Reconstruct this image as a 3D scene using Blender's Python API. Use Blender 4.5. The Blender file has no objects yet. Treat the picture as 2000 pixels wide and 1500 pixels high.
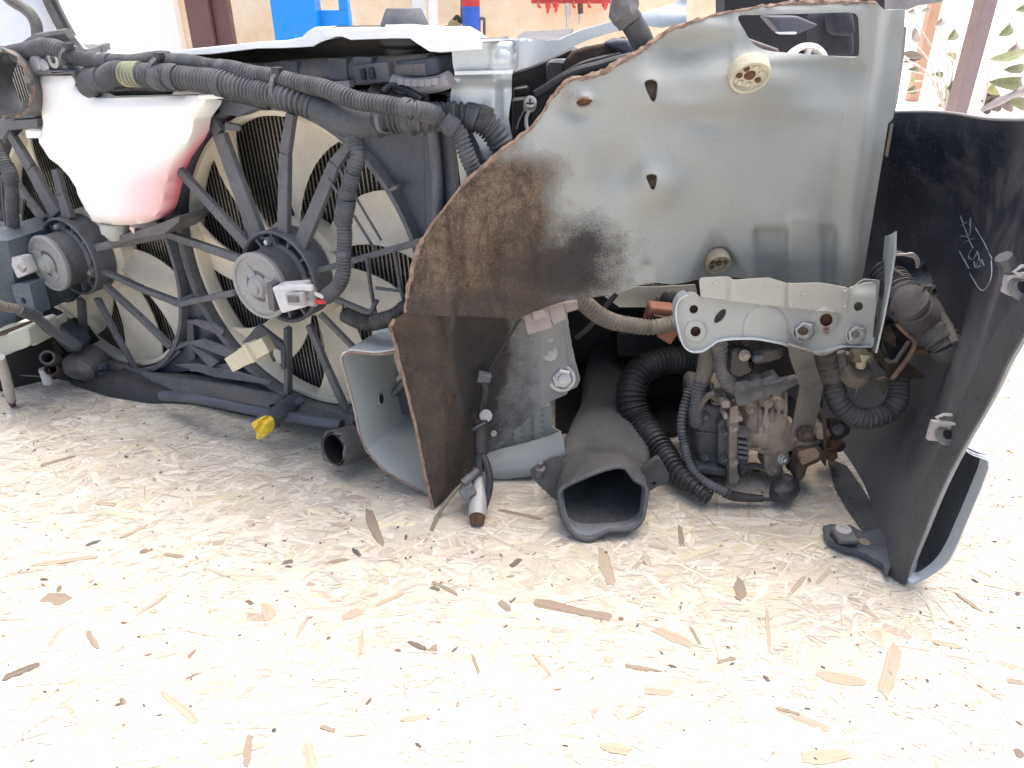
import bpy, bmesh, math, random
import numpy as np
from mathutils import Vector, Matrix
from mathutils.geometry import delaunay_2d_cdt
from mathutils.bvhtree import BVHTree

random.seed(7)
rng = np.random.default_rng(7)
scene = bpy.context.scene
R = math.radians

# ------------------------------------------------------------------ camera
CAM_H = 0.53
PITCH = 28.0
FPX = 1444.0                      # focal length in pixels of a 2000 px wide frame
cam_data = bpy.data.cameras.new('camera')
cam_data.sensor_width = 36.0
cam_data.lens = 36.0 * FPX / 2000.0
cam_data.clip_start = 0.02
cam_data.clip_end = 3000.0
cam = bpy.data.objects.new('camera', cam_data)
scene.collection.objects.link(cam)
cam.location = (0, 0, CAM_H)
cam.rotation_euler = (R(90 - PITCH), 0, 0)
scene.camera = cam

# ------------------------------------------------------------------ world, sun, exposure
SUN_ELEV, SUN_ROT = 74.0, 40.0     # veiled sun high overhead, a little beyond the car front
world = bpy.data.worlds.new('World')
scene.world = world
world.use_nodes = True
wn = world.node_tree
sky = wn.nodes.new('ShaderNodeTexSky')
sky.sky_type = 'NISHITA'
sky.sun_disc = False
sky.sun_elevation = R(SUN_ELEV)
sky.sun_rotation = R(SUN_ROT)
sky.air_density = 0.75
sky.dust_density = 6.0
sky.ozone_density = 1.0
wn.links.new(sky.outputs[0], wn.nodes['Background'].inputs[0])
wn.nodes['Background'].inputs[1].default_value = 0.15
sun_data = bpy.data.lights.new('sun', 'SUN')
sun_data.energy = 1.0
sun_data.angle = R(85)
sun_data.color = (1.0, 0.965, 0.92)
sun = bpy.data.objects.new('sun', sun_data)
scene.collection.objects.link(sun)
_e, _r = R(SUN_ELEV), R(SUN_ROT)
sdir = Vector((math.sin(_r) * math.cos(_e), math.cos(_r) * math.cos(_e), math.sin(_e)))
sun.rotation_euler = sdir.to_track_quat('Z', 'Y').to_euler()
sun.location = (-1, -2, 4)
vs = scene.view_settings
vs.view_transform = 'Standard'
vs.look = 'None'
vs.gamma = 1.0
vs.use_curve_mapping = False
vs.exposure = 1.32
scene.cycles.use_denoising = True
scene.cycles.max_bounces = 8
scene.render.film_transparent = False

# ------------------------------------------------------------------ measuring helpers
CAM = Vector((0, 0, CAM_H))
_c, _s = math.cos(R(PITCH)), math.sin(R(PITCH))

def ray(u, v):
    a, b = (u - 1000.0) / FPX, (750.0 - v) / FPX
    return Vector((a, _c + _s * b, -_s + _c * b))

def P(u, v, y):                    # the point at world distance y
    d = ray(u, v)
    return CAM + d * (y / d.y)

def G(u, v, z=0.0):                # the point at height z
    d = ray(u, v)
    return CAM + d * ((z - CAM_H) / d.z)

C1 = Vector((-0.255, 0.845, 0.236))      # centres of the two fans
C2 = Vector((-0.603, 1.026, 0.201))
E1 = Vector((0.886, -0.4635, 0.0)).normalized()
NN = Vector((-0.4635, -0.886, 0.0)).normalized()    # radiator face normal, to the rear of the car
ZZ = Vector((0, 0, 1))

def Q(u, v, off=0.0):              # the point on the radiator plane, off metres in front of it
    d = ray(u, v)
    return CAM + d * ((NN.dot(C1 - CAM) + off) / NN.dot(d))

def proj(p):
    r = Vector(p) - CAM
    dep = r.y * _c - r.z * _s
    return (1000 + FPX * r.x / dep, 750 - FPX * (r.y * _s + r.z * _c) / dep)

CROP = {1: (0, 0, 2.857), 2: (600, 0, 2.857), 3: (1300, 0, 2.857), 4: (0, 400, 2.857), 5: (600, 450, 2.5),
        6: (1050, 480, 2.5), 7: (1500, 450, 2.142), 'a': (0, 200, 5.0), 'b': (0, 480, 4.285), 'c': (380, 440, 3.409),
        'd': (1320, 640, 4.411), 'e': (1580, 460, 3.75), 'g': (0, 0, 6.06), 'h': (780, 60, 3.7037), 'i': (1700, 0, 6.0)}

def K(n, *pts):
    ox, oy, s = CROP[n]
    if pts and not isinstance(pts[0], (tuple, list)):
        return (ox + pts[0] / s, oy + pts[1] / s)
    return [(ox + p[0] / s, oy + p[1] / s) + tuple(p[2:]) for p in pts]

def smooth(a, b, x):
    t = min(1.0, max(0.0, (x - a) / (b - a)))
    return t * t * (3 - 2 * t)

def lerp(a, b, t):
    return a + (b - a) * t

def spline(pts, n=8, closed=False):
    """Catmull-Rom through points (any dimension)."""
    A = [np.array(p, float) for p in pts]
    m = len(A)
    out = []
    rangem = range(m) if closed else range(m - 1)
    for i in rangem:
        p0 = A[(i - 1) % m] if (closed or i > 0) else 2 * A[0] - A[1]
        p1, p2 = A[i], A[(i + 1) % m]
        p3 = A[(i + 2) % m] if (closed or i + 2 < m) else 2 * A[-1] - A[-2]
        for k in range(n):
            t = k / n
            out.append(0.5 * (2 * p1 + (p2 - p0) * t + (2 * p0 - 5 * p1 + 4 * p2 - p3) * t * t + (3 * p1 - p0 - 3 * p2 + p3) * t ** 3))
    if not closed:
        out.append(A[-1])
    return [tuple(o) for o in out]

# ------------------------------------------------------------------ mesh helpers: each returns (verts, faces)
def inside(poly, pts):
    poly = np.asarray(poly, float)
    pts = np.asarray(pts, float)
    x, y = pts[:, 0], pts[:, 1]
    c = np.zeros(len(pts), bool)
    j = len(poly) - 1
    for i in range(len(poly)):
        xi, yi = poly[i]
        xj, yj = poly[j]
        if yi != yj:
            k = ((yi > y) != (yj > y)) & (x < (xj - xi) * (y - yi) / (yj - yi) + xi)
            c ^= k
        j = i
    return c

def dens(poly, step):
    out = []
    n = len(poly)
    for i in range(n):
        a, b = np.array(poly[i][:2], float), np.array(poly[(i + 1) % n][:2], float)
        k = max(1, int(np.linalg.norm(b - a) / step))
        for q in range(k):
            out.append(tuple(a + (b - a) * q / k))
    return out

def dens_open(poly, step):
    out = []
    for a, b in zip(poly, poly[1:]):
        a, b = np.array(a[:2], float), np.array(b[:2], float)
        k = max(1, int(np.linalg.norm(b - a) / step))
        out += [tuple(a + (b - a) * q / k) for q in range(k)]
    return out + [tuple(poly[-1][:2])]

def sheet(outline, fn, thick=0.0015, holes=(), step=16, ext=None, edge_step=None):
    """A plate whose outline is given in picture measure and whose place in space is fn(u, v)."""
    es = edge_step or step
    loops = [dens(outline, es)] + [dens(h, es) for h in holes]
    pts, edges = [], []
    for L in loops:
        b = len(pts)
        pts += L
        edges += [(b + i, b + (i + 1) % len(L)) for i in range(len(L))]
    bp = np.array(pts)
    lo, hi = bp.min(0), bp.max(0)
    gx, gy = np.meshgrid(np.arange(lo[0], hi[0], step), np.arange(lo[1], hi[1], step))
    gx = gx + (np.arange(gx.shape[0])[:, None] % 2) * step * 0.5
    g = np.c_[gx.ravel(), gy.ravel()]
    if len(g):
        ok = inside(outline, g)
        for h in holes:
            ok &= ~inside(h, g)
        g = g[ok]
        if len(g):
            dmin = np.full(len(g), 1e9)
            for q in range(0, len(bp), 400):
                dmin = np.minimum(dmin, np.sqrt(((g[:, None, :] - bp[None, q:q + 400, :]) ** 2).sum(2)).min(1))
            g = g[dmin > step * 0.45]
            pts += [tuple(p) for p in g]
    r = delaunay_2d_cdt([Vector(p) for p in pts], edges, [], 0, 1e-4)
    vv = [(v.x, v.y) for v in r[0]]
    F = [tuple(f) for f in r[2]]
    cen = np.array([np.mean([vv[i] for i in f], axis=0) for f in F])
    ok = inside(outline, cen)
    for h in holes:
        ok &= ~inside(h, cen)
    F = [f for f, k in zip(F, ok) if k]
    V = [fn(u, v) for u, v in vv]
    s = 0.0
    for f in F[:400]:
        a, b, c = V[f[0]], V[f[1]], V[f[2]]
        s += (b - a).cross(c - a).normalized().dot((CAM - a).normalized())
    if s < 0:
        F = [f[::-1] for f in F]
    nrm = [Vector() for _ in V]
    for f in F:
        n = (V[f[1]] - V[f[0]]).cross(V[f[2]] - V[f[0]])
        for i in f:
            nrm[i] += n
    n0 = len(V)
    if ext is None:
        B = [p - (n.normalized() if n.length > 0 else Vector()) * thick for p, n in zip(V, nrm)]
    else:
        B = [p + ext for p in V]
    ec = {}
    for f in F:
        for i in range(3):
            e = (f[i], f[(i + 1) % 3])
            if (e[1], e[0]) in ec:
                del ec[(e[1], e[0])]
            else:
                ec[e] = 1
    F2 = list(F) + [tuple(i + n0 for i in f[::-1]) for f in F]
    F2 += [(b, a, a + n0, b + n0) for a, b in ec]
    return V + B, F2, vv + vv

def loft(rows, thick=0.0, closed=False, caps=False):
    """Ruled surface through rows of 3D points; thick > 0 gives it a back."""
    n = len(rows[0])
    V = [Vector(p) for r in rows for p in r]
    F = []
    m = n if closed else n - 1
    for i in range(len(rows) - 1):
        for j in range(m):
            F.append((i * n + j, i * n + (j + 1) % n, (i + 1) * n + (j + 1) % n, (i + 1) * n + j))
    if caps and closed:
        F.append(tuple(range(n - 1, -1, -1)))
        F.append(tuple((len(rows) - 1) * n + k for k in range(n)))
    if thick:
        nr = [Vector() for _ in V]
        for f in F:
            q = (V[f[2]] - V[f[0]]).cross(V[f[3]] - V[f[1]])
            for i in f:
                nr[i] += q
        n0 = len(V)
        V += [p - q.normalized() * thick if q.length > 0 else p for p, q in zip(V[:n0], nr)]
        ec = {}
        for f in F:
            for i in range(len(f)):
                e = (f[i], f[(i + 1) % len(f)])
                if (e[1], e[0]) in ec:
                    del ec[(e[1], e[0])]
                else:
                    ec[e] = 1
        F = F + [tuple(i + n0 for i in f[::-1]) for f in F] + [(b, a, a + n0, b + n0) for a, b in ec]
    return V, F

def frames(path):
    T = []
    for i in range(len(path)):
        t = path[min(i + 1, len(path) - 1)] - path[max(i - 1, 0)]
        T.append(t.normalized())
    n = T[0].orthogonal().normalized()
    out = []
    for i, t in enumerate(T):
        n = (n - t * n.dot(t))
        n = n.normalized() if n.length > 1e-9 else t.orthogonal().normalized()
        out.append((t, n, t.cross(n)))
    return out

def resample(path, step):
    path = [Vector(p) for p in path]
    L = [0.0]
    for a, b in zip(path, path[1:]):
        L.append(L[-1] + (b - a).length)
    n = max(2, int(L[-1] / step) + 1)
    out, ts = [], []
    j = 0
    for k in range(n):
        s = L[-1] * k / (n - 1)
        while j < len(path) - 2 and L[j + 1] < s:
            j += 1
        t = (s - L[j]) / max(1e-9, L[j + 1] - L[j])
        out.append(path[j].lerp(path[j + 1], t))
        ts.append(k / (n - 1))
    return out, ts, L[-1]

def tube(path, r, sides=12, corr=None, step=0.006, wall=0.0, caps=True, wob=0.0, sp=True):
    """Pipe along a path. corr = (pitch, depth) makes it ribbed; wall > 0 leaves it open and hollow."""
    path = [Vector(p) for p in (spline([tuple(q) for q in path], 8) if sp and len(path) > 2 else path)]
    rr = r if isinstance(r, (list, tuple)) else [r, r]
    if corr:
        step = corr[0] / 4.0
    pts, ts, L = resample(path, step)
    if corr:
        ph = random.uniform(0, 6)
        j1 = 0.035 * (sum(rr) / len(rr)) * (1.0 if max(rr) < 0.0145 else 0.3)
        pts = [p + Vector((math.sin(i * 0.11 + ph), math.sin(i * 0.083 + 2 * ph), math.sin(i * 0.097 + 3 * ph))) * j1 * 2.2 for i, p in enumerate(pts)]
    fr = frames(pts)
    rows = []
    for i, (p, t, f) in enumerate(zip(pts, ts, fr)):
        x = t * (len(rr) - 1)
        k = min(int(x), len(rr) - 2)
        rad = lerp(rr[k], rr[k + 1], x - k)
        if corr:
            rad += (0, 0, -corr[1], -corr[1])[i % 4] * (0.7 + 0.5 * math.sin(i * 0.13 + ph) ** 2) + (0.03 if max(rr) < 0.0145 else 0.008) * rad * math.sin(i * 0.05 + ph)
        rows.append([p + (f[1] * math.cos(a) + f[2] * math.sin(a)) * (rad * (1 + wob * math.sin(3 * a + i * 0.9) * random.random())) for a in [2 * math.pi * j / sides for j in range(sides)]])
    if wall:
        inn = []
        for row, p in zip(rows, pts):
            inn.append([p + (q - p) * (1 - wall / max(1e-6, (q - p).length)) for q in row])
        rows = inn[::-1] + rows
        V, F = loft(rows, closed=True)
        n = sides
        last = (len(rows) - 1) * n
        F += [(last + j, last + (j + 1) % n, (j + 1) % n, j) for j in range(n)]
        return V, F
    return loft(rows, closed=True, caps=caps)

def lathe(c, axis, prof, sides=32, ref=None):
    """prof: list of (distance along axis, radius); closed when first/last radius is 0."""
    axis = Vector(axis).normalized()
    a = (Vector(ref) - axis * axis.dot(Vector(ref))).normalized() if ref is not None else axis.orthogonal().normalized()
    b = axis.cross(a)
    rows = []
    for d, r in prof:
        rows.append([Vector(c) + axis * d + (a * math.cos(t) + b * math.sin(t)) * max(r, 1e-5) for t in [2 * math.pi * j / sides for j in range(sides)]])
    return loft(rows, closed=True)

def bar(p0, p1, w0, w1, t0, t1=None, face=NN):
    """Straight strut: w across, t towards face."""
    p0, p1 = Vector(p0), Vector(p1)
    t1 = t0 if t1 is None else t1
    d = (p1 - p0).normalized()
    s = d.cross(Vector(face)).normalized()
    n = s.cross(d).normalized()
    V = []
    for p, w, t in ((p0, w0, t0), (p1, w1, t1)):
        V += [p + s * w / 2 + n * t / 2, p - s * w / 2 + n * t / 2, p - s * w / 2 - n * t / 2, p + s * w / 2 - n * t / 2]
    return V, [(0, 1, 5, 4), (1, 2, 6, 5), (2, 3, 7, 6), (3, 0, 4, 7), (3, 2, 1, 0), (4, 5, 6, 7)]

def box(c, x, y, z):
    """Box from centre and three half-axis vectors."""
    c, x, y, z = Vector(c), Vector(x), Vector(y), Vector(z)
    V = [c + x * i + y * j + z * k for i in (-1, 1) for j in (-1, 1) for k in (-1, 1)]
    return V, [(0, 1, 3, 2), (4, 6, 7, 5), (0, 4, 5, 1), (2, 3, 7, 6), (0, 2, 6, 4), (1, 5, 7, 3)]

def hexbolt(c, axis, r, h=0.006, washer=1.45, stud=0.55):
    V1 = lathe(c, axis, [(0, 0), (0, r * washer), (0.0015, r * washer), (0.0018, r * 1.1)], 20)
    V2 = lathe(c, axis, [(0.001, r * 1.12), (h * 0.85, r * 1.12), (h, r * 0.9), (h, r * stud), (h + 0.004, r * stud), (h + 0.005, 0)], 6)
    V3 = lathe(c, axis, [(h * 0.9, r * stud), (h + 0.004, r * stud), (h + 0.005, 0)], 12)
    return [V1, V2, V3]

# ------------------------------------------------------------------ object helpers
COL = scene.collection
DBG = False
WL = {}

def obj(name, geo, mat, parent=None, sharp=32, bevel=0.0, attr=None, flip=True):
    if isinstance(geo, tuple):
        geo = [geo]
    V, F, UVS = [], [], []
    for g in geo:
        b = len(V)
        V += [Vector(p) for p in g[0]]
        F += [tuple(i + b for i in f) for f in g[1]]
        UVS += list(g[2]) if len(g) > 2 else [(0, 0)] * len(g[0])
    if parent is not None and max(p.y for p in V) < 1.7:
        for i, p in enumerate(V):               # nothing reaches below the board it stands on
            if p.z < 0.0015:
                d = p - CAM
                V[i] = CAM + d * ((0.0015 + 0.0002 * (i % 3) - CAM_H) / d.z)
    lo = Vector((min(p.x for p in V), min(p.y for p in V), min(p.z for p in V)))
    hi = Vector((max(p.x for p in V), max(p.y for p in V), max(p.z for p in V)))
    c = (lo + hi) / 2
    if DBG and lo.z < -0.002:
        print('LOWZ', name, parent.name if parent else '', round(lo.z, 4))
    me = bpy.data.meshes.new(name)
    me.from_pydata([tuple(p - c) for p in V], [], F)
    if flip:
        bm = bmesh.new()
        bm.from_mesh(me)
        bmesh.ops.recalc_face_normals(bm, faces=bm.faces)
        bm.to_mesh(me)
        bm.free()
    me.polygons.foreach_set('use_smooth', [True] * len(me.polygons))
    me.set_sharp_from_angle(angle=R(sharp))
    if attr is not None:
        ca = me.color_attributes.new('mask', 'FLOAT_COLOR', 'POINT')
        ca.data.foreach_set('color', [x for uv in UVS for x in (tuple(attr(*uv)) + (1.0,))[:4]])
    me.materials.append(mat)
    o = bpy.data.objects.new(name, me)
    o.location = c
    COL.objects.link(o)
    WL[o.name] = c
    if parent is not None:
        o.parent = parent
        o.matrix_parent_inverse = Matrix.Translation(-WL[parent.name])
    if bevel:
        m = o.modifiers.new('bevel', 'BEVEL')
        m.width = bevel
        m.segments = 3
        m.limit_method = 'ANGLE'
        m.angle_limit = R(40)
    return o

def tag(o, label, cat, group=None, kind=None):
    if label:
        o['label'] = label
    if cat:
        o['category'] = cat
    if group:
        o['group'] = group
    if kind:
        o['kind'] = kind
    return o

def thing(name, label, cat, loc, group=None):
    o = bpy.data.objects.new(name, None)
    o.empty_display_size = 0.05
    COL.objects.link(o)
    o.location = loc
    WL[o.name] = Vector(loc)
    return tag(o, label, cat, group)

# ------------------------------------------------------------------ materials
def srgb(r, g, b):
    f = lambda c: (c / 255 / 12.92) if c / 255 <= 0.04045 else ((c / 255 + 0.055) / 1.055) ** 2.4
    return (f(r), f(g), f(b), 1.0)

class NT:
    def __init__(self, name):
        self.m = bpy.data.materials.new(name)
        self.m.use_nodes = True
        self.t = self.m.node_tree
        self.b = self.t.nodes['Principled BSDF']
    def n(self, kind, **kw):
        x = self.t.nodes.new(kind)
        for k, v in kw.items():
            if isinstance(k, str) and hasattr(x, k):
                setattr(x, k, v)
            else:
                x.inputs[k.replace('_', ' ')].default_value = v
        return x
    def l(self, a, b):
        self.t.links.new(a, b)
    def coord(self, kind='Object'):
        return self.n('ShaderNodeTexCoord').outputs[kind]
    def noise(self, vec, scale, detail=4, rough=0.55, dist=0.0):
        x = self.n('ShaderNodeTexNoise')
        x.inputs['Scale'].default_value = scale
        x.inputs['Detail'].default_value = detail
        x.inputs['Roughness'].default_value = rough
        x.inputs['Distortion'].default_value = dist
        if vec is not None:
            self.l(vec, x.inputs['Vector'])
        return x.outputs['Fac']
    def ramp(self, fac, stops):
        x = self.n('ShaderNodeValToRGB')
        e = x.color_ramp.elements
        while len(e) < len(stops):
            e.new(0.5)
        for el, (p, c) in zip(e, stops):
            el.position = p
            el.color = c if len(c) == 4 else tuple(c) + (1.0,)
        self.l(fac, x.inputs[0])
        return x.outputs[0]
    def mix(self, fac, a, b, mode='MIX'):
        x = self.n('ShaderNodeMix', data_type='RGBA', blend_type=mode)
        for s, k in ((fac, 0), (a, 6), (b, 7)):
            if isinstance(s, (int, float)):
                x.inputs[k].default_value = s
            elif isinstance(s, tuple):
                x.inputs[k].default_value = s if len(s) == 4 else s + (1.0,)
            else:
                self.l(s, x.inputs[k])
        return x.outputs[2]
    def math(self, op, a, b=0.0, clamp=False):
        x = self.n('ShaderNodeMath', operation=op, use_clamp=clamp)
        for s, k in ((a, 0), (b, 1)):
            if isinstance(s, (int, float)):
                x.inputs[k].default_value = s
            else:
                self.l(s, x.inputs[k])
        return x.outputs[0]
    def bump(self, h, strength=0.3, dist=0.002):
        x = self.n('ShaderNodeBump')
        x.inputs['Strength'].default_value = strength
        x.inputs['Distance'].default_value = dist
        self.l(h, x.inputs['Height'])
        self.l(x.outputs[0], self.b.inputs['Normal'])
    def set(self, **kw):
        for k, v in kw.items():
            i = self.b.inputs[k.replace('_', ' ')]
            if isinstance(v, (int, float, tuple)):
                i.default_value = v
            else:
                self.l(v, i)
        return self.m

def grimy(name, col, rough=0.5, metal=0.0, dust=0.4, dustcol=(0.20, 0.18, 0.155), var=0.25, scale=25, bump=0.15, spec=0.5):
    """Base colour with uneven tone, dust that settles on upward faces, fine relief."""
    t = NT(name)
    co = t.coord()
    n1 = t.noise(co, scale, 6, 0.6)
    n2 = t.noise(co, scale * 9, 4, 0.65)
    n3 = t.noise(co, scale * 40, 2, 0.5)
    c4 = tuple(col[:3])
    base = t.ramp(n1, [(0.3, tuple(x * (1 - var) for x in c4)), (0.7, tuple(min(1, x * (1 + var)) for x in c4))])
    base = t.mix(1.0, base, t.ramp(n2, [(0.30, (0.62,) * 3 if max(c4) < 0.2 else (0.88,) * 3), (0.48, (1, 1, 1)), (0.70, (1.0, 1.0, 1.0))]), 'MULTIPLY')
    geo = t.n('ShaderNodeNewGeometry')
    sp = t.n('ShaderNodeSeparateXYZ')
    t.l(geo.outputs['Normal'], sp.inputs[0])
    up = t.math('MULTIPLY_ADD', sp.outputs[2], 0.45)
    up.node.inputs[2].default_value = 0.45
    patch = t.math('ADD', t.math('MULTIPLY', n1, 0.7), t.math('MULTIPLY', n2, 0.6))
    d = t.math('MULTIPLY', t.math('MULTIPLY', up, t.math('SUBTRACT', patch, 0.25), True), dust * 2.0, True)
    speck = t.math('MULTIPLY', t.math('GREATER_THAN', n3, 0.66), 0.35 * min(1.0, dust * 2))
    d = t.math('MAXIMUM', d, speck)
    colr = t.mix(d, base, dustcol)
    t.bump(t.math('ADD', n2, t.math('MULTIPLY', n3, 0.5)), bump, 0.0015)
    ro = t.math('ADD', t.math('MULTIPLY', d, 0.5), t.math('ADD', t.math('MULTIPLY', n2, 0.2), rough - 0.1), True)
    return t.set(Base_Color=colr, Roughness=ro, Metallic=metal, Specular_IOR_Level=spec)

M_black = grimy('black_plastic', (0.022, 0.024, 0.027), 0.45, dust=0.22, dustcol=(0.13, 0.12, 0.11))
M_deep = grimy('black_plastic_clean', (0.010, 0.010, 0.012), 0.4, dust=0.08)
M_shroud = grimy('dusty_shroud_plastic', (0.080, 0.087, 0.097), 0.6, dust=0.65, dustcol=(0.25, 0.245, 0.24), var=0.35)
M_shroudb = grimy('smooth_shroud_plastic', (0.042, 0.053, 0.072), 0.40, dust=0.36, dustcol=(0.17, 0.18, 0.20))
M_conduit = grimy('ribbed_conduit_plastic', (0.055, 0.061, 0.070), 0.55, dust=0.48, dustcol=(0.21, 0.205, 0.20))
M_conduitb = grimy('black_conduit_plastic', (0.020, 0.021, 0.023), 0.42, dust=0.22, dustcol=(0.12, 0.11, 0.10))
M_tape = grimy('cloth_tape', (0.055, 0.060, 0.068), 0.75, dust=0.35, dustcol=(0.2, 0.2, 0.2), bump=0.4)
M_greytape = grimy('dusty_wrapped_tape', (0.066, 0.064, 0.067), 0.7, dust=0.45, dustcol=(0.24, 0.22, 0.2), bump=0.5)
M_brownhose = grimy('muddy_conduit', (0.11, 0.10, 0.085), 0.7, dust=0.5, dustcol=(0.25, 0.22, 0.18))
M_fan = grimy('cream_fan_plastic', (0.73, 0.68, 0.55), 0.5, dust=0.35, dustcol=(0.46, 0.42, 0.34), var=0.10)
M_alu = grimy('dull_aluminium', (0.45, 0.45, 0.44), 0.5, 0.55, dust=0.45, dustcol=(0.42, 0.40, 0.36), var=0.15)
M_cap = grimy('painted_motor_can', (0.29, 0.30, 0.295), 0.5, 0.1, dust=0.4, dustcol=(0.36, 0.34, 0.30), var=0.12)
M_motor = grimy('dark_motor_case', (0.085, 0.090, 0.10), 0.4, 0.3, dust=0.5, dustcol=(0.24, 0.24, 0.24))
M_pipe = grimy('weathered_pipe', (0.085, 0.088, 0.092), 0.5, dust=0.5, dustcol=(0.26, 0.24, 0.21), var=0.35, scale=40)
M_duct = grimy('dusty_duct_plastic', (0.036, 0.042, 0.050), 0.5, dust=0.75, dustcol=(0.15, 0.145, 0.135), var=0.45, scale=15, bump=0.4)
M_paint = grimy('champagne_paint', (0.40, 0.405, 0.365), 0.45, 0.1, dust=0.25, dustcol=(0.42, 0.39, 0.33), var=0.08, scale=12, bump=0.05)
M_silver = grimy('silver_blue_paint', (0.52, 0.57, 0.585), 0.32, 0.3, dust=0.2, dustcol=(0.45, 0.45, 0.43), var=0.08, scale=12, bump=0.05)
def smoothp(name, c, rough=0.4):
    t = NT(name)
    co = t.coord()
    n = t.noise(co, 30, 6, 0.6)
    n2 = t.noise(co, 160, 4, 0.7)
    b = t.ramp(n, [(0.25, tuple(x * 0.9 for x in c)), (0.7, c)])
    b = t.mix(t.math('MULTIPLY', t.math('SUBTRACT', n2, 0.6), 1.5, True), b, tuple(x * 0.6 for x in c))
    return t.set(Base_Color=b, Roughness=t.math('ADD', t.math('MULTIPLY', n2, 0.2), rough - 0.1))
M_lip = smoothp('pale_painted_lip', (0.74, 0.76, 0.74))
M_zinc = grimy('zinc_bolt', (0.52, 0.52, 0.50), 0.35, 0.85, dust=0.3, dustcol=(0.3, 0.24, 0.18), var=0.2, scale=90)
M_rust = grimy('rusty_steel', (0.120, 0.062, 0.036), 0.8, 0.1, dust=0.3, dustcol=(0.22, 0.14, 0.09), var=0.5, scale=120, bump=0.5)
M_rustd = grimy('dark_rusty_steel', (0.058, 0.043, 0.035), 0.8, 0.1, dust=0.35, dustcol=(0.17, 0.12, 0.08), var=0.5, scale=90, bump=0.5)
M_edge = grimy('rusty_cut_edge', (0.30, 0.21, 0.155), 0.8, 0.1, dust=0.3, dustcol=(0.34, 0.27, 0.21), var=0.4, scale=150, bump=0.5)
M_cast = grimy('muddy_cast_aluminium', (0.30, 0.26, 0.215), 0.65, 0.1, dust=0.5, dustcol=(0.30, 0.25, 0.19), var=0.4, scale=60, bump=0.4)
M_castd = grimy('dark_pump_case', (0.072, 0.074, 0.078), 0.5, 0.0, dust=0.45, dustcol=(0.16, 0.15, 0.135), var=0.3, scale=40)
M_strap = grimy('steel_strap', (0.115, 0.113, 0.110), 0.5, 0.3, dust=0.4, dustcol=(0.20, 0.16, 0.12), var=0.25, scale=40)
M_wconn = grimy('white_connector', (0.62, 0.63, 0.63), 0.45, dust=0.45, dustcol=(0.40, 0.38, 0.35), var=0.1)
M_gconn = grimy('grey_brown_connector', (0.29, 0.25, 0.225), 0.55, dust=0.4, dustcol=(0.26, 0.22, 0.19), var=0.15)
M_bconn = grimy('beige_connector', (0.62, 0.57, 0.40), 0.5, dust=0.35, dustcol=(0.42, 0.38, 0.30), var=0.1)
M_oconn = grimy('orange_connector', (0.21, 0.075, 0.045), 0.5, dust=0.4, dustcol=(0.3, 0.19, 0.13), var=0.2)
M_yellow = grimy('yellow_rubber', (0.80, 0.58, 0.04), 0.45, dust=0.15, var=0.12)
M_tan = grimy('tan_grommet', (0.20, 0.172, 0.122), 0.6, dust=0.4, var=0.2)
M_cream = grimy('cream_plastic', (0.42, 0.44, 0.38), 0.5, dust=0.35, dustcol=(0.42, 0.40, 0.34), var=0.08)
M_red = grimy('red_wire', (0.55, 0.03, 0.04), 0.45, dust=0.1)
M_brass = grimy('brass_wire', (0.38, 0.32, 0.20), 0.35, 0.8, dust=0.1)
M_label = grimy('olive_tape', (0.21, 0.215, 0.12), 0.6, dust=0.35, dustcol=(0.3, 0.3, 0.24))
M_gasket = grimy('grey_gasket', (0.34, 0.325, 0.32), 0.7, dust=0.5, dustcol=(0.42, 0.40, 0.38))
M_chalk = grimy('chalk', (0.30, 0.34, 0.365), 0.9, dust=0.0, var=0.3, scale=300)

# ================================================================== the setting
# ---- yard floor
t = NT('pale_concrete')
co = t.coord()
c = t.ramp(t.noise(co, 6, 8, 0.65), [(0.25, (0.74, 0.71, 0.66)), (0.75, (0.88, 0.86, 0.82))])
t.bump(t.noise(co, 90, 5), 0.3, 0.004)
M_conc = t.set(Base_Color=c, Roughness=0.85)
fl = obj('yard_floor', box((0, 590, -0.118), (600, 0, 0), (0, 600, 0), (0, 0, 0.1)), M_conc)
tag(fl, 'pale sunlit yard floor behind the wood board', 'floor', kind='structure')

# ---- the strand board: a core panel, thousands of pressed strands, and single dark chips
t = NT('strand_board_core')
co = t.coord()
c = t.ramp(t.noise(co, 30, 6, 0.6), [(0.3, (0.50, 0.44, 0.36)), (0.7, (0.60, 0.54, 0.46))])
M_core_board = t.set(Base_Color=c, Roughness=0.8)
board = obj('strand_board', box((0.05, 0.95, -0.009), (1.45, 0, 0), (0, 1.15, 0), (0, 0, 0.009)), M_core_board)
tag(board, 'pale pressed strand board lying under the car front', 'board', kind='structure')

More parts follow.
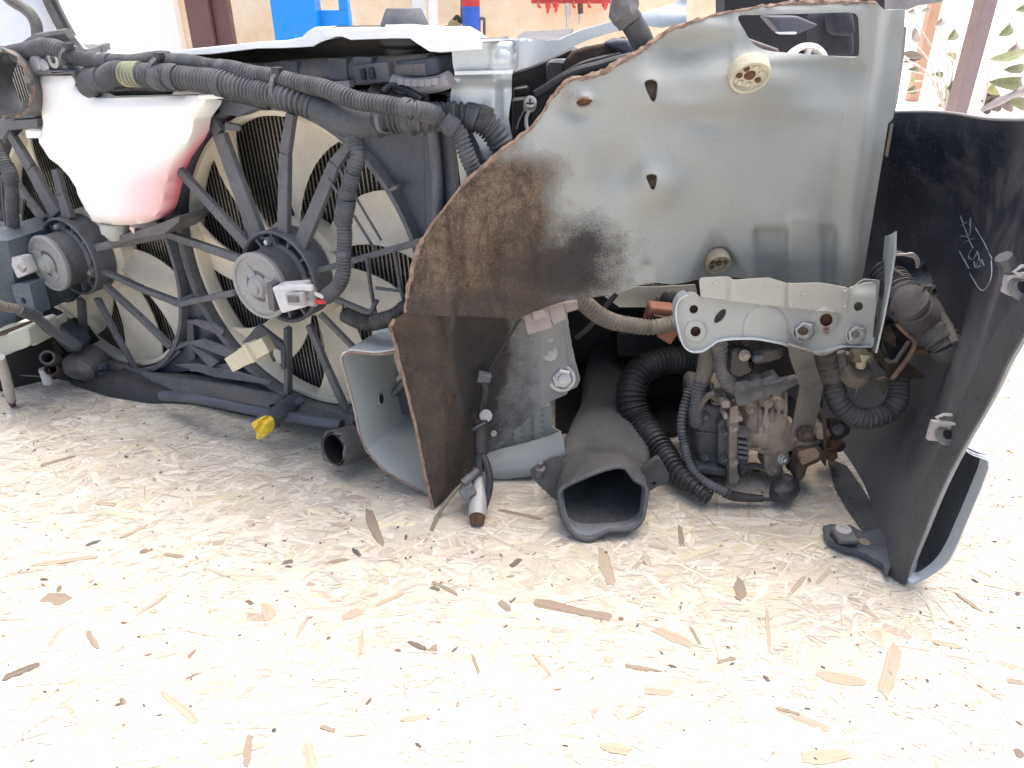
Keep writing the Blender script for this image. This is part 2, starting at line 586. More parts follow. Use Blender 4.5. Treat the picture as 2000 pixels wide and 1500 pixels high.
def strand_mat(name):
    t = NT(name)
    at = t.n('ShaderNodeAttribute', attribute_name='fcol')
    uv = t.n('ShaderNodeUVMap', uv_map='grain')
    mp = t.n('ShaderNodeMapping')
    t.l(uv.outputs[0], mp.inputs[0])
    mp.inputs['Scale'].default_value = (9, 330, 1)
    g = t.noise(mp.outputs[0], 1.0, 4, 0.6, 0.0)
    mp2 = t.n('ShaderNodeMapping')
    t.l(uv.outputs[0], mp2.inputs[0])
    mp2.inputs['Scale'].default_value = (30, 120, 1)
    g2 = t.noise(mp2.outputs[0], 1.0, 3, 0.5)
    f = t.ramp(g, [(0.28, (0.84, 0.80, 0.75)), (0.55, (1, 1, 1)), (0.75, (1.04, 1.04, 1.04))])
    c = t.mix(1.0, at.outputs['Color'], f, 'MULTIPLY')
    f2 = t.ramp(g2, [(0.22, (0.80, 0.75, 0.68)), (0.40, (1, 1, 1))])
    c = t.mix(0.8, c, f2, 'MULTIPLY')
    # general grime of the yard on the board
    co = t.coord()
    n = t.noise(co, 5, 7, 0.7)
    n2 = t.noise(co, 70, 4, 0.7)
    gr = t.math('MULTIPLY', t.math('MULTIPLY', t.math('SUBTRACT', n, 0.42), 2.2, True), t.math('MULTIPLY', t.math('SUBTRACT', n2, 0.35), 2.5, True))
    c = t.mix(t.math('MULTIPLY', gr, 0.5), c, (0.34, 0.28, 0.22))
    t.bump(t.math('ADD', g, t.math('MULTIPLY', n2, 0.6)), 0.35, 0.0012)
    return t.set(Base_Color=c, Roughness=0.62, Specular_IOR_Level=0.3)
M_strand = strand_mat('pressed_wood_strand')

def flake_poly(L, W, rnd):
    """Ragged strand outline in its own axes."""
    a = L / 2
    w = W / 2
    e = lambda s: rnd.uniform(-s, s)
    pts = [(-a + e(0.2) * L * .5, -w * rnd.uniform(0.1, 1)), (-a * 0.55, -w * rnd.uniform(0.7, 1.0)), (a * 0.3, -w * rnd.uniform(0.75, 1.05)), (a * 0.8, -w * rnd.uniform(0.5, 1.0)),
           (a + e(0.2) * L * .5, w * rnd.uniform(-0.3, 0.6)), (a * 0.65, w * rnd.uniform(0.6, 1.0)), (-a * 0.2, w * rnd.uniform(0.75, 1.0)), (-a * 0.85, w * rnd.uniform(0.3, 1.0))]
    return pts

TONES = [((0.60, 0.56, 0.465), 30), ((0.655, 0.62, 0.53), 30), ((0.56, 0.505, 0.41), 16), ((0.64, 0.58, 0.42), 7), ((0.53, 0.475, 0.395), 12),
         ((0.44, 0.375, 0.30), 3.5), ((0.30, 0.245, 0.20), 0.3)]
_tw = np.cumsum([w for _, w in TONES]); _tw = _tw / _tw[-1]

def strands(n, x0, x1, y0, y1, lmul, zlo, zhi, seed, wmul=1.0):
    rnd = random.Random(seed)
    V, F, C, U = [], [], [], []
    for k in range(n):
        x, y = rnd.uniform(x0, x1), rnd.uniform(y0, y1)
        L = min(0.13, max(0.012, rnd.lognormvariate(math.log(0.034), 0.5))) * lmul
        W = min(0.024, max(0.0009, rnd.lognormvariate(math.log(0.0062), 0.65))) * wmul
        ang = rnd.gauss(0.10, 0.55) if rnd.random() < 0.72 else rnd.uniform(-1.6, 1.6)
        tone = TONES[int(np.searchsorted(_tw, rnd.random()))][0]
        if tone[0] < 0.4:
            L *= 0.35; W *= 0.45
        f = rnd.uniform(0.84, 1.10)
        ca, sa = math.cos(ang), math.sin(ang)
        z = rnd.uniform(zlo, zhi)
        tl = rnd.uniform(-0.002, 0.002)
        b = len(V)
        ou, ov = rnd.uniform(0, 9), rnd.uniform(0, 9)
        pl = flake_poly(L, W, rnd)
        for px, py in pl:
            V.append((x + px * ca - py * sa, y + px * sa + py * ca, z + py * tl))
            U.append((px + ou, py + ov))
            C.append((tone[0] * f, tone[1] * f, tone[2] * f, 1))
        F.append(tuple(range(b, b + len(pl))))
    return V, F, C, U

def strand_object(name, data, mat, parent, stuff):
    V, F, C, U = data
    me = bpy.data.meshes.new(name)
    c = WL[parent.name]
    me.from_pydata([(p[0] - c.x, p[1] - c.y, p[2] - c.z) for p in V], [], F)
    ca = me.color_attributes.new('fcol', 'FLOAT_COLOR', 'POINT')
    ca.data.foreach_set('color', [x for q in C for x in q])
    uvl = me.uv_layers.new(name='grain')
    idx = np.zeros(len(me.loops), int)
    me.loops.foreach_get('vertex_index', idx)
    uvl.data.foreach_set('uv', np.array(U)[idx].ravel())
    me.materials.append(mat)
    o = bpy.data.objects.new(name, me)
    COL.objects.link(o)
    o.location = c
    WL[o.name] = c
    o.parent = parent
    o.matrix_parent_inverse = Matrix.Translation(-c)
    if stuff:
        o['kind'] = 'stuff'
    return o

d1 = strands(17000, -1.38, 1.48, -0.18, 2.08, 1.25, 0.0003, 0.00045, 3)
d2 = strands(8000, -1.1, 1.1, 0.28, 1.25, 0.9, 0.00042, 0.0006, 4)
d3 = strands(24000, -1.1, 1.1, 0.28, 1.25, 0.6, 0.00056, 0.00066, 5, 0.28)
n1 = len(d1[0])
n2_ = n1 + len(d2[0])
strand_object('wood_strands', (d1[0] + d2[0] + d3[0], d1[1] + [tuple(i + n1 for i in f) for f in d2[1]] + [tuple(i + n2_ for i in f) for f in d3[1]], d1[2] + d2[2] + d3[2], d1[3] + d2[3] + d3[3]), M_strand, board, True)

# grit and bark crumbs scattered over the board
_rg = random.Random(11)
gV, gF, gC, gU = [], [], [], []
for k in range(2600):
    x, y = _rg.uniform(-1.0, 1.0), _rg.uniform(0.22, 1.15)
    r_ = _rg.lognormvariate(math.log(0.0007), 0.5)
    a_ = _rg.uniform(0, 3.1)
    el = _rg.uniform(1.0, 3.2)
    tone = _rg.choice([(0.10, 0.10, 0.10), (0.16, 0.13, 0.11), (0.26, 0.19, 0.14), (0.36, 0.28, 0.2)])
    b_ = len(gV)
    for q in range(5):
        t_ = 2 * math.pi * q / 5
        px, py = r_ * el * math.cos(t_), r_ * math.sin(t_)
        gV.append((x + px * math.cos(a_) - py * math.sin(a_), y + px * math.sin(a_) + py * math.cos(a_), 0.0009)); gU.append((px, py)); gC.append(tone + (1,))
    gV.append((x, y, 0.0009 + r_ * 0.7)); gU.append((0, 0)); gC.append(tone + (1,))
    gF += [(b_ + q, b_ + (q + 1) % 5, b_ + 5) for q in range(5)]
strand_object('wood_crumbs', (gV, gF, gC, gU), M_strand, board, True)

def chip(u, v, L, W, ang, tone):
    """One dark or broad chip that stands out; L, W in picture measure at that place."""
    rnd = random.Random(int(u * 7 + v))
    p = G(u, v)
    q = G(u + L * math.cos(R(ang)) / 2, v + L * math.sin(R(ang)) / 2)
    d = q - p
    L3 = 2 * d.length
    W3 = max(0.0020, W * 0.00050 * (p.y / 0.62) ** 0.5)
    a3 = math.atan2(d.y, d.x)
    ca, sa = math.cos(a3), math.sin(a3)
    base = flake_poly(L3, W3, rnd)
    pl = []
    for i in range(len(base)):
        a, b = base[i], base[(i + 1) % len(base)]
        pl.append(a)
        pl.append(((a[0] + b[0]) / 2 + rnd.uniform(-1, 1) * L3 * 0.03, (a[1] + b[1]) / 2 + rnd.uniform(-1, 1) * W3 * 0.14))
    n = len(pl)
    V = [(p.x + x * ca - y * sa, p.y + x * sa + y * ca, 0.00105) for x, y in pl] + [(p.x + x * ca * 1.01 - y * sa * 1.06, p.y + x * sa * 1.01 + y * ca * 1.06, 0.0006) for x, y in pl]
    F = [tuple(range(n))] + [(i, i + n, (i + 1) % n + n, (i + 1) % n) for i in range(n)]
    o = strand_object('wood_chip', (V, F, [tuple(tone) + (1,)] * (2 * n), [(x + u, y + v) for x, y in pl] * 2), M_strand, board, False)
    return o

DK, MD, TN, PL = (0.17, 0.135, 0.11), (0.29, 0.235, 0.18), (0.42, 0.345, 0.26), (0.58, 0.53, 0.40)
CH = lambda a: a if a[5] is not PL else a
for a in [(524, 1196, 34, 26, 80, TN), (760, 1172, 52, 12, -24, TN), (564, 1098, 22, 14, -8, DK), (488, 1178, 16, 10, 30, DK), (808, 1404, 66, 14, -10, TN), (640, 1424, 34, 12, 20, MD), (1008, 1100, 28, 14, -40, DK), (850, 1150, 18, 12, 20, DK), (300, 1195, 16, 12, 0, TN), (1420, 1290, 40, 10, -15, MD), (1700, 1200, 40, 12, 35, TN), (1850, 1260, 60, 14, 10, TN), (1560, 1140, 40, 10, -50, TN), (180, 1250, 40, 12, 60, MD),
          (115, 900, 80, 12, -16, MD), (45, 1310, 80, 20, -20, DK), (108, 1170, 50, 34, 10, MD), (731, 1030, 80, 22, 68, MD), (338, 1086, 44, 12, 5, MD),
          (660, 1096, 40, 12, -10, MD), (1120, 1192, 185, 26, 12, MD), (690, 1200, 42, 26, -20, TN), (818, 1262, 40, 12, 25, DK),
          (985, 1184, 30, 18, 40, MD), (352, 1382, 105, 16, 42, TN), (485, 1465, 62, 18, 97, MD), (1200, 1462, 66, 22, 10, TN), (1640, 1326, 108, 34, 8, TN),
          (1738, 1310, 100, 30, -74, TN), (1318, 1246, 84, 24, 22, TN), (1358, 1243, 40, 8, 60, MD), (1446, 1152, 42, 24, 95, MD), (1252, 1306, 74, 12, 8, MD),
          (705, 1256, 54, 10, 100, TN), (1612, 1478, 100, 34, -6, TN), (1982, 1332, 34, 14, 10, MD), (1990, 1472, 24, 22, 30, DK), (604, 1478, 60, 24, 78, TN),
          (1020, 1006, 92, 10, 12, MD), (1185, 1112, 80, 26, 74, TN), (540, 1376, 260, 50, -9, PL), (420, 1232, 150, 34, 8, PL), (1285, 1352, 60, 20, 6, TN),
          (870, 1150, 66, 10, 28, MD), (130, 1096, 150, 12, -8, TN), (208, 985, 46, 14, 6, TN), (1500, 1230, 90, 8, 86, TN), (1890, 1176, 60, 10, 36, MD),
          (1240, 1395, 40, 10, -30, TN), (930, 1300, 40, 8, 70, MD), (260, 1040, 60, 9, -25, TN), (1540, 1390, 50, 9, 15, MD),
          (1790, 1060, 34, 10, 45, TN), (1060, 1300, 60, 9, 50, TN), (590, 1225, 50, 9, -60, TN), (1330, 1045, 12, 70, 4, MD), (300, 1180, 70, 8, -35, TN)]:
    chip(*a)

# ---- background: wall and what stands before it
t = NT('cream_plaster')
co = t.coord()
n = t.noise(co, 7, 8, 0.7)
c = t.ramp(n, [(0.28, (0.76, 0.55, 0.36)), (0.46, (0.84, 0.66, 0.45)), (0.62, (0.88, 0.74, 0.54)), (0.8, (0.91, 0.81, 0.65))])
t.bump(t.noise(co, 60, 5), 0.4, 0.004)
M_plaster = t.set(Base_Color=c, Roughness=0.9)
wall = thing('garage_wall', 'peach plastered garage wall behind the car front', 'wall', (-1.6, 4.2, -0.018))
def wallbox(name, u0, u1, y, depth, mat, parent, z1=1.4, z0=-0.018):
    x0, x1 = P(u0, 40, y).x, P(u1, 40, y).x
    return obj(name, box(((x0 + x1) / 2, y + depth / 2, (z0 + z1) / 2), ((x1 - x0) / 2, 0, 0), (0, depth / 2, 0), (0, 0, (z1 - z0) / 2)), mat, parent, bevel=0.004)
wallbox('wall_panel', -300, 345, 4.10, 0.16, smoothp('pale_plaster', (0.92, 0.89, 0.83), 0.9), wall)  # left panel, paler than the peach one
wallbox('wall_panel', 345, 1600, 4.16, 0.16, M_plaster, wall)
M_brownp = grimy('brown_painted_steel', (0.115, 0.052, 0.048), 0.45, dust=0.12, dustcol=(0.3, 0.22, 0.18), var=0.12)
def vpost(name, ua, ub, y, mat, label, cat, group=None, z1=1.5, depth=0.09):
    x0, x1 = P(ua, 0, y).x, P(ub, 0, y).x
    o = obj(name, box(((x0 + x1) / 2, y + depth / 2, z1 / 2 - 0.009), ((x1 - x0) / 2, 0, 0), (0, depth / 2, 0), (0, 0, z1 / 2 + 0.009)), mat, bevel=0.006)
    return tag(o, label, cat, group)
post = thing('wall_post', 'dark brown steel post before the peach wall', 'post', (P(400, 0, 3.7).x, 3.7, -0.018))
xa, xb, xc = P(360, 0, 3.7).x, P(406, 0, 3.7).x, P(438, 0, 3.7).x
obj('post_face', box(((xa + xb) / 2, 3.72, 0.7), ((xb - xa) / 2, 0, 0), (0, 0.03, 0), (0, 0, 0.718)), M_brownp, post, bevel=0.005)
obj('post_side', box(((xb + xc) / 2, 3.755, 0.7), ((xc - xb) / 2, 0, 0), (0, 0.03, 0), (0, 0, 0.718)), M_brownp, post, bevel=0.005)
# blue lift column: wide face, side with a window
M_blue = grimy('blue_paint', (0.0, 0.235, 0.66), 0.35, dust=0.06, var=0.06)
lift = thing('lift_column', 'bright blue steel lift column behind the top rail', 'lift', (P(600, 0, 3.2).x, 3.2, -0.018))
def face(name, us, y, z0, z1, mat, parent, depth=0.02):
    a, b = P(us[0], 40, y).x, P(us[1], 40, y).x
    return obj(name, box(((a + b) / 2, y + depth / 2, (z0 + z1) / 2), ((b - a) / 2, 0, 0), (0, depth / 2, 0), (0, 0, (z1 - z0) / 2)), mat, parent, bevel=0.003)
face('column_face', (532, 618), 3.2, -0.018, 1.2, M_blue, lift, 0.10)
zw = P(640, 20, 3.26).z
face('column_side', (618, 682), 3.26, -0.018, zw, M_blue, lift, 0.06)
face('column_post', (664, 682), 3.262, zw, 1.2, M_blue, lift, 0.05)
face('column_back', (616, 622), 3.264, zw, 1.2, M_blue, lift, 0.05)
# white lamp box and pole
M_white = grimy('white_enamel', (0.85, 0.85, 0.82), 0.4, dust=0.05, var=0.04)
wb = thing('wall_box', 'white electric box on the peach wall, right of the blue column', 'box', (P(818, 0, 4.08).x, 4.1, P(818, 25, 4.08).z))
a, b = P(805, 0, 4.08), P(832, 25, 4.08)
obj('box_body', box(((a.x + b.x) / 2, 4.11, b.z + 0.12), ((b.x - a.x) / 2, 0, 0), (0, 0.045, 0), (0, 0, 0.12)), M_white, wb, bevel=0.006)
obj('cable', tube([P(829, 24, 4.09), P(830, 40, 4.09), P(832, 60, 4.1), P(832, 110, 4.1)], 0.009, 8), M_white, wb)
p0 = P(845, 0, 3.95)
tag(obj('wall_pipe', lathe((p0.x, 3.95, -0.018), (0, 0, 1), [(0, 0), (0, 0.024), (1.3, 0.024), (1.3, 0)], 16), M_white), 'white vertical pipe beside the white electric box', 'pipe')
# fire valve clutter
vl = thing('brass_valve', 'small brass valve with dark pipes on the peach wall', 'valve', P(890, 50, 4.0))
obj('valve_body', [lathe(P(888, 52, 3.98), (0, -1, 0), [(0, 0), (0, 0.035), (0.05, 0.03), (0.05, 0)], 14), tube([P(870, 52, 4.0), P(925, 56, 4.0)], 0.016, 10)], M_brass, vl)
obj('pipe', tube([P(905, -10, 4.02), P(905, 48, 4.02), P(908, 62, 4.0), P(915, 70, 4.0)], 0.014, 8), M_strap, vl)
obj('handle', tube([P(884, 44, 3.95), P(893, 32, 3.95), P(900, 44, 3.95)], 0.009, 8), M_black, vl)
cn = thing('blue_can', 'slim blue spray can with red mark on the wall shelf', 'can', P(921, 72, 3.9))
a = P(921, 72, 3.9)
obj('can_body', lathe(a, (0, 0, 1), [(0, 0), (0, 0.042), (0.3, 0.042), (0.31, 0.03), (0.31, 0)], 18), grimy('blue_can_paint', (0.02, 0.10, 0.48), 0.4, dust=0.05), cn)
obj('can_label', lathe(a + Vector((0, 0, 0.13)), (0, 0, 1), [(0, 0.0425), (0, 0.0432), (0.05, 0.0432), (0.05, 0.0425)], 18), M_red, cn)
obj('can_bracket', [tube([P(934, 36, 3.92), P(946, 36, 3.92), P(946, 110, 3.92)], 0.007, 8, sp=False), tube([P(936, 110, 3.92), P(936, 36, 3.92)], 0.007, 8)], M_strap, cn)
# red tool rack with tools
M_rackr = grimy('red_paint', (0.55, 0.055, 0.04), 0.45, dust=0.1)
rk = thing('tool_rack', 'red tool rack high on the peach wall', 'rack', P(1110, 4, 4.1))
a, b = P(1038, 0, 4.08), P(1192, 7, 4.08)
obj('rack_rail', box(((a.x + b.x) / 2, 4.1, b.z + 0.03), ((b.x - a.x) / 2, 0, 0), (0, 0.035, 0), (0, 0, 0.03)), M_rackr, rk, bevel=0.004)
for uu in (1052, 1082, 1120, 1150, 1178):
    obj('hook', tube([P(uu, 4, 4.05), P(uu, 12, 4.03), P(uu + 3, 14, 4.01)], 0.006, 6), M_rackr, rk)
for uu, v1, m, lab in ((1070, 26, M_rackr, 'red handled pliers hanging at the left of the red rack'), (1086, 24, M_rackr, 'second red handled tool hanging from the red rack'),
                       (1108, 54, M_zinc, 'long thin steel tool hanging mid rack'), (1133, 48, M_rust, 'long reddish tool hanging right of the steel one'), (1182, 20, M_rackr, 'short red tool at the right end of the rack')):
    tl = thing('hanging_tool', lab, 'tool', P(uu, v1, 4.02), 'tools hanging on the red rack')
    obj('handle', tube([P(uu, 6, 4.02), P(uu + 1, (6 + v1) / 2, 4.02)], 0.013, 8), m, tl)
    obj('shaft', tube([P(uu + 1, (6 + v1) / 2, 4.02), P(uu - 1, v1, 4.02)], [0.009, 0.005], 8), M_zinc if m is not M_rackr else m, tl)

# white vehicle at the far left
M_car = grimy('white_car_paint', (0.72, 0.77, 0.84), 0.2, 0.0, dust=0.03, var=0.03, bump=0.0)
veh = thing('parked_car', 'white car body with dark window seals at the upper left corner', 'car', P(40, 95, 1.9))
obj('body_panel', sheet(K('g', (-300, -260), (520, -260), (590, -20), (660, 160), (760, 380), (860, 600), (300, 640), (-300, 640)), lambda u, v: P(u, v, 1.98 + 0.10 * ((u - 60) / 60.0) ** 2 * 0.12), 0.004, step=10), M_car, veh)
obj('window_seal', tube([P(*K('g', x, y), 1.93) for x, y in ((60, -60), (150, 20), (270, 90), (370, 180), (425, 280), (440, 380), (440, 480))], 0.013, 10), M_pipe, veh)
obj('window_seal', tube([P(*K('g', x, y), 1.935) for x, y in ((110, -60), (230, 30), (360, 130), (445, 250), (468, 380), (470, 480))], 0.006, 8), M_black, veh)
obj('door_seal', tube([P(*K('g', x, y), 1.95) for x, y in ((560, -80), (620, 60), (700, 220), (770, 350), (840, 470))], 0.017, 10), M_pipe, veh)
obj('door_seal', tube([P(*K('g', x, y), 1.94) for x, y in ((600, -80), (660, 60), (740, 220), (815, 350), (880, 470))], 0.005, 8), M_black, veh)

# dark car seen through the opening in the inner fender
M_navy = grimy('dark_trim', (0.014, 0.016, 0.024), 0.6, dust=0.1, dustcol=(0.06, 0.06, 0.08))
M_seat = grimy('charcoal_fabric', (0.035, 0.038, 0.05), 0.9, dust=0.1, dustcol=(0.08, 0.08, 0.1), bump=0.4)
dc = thing('dark_car', 'dark car cabin seen through the opening of the fender panel', 'car', P(1575, 130, 1.75))
def cabin(name, pts, y, ext, mat, parent, bev=0.006):
    return obj(name, sheet(K(3, *pts), lambda u, v: P(u, v, y), step=60, ext=Vector((0, ext, 0))), mat, parent, bevel=bev)
cabin('cabin_back', [(330, -60), (1230, -60), (1215, 560), (330, 560)], 2.1, 0.1, M_navy, dc)
cabin('seat_back', [(860, 60), (1010, 50), (1060, 120), (1070, 330), (860, 330)], 1.88, 0.10, M_seat, dc, 0.02)
cabin('headrest', [(930, 50), (1050, 50), (1080, 200), (940, 200)], 1.82, 0.06, M_seat, dc, 0.015)
cabin('sill_panel', [(380, 170), (470, 215), (640, 275), (640, 330), (380, 330)], 1.78, 0.05, grimy('bronze_paint', (0.16, 0.13, 0.12), 0.4, 0.3, dust=0.1), dc)
cabin('dash_top', [(560, 90), (740, 90), (860, 140), (740, 190), (640, 180)], 1.85, 0.06, grimy('grey_trim', (0.10, 0.105, 0.13), 0.6, dust=0.15), dc)
cabin('door_pocket', [(620, 180), (735, 178), (730, 192), (640, 192)], 1.84, 0.02, M_white, dc, 0.002)
cw = P(*K(3, 780, 380), 1.70)
RW = 0.050
wv = thing('wheel_rim', 'white slotted wheel rim inside the dark car cabin', 'wheel', cw)
obj('rim', lathe(cw, (0.15, -1, 0.25), [(-0.01, RW * 0.72), (-0.012, RW * 0.98), (0.0, RW), (0.012, RW * 0.96), (0.014, RW * 0.76), (-0.01, RW * 0.72)], 40), M_white, wv)
ax = Vector((0.15, -1, 0.25)).normalized()
sx = ax.orthogonal().normalized(); sy = ax.cross(sx)
for k in range(7):
    a = 2 * math.pi * k / 7 + 0.25
    dd = sx * math.cos(a) + sy * math.sin(a)
    obj('rim_spoke', bar(cw + dd * RW * 0.2, cw + dd * RW * 0.78, RW * 0.2, RW * 0.2, 0.012, face=ax), M_white, wv)
obj('rim_disc', lathe(cw - ax * 0.012, ax, [(0, 0), (0, RW * 0.74), (0.004, RW * 0.74), (0.005, 0)], 30), M_navy, wv)

# fence posts and leaves at the upper right
M_postl = grimy('sunlit_brown_post', (0.56, 0.33, 0.22), 0.5, dust=0.1, dustcol=(0.6, 0.42, 0.3), var=0.08)  # sun glare is mixed into this paler post colour
M_postd = grimy('mauve_brown_post', (0.24, 0.18, 0.175), 0.5, dust=0.15, dustcol=(0.34, 0.28, 0.26), var=0.08)
vpost('fence_post', 1823, 1843, 4.4, M_postl, 'orange brown fence post, left of the two at the upper right', 'post', 'fence posts at the upper right', z1=0.75, depth=0.06)
vpost('fence_post', 1924, 1951, 3.2, M_postd, 'mauve brown fence post rising behind the bumper corner', 'post', 'fence posts at the upper right', z1=0.75, depth=0.08)
a, b = P(1735, 0, 2.6), P(1842, 12, 2.6)
tag(obj('grey_beam', sheet(K('i', (240, -120), (880, -120), (860, 20), (740, 45), (560, 70), (440, 120), (240, 130)), lambda u, v: P(u, v, 2.5), step=40, ext=Vector((0, 0.05, 0))), grimy('grey_beam_paint', (0.22, 0.22, 0.23), 0.5), bevel=0.004), 'grey horizontal beam across the top right corner', 'beam')

def leaf_mat(name, c):
    t = NT(name)
    co = t.coord()
    n = t.noise(co, 30, 5, 0.6)
    return t.set(Base_Color=t.ramp(n, [(0.3, tuple(x * 0.7 for x in c)), (0.7, c)]), Roughness=0.5)
M_lg, M_lb, M_ly, M_stem = leaf_mat('green_leaf', (0.20, 0.21, 0.085)), leaf_mat('brown_leaf', (0.30, 0.235, 0.18)), leaf_mat('yellow_leaf', (0.46, 0.43, 0.15)), leaf_mat('pale_stem', (0.75, 0.70, 0.60))
def leaf(a, b, w, y, mat, parent, bend=0.0, dy=0.12):
    p0, p1 = P(*K('i', *a), y), P(*K('i', *b), y + dy)
    d = (p1 - p0); L = d.length; d.normalize()
    s = d.cross(Vector((0.15, -1, 0.3))).normalized(); nrm = s.cross(d)
    rows = []
    for k in range(9):
        x = k / 8
        ww = w * (math.sin(math.pi * min(1, x ** 0.8)) ** 0.8) + 0.0008
        c = p0 + d * (L * x) + nrm * (bend * math.sin(math.pi * x)) + s * (bend * 0.6 * math.sin(math.pi * x))
        rows.append([c - s * ww + nrm * ww * 0.35, c, c + s * ww + nrm * ww * 0.35])
    return obj('leaf', loft(rows, 0.0012), mat, parent)
pl = thing('leafy_plant', 'sparse leafy plant between the fence posts at the upper right', 'plant', P(1845, 215, 3.9))
base = P(1846, 216, 3.9)
for q in ((880, 1080), (980, 1160), (520, 945), (1110, 590), (480, 470), (400, 680)):
    e = P(*K('i', *q), 3.9)
    obj('stem', tube([base, base.lerp(e, 0.5) + Vector((0, 0, 0.05)), e], 0.004, 6), M_stem, pl)
leaf((870, 1085), (1095, 740), 0.030, 3.9, M_lg, pl, 0.03)
leaf((1130, 600), (1225, 370), 0.045, 3.9, M_lb, pl)
leaf((480, 480), (555, 350), 0.032, 3.9, M_lb, pl)
leaf((380, 630), (615, 668), 0.018, 3.9, M_lb, pl)
leaf((380, 730), (610, 676), 0.009, 3.9, M_lb, pl)
leaf((870, 1168), (1085, 1165), 0.028, 3.9, M_lg, pl, 0.02)
leaf((465, 945), (580, 943), 0.013, 3.9, M_ly, pl)
leaf((600, 130), (700, 112), 0.010, 3.9, M_lb, pl)
for a_, b_, w_, m_ in (((430, 150), (500, 110), .012, M_lb), ((420, 1080), (520, 1010), .02, M_lg), ((780, 1240), (860, 1180), .018, M_ly), ((900, 470), (985, 330), .024, M_lg), ((700, 880), (860, 850), .014, M_lg), ((900, 620), (1010, 690), .016, M_ly), ((430, 820), (560, 800), .014, M_lg), ((760, 300), (830, 200), .018, M_lb)):
    leaf(a_, b_, w_, 3.95, m_, pl, 0.015)
    e = P(*K('i', *a_), 3.95)
    obj('stem', tube([base, base.lerp(e, 0.5) + Vector((0.02, 0, 0.05)), e], 0.0035, 6), M_stem, pl)
p2 = thing('leaning_plant', 'dry leaves and grey twig right of the mauve fence post', 'plant', P(1918, 215, 3.5))
b2 = P(1918, 214, 3.5)
obj('twig', tube([b2, P(*K('i', 1450, 1215), 3.5), P(*K('i', 1650, 1120), 3.5), P(*K('i', 1850, 1040), 3.5)], [0.012, 0.02, 0.016, 0.03], 8), leaf_mat('grey_bark', (0.42, 0.37, 0.35)), p2)
leaf((1380, 960), (1760, 905), 0.028, 3.5, M_lg, p2, 0.05)
leaf((1390, 700), (1860, 560), 0.020, 3.5, leaf_mat('light_green_leaf', (0.38, 0.40, 0.19)), p2, 0.02)
leaf((1300, 1240), (1440, 1010), 0.05, 3.5, M_lb, p2, 0.02)
leaf((1290, 1180), (1540, 1215), 0.035, 3.5, M_lb, p2, 0.02)
leaf((1350, 1080), (1430, 980), 0.03, 3.5, M_ly, p2, 0.02)
for a_, b_, w_, m_ in (((1500, 420), (1620, 260), .022, M_lg), ((1560, 820), (1800, 760), .02, M_lg), ((1460, 1180), (1680, 1240), .03, M_lb), ((1620, 1180), (1860, 1230), .028, M_lg), ((1580, 640), (1700, 480), .02, M_lb), ((1700, 120), (1840, 60), .018, M_lg)):
    leaf(a_, b_, w_, 3.55, m_, p2, 0.02)
leaf((1290, 1290), (1420, 1230), 0.03, 3.5, leaf_mat('dark_leaf', (0.10, 0.08, 0.05)), p2, 0.0)
for q in ((1390, 700), (1380, 960), (1350, 1080)):
    obj('stem', tube([b2, b2.lerp(P(*K('i', *q), 3.5), 0.6) + Vector((0, 0, 0.03)), P(*K('i', *q), 3.5)], 0.004, 6), M_stem, p2)

# ================================================================== radiator with its twin fans
rad = thing('radiator_fan_unit', 'radiator with black shroud and two cream cooling fans, left half of the picture', 'radiator', (-0.43, 0.95, 0.0))
RF = 0.18

def onplane(c, r, ang, off):
    return c + (E1 * math.cos(ang) + ZZ * math.sin(ang)) * r + NN * off

# core: dark fin block and light tubes standing proud of it
t = NT('radiator_fins')
co = t.coord('Object')
mp = t.n('ShaderNodeMapping'); t.l(co, mp.inputs[0]); mp.inputs['Scale'].default_value = (1, 1, 1)
wv_ = t.n('ShaderNodeTexWave', wave_type='BANDS', bands_direction='Z'); t.l(mp.outputs[0], wv_.inputs[0]); wv_.inputs['Scale'].default_value = 95; wv_.inputs['Distortion'].default_value = 1.5
wv_.inputs['Detail'].default_value = 1.0
nn_ = t.noise(co, 14, 5)
c = t.mix(nn_, (0.028, 0.026, 0.024), (0.056, 0.051, 0.044))
c = t.mix(wv_.outputs['Fac'], (0.008, 0.008, 0.008), c)
t.bump(wv_.outputs['Fac'], 0.8, 0.002)
M_fin = t.set(Base_Color=c, Roughness=0.6, Metallic=0.2)
M_tube = grimy('radiator_tube', (0.48, 0.44, 0.36), 0.55, 0.2, dust=0.3, dustcol=(0.3, 0.26, 0.2), var=0.3, scale=8)
mid = (C1 + C2) / 2 + E1 * 0.02
zc0, zc1 = 0.015, 0.438
obj('core_block', box(mid - E1 * 0.05 - NN * 0.054 + ZZ * ((zc0 + zc1) / 2 - mid.z), E1 * 0.42, NN * 0.014, ZZ * (zc1 - zc0) / 2), M_fin, rad)
g = []
x = -0.465
lean = -0.055
while x < 0.365:
    c0 = mid + E1 * x - NN * 0.0385 + ZZ * ((zc0 + zc1) / 2 - mid.z)
    g.append(box(c0 - NN * 0.0012, E1 * 0.0007, NN * 0.0005, (ZZ + E1 * lean) * (zc1 - zc0) / 2 * 0.995))
    x += 0.0062
o = obj('core_tubes', g, M_tube, rad, flip=False)
o['kind'] = 'stuff'

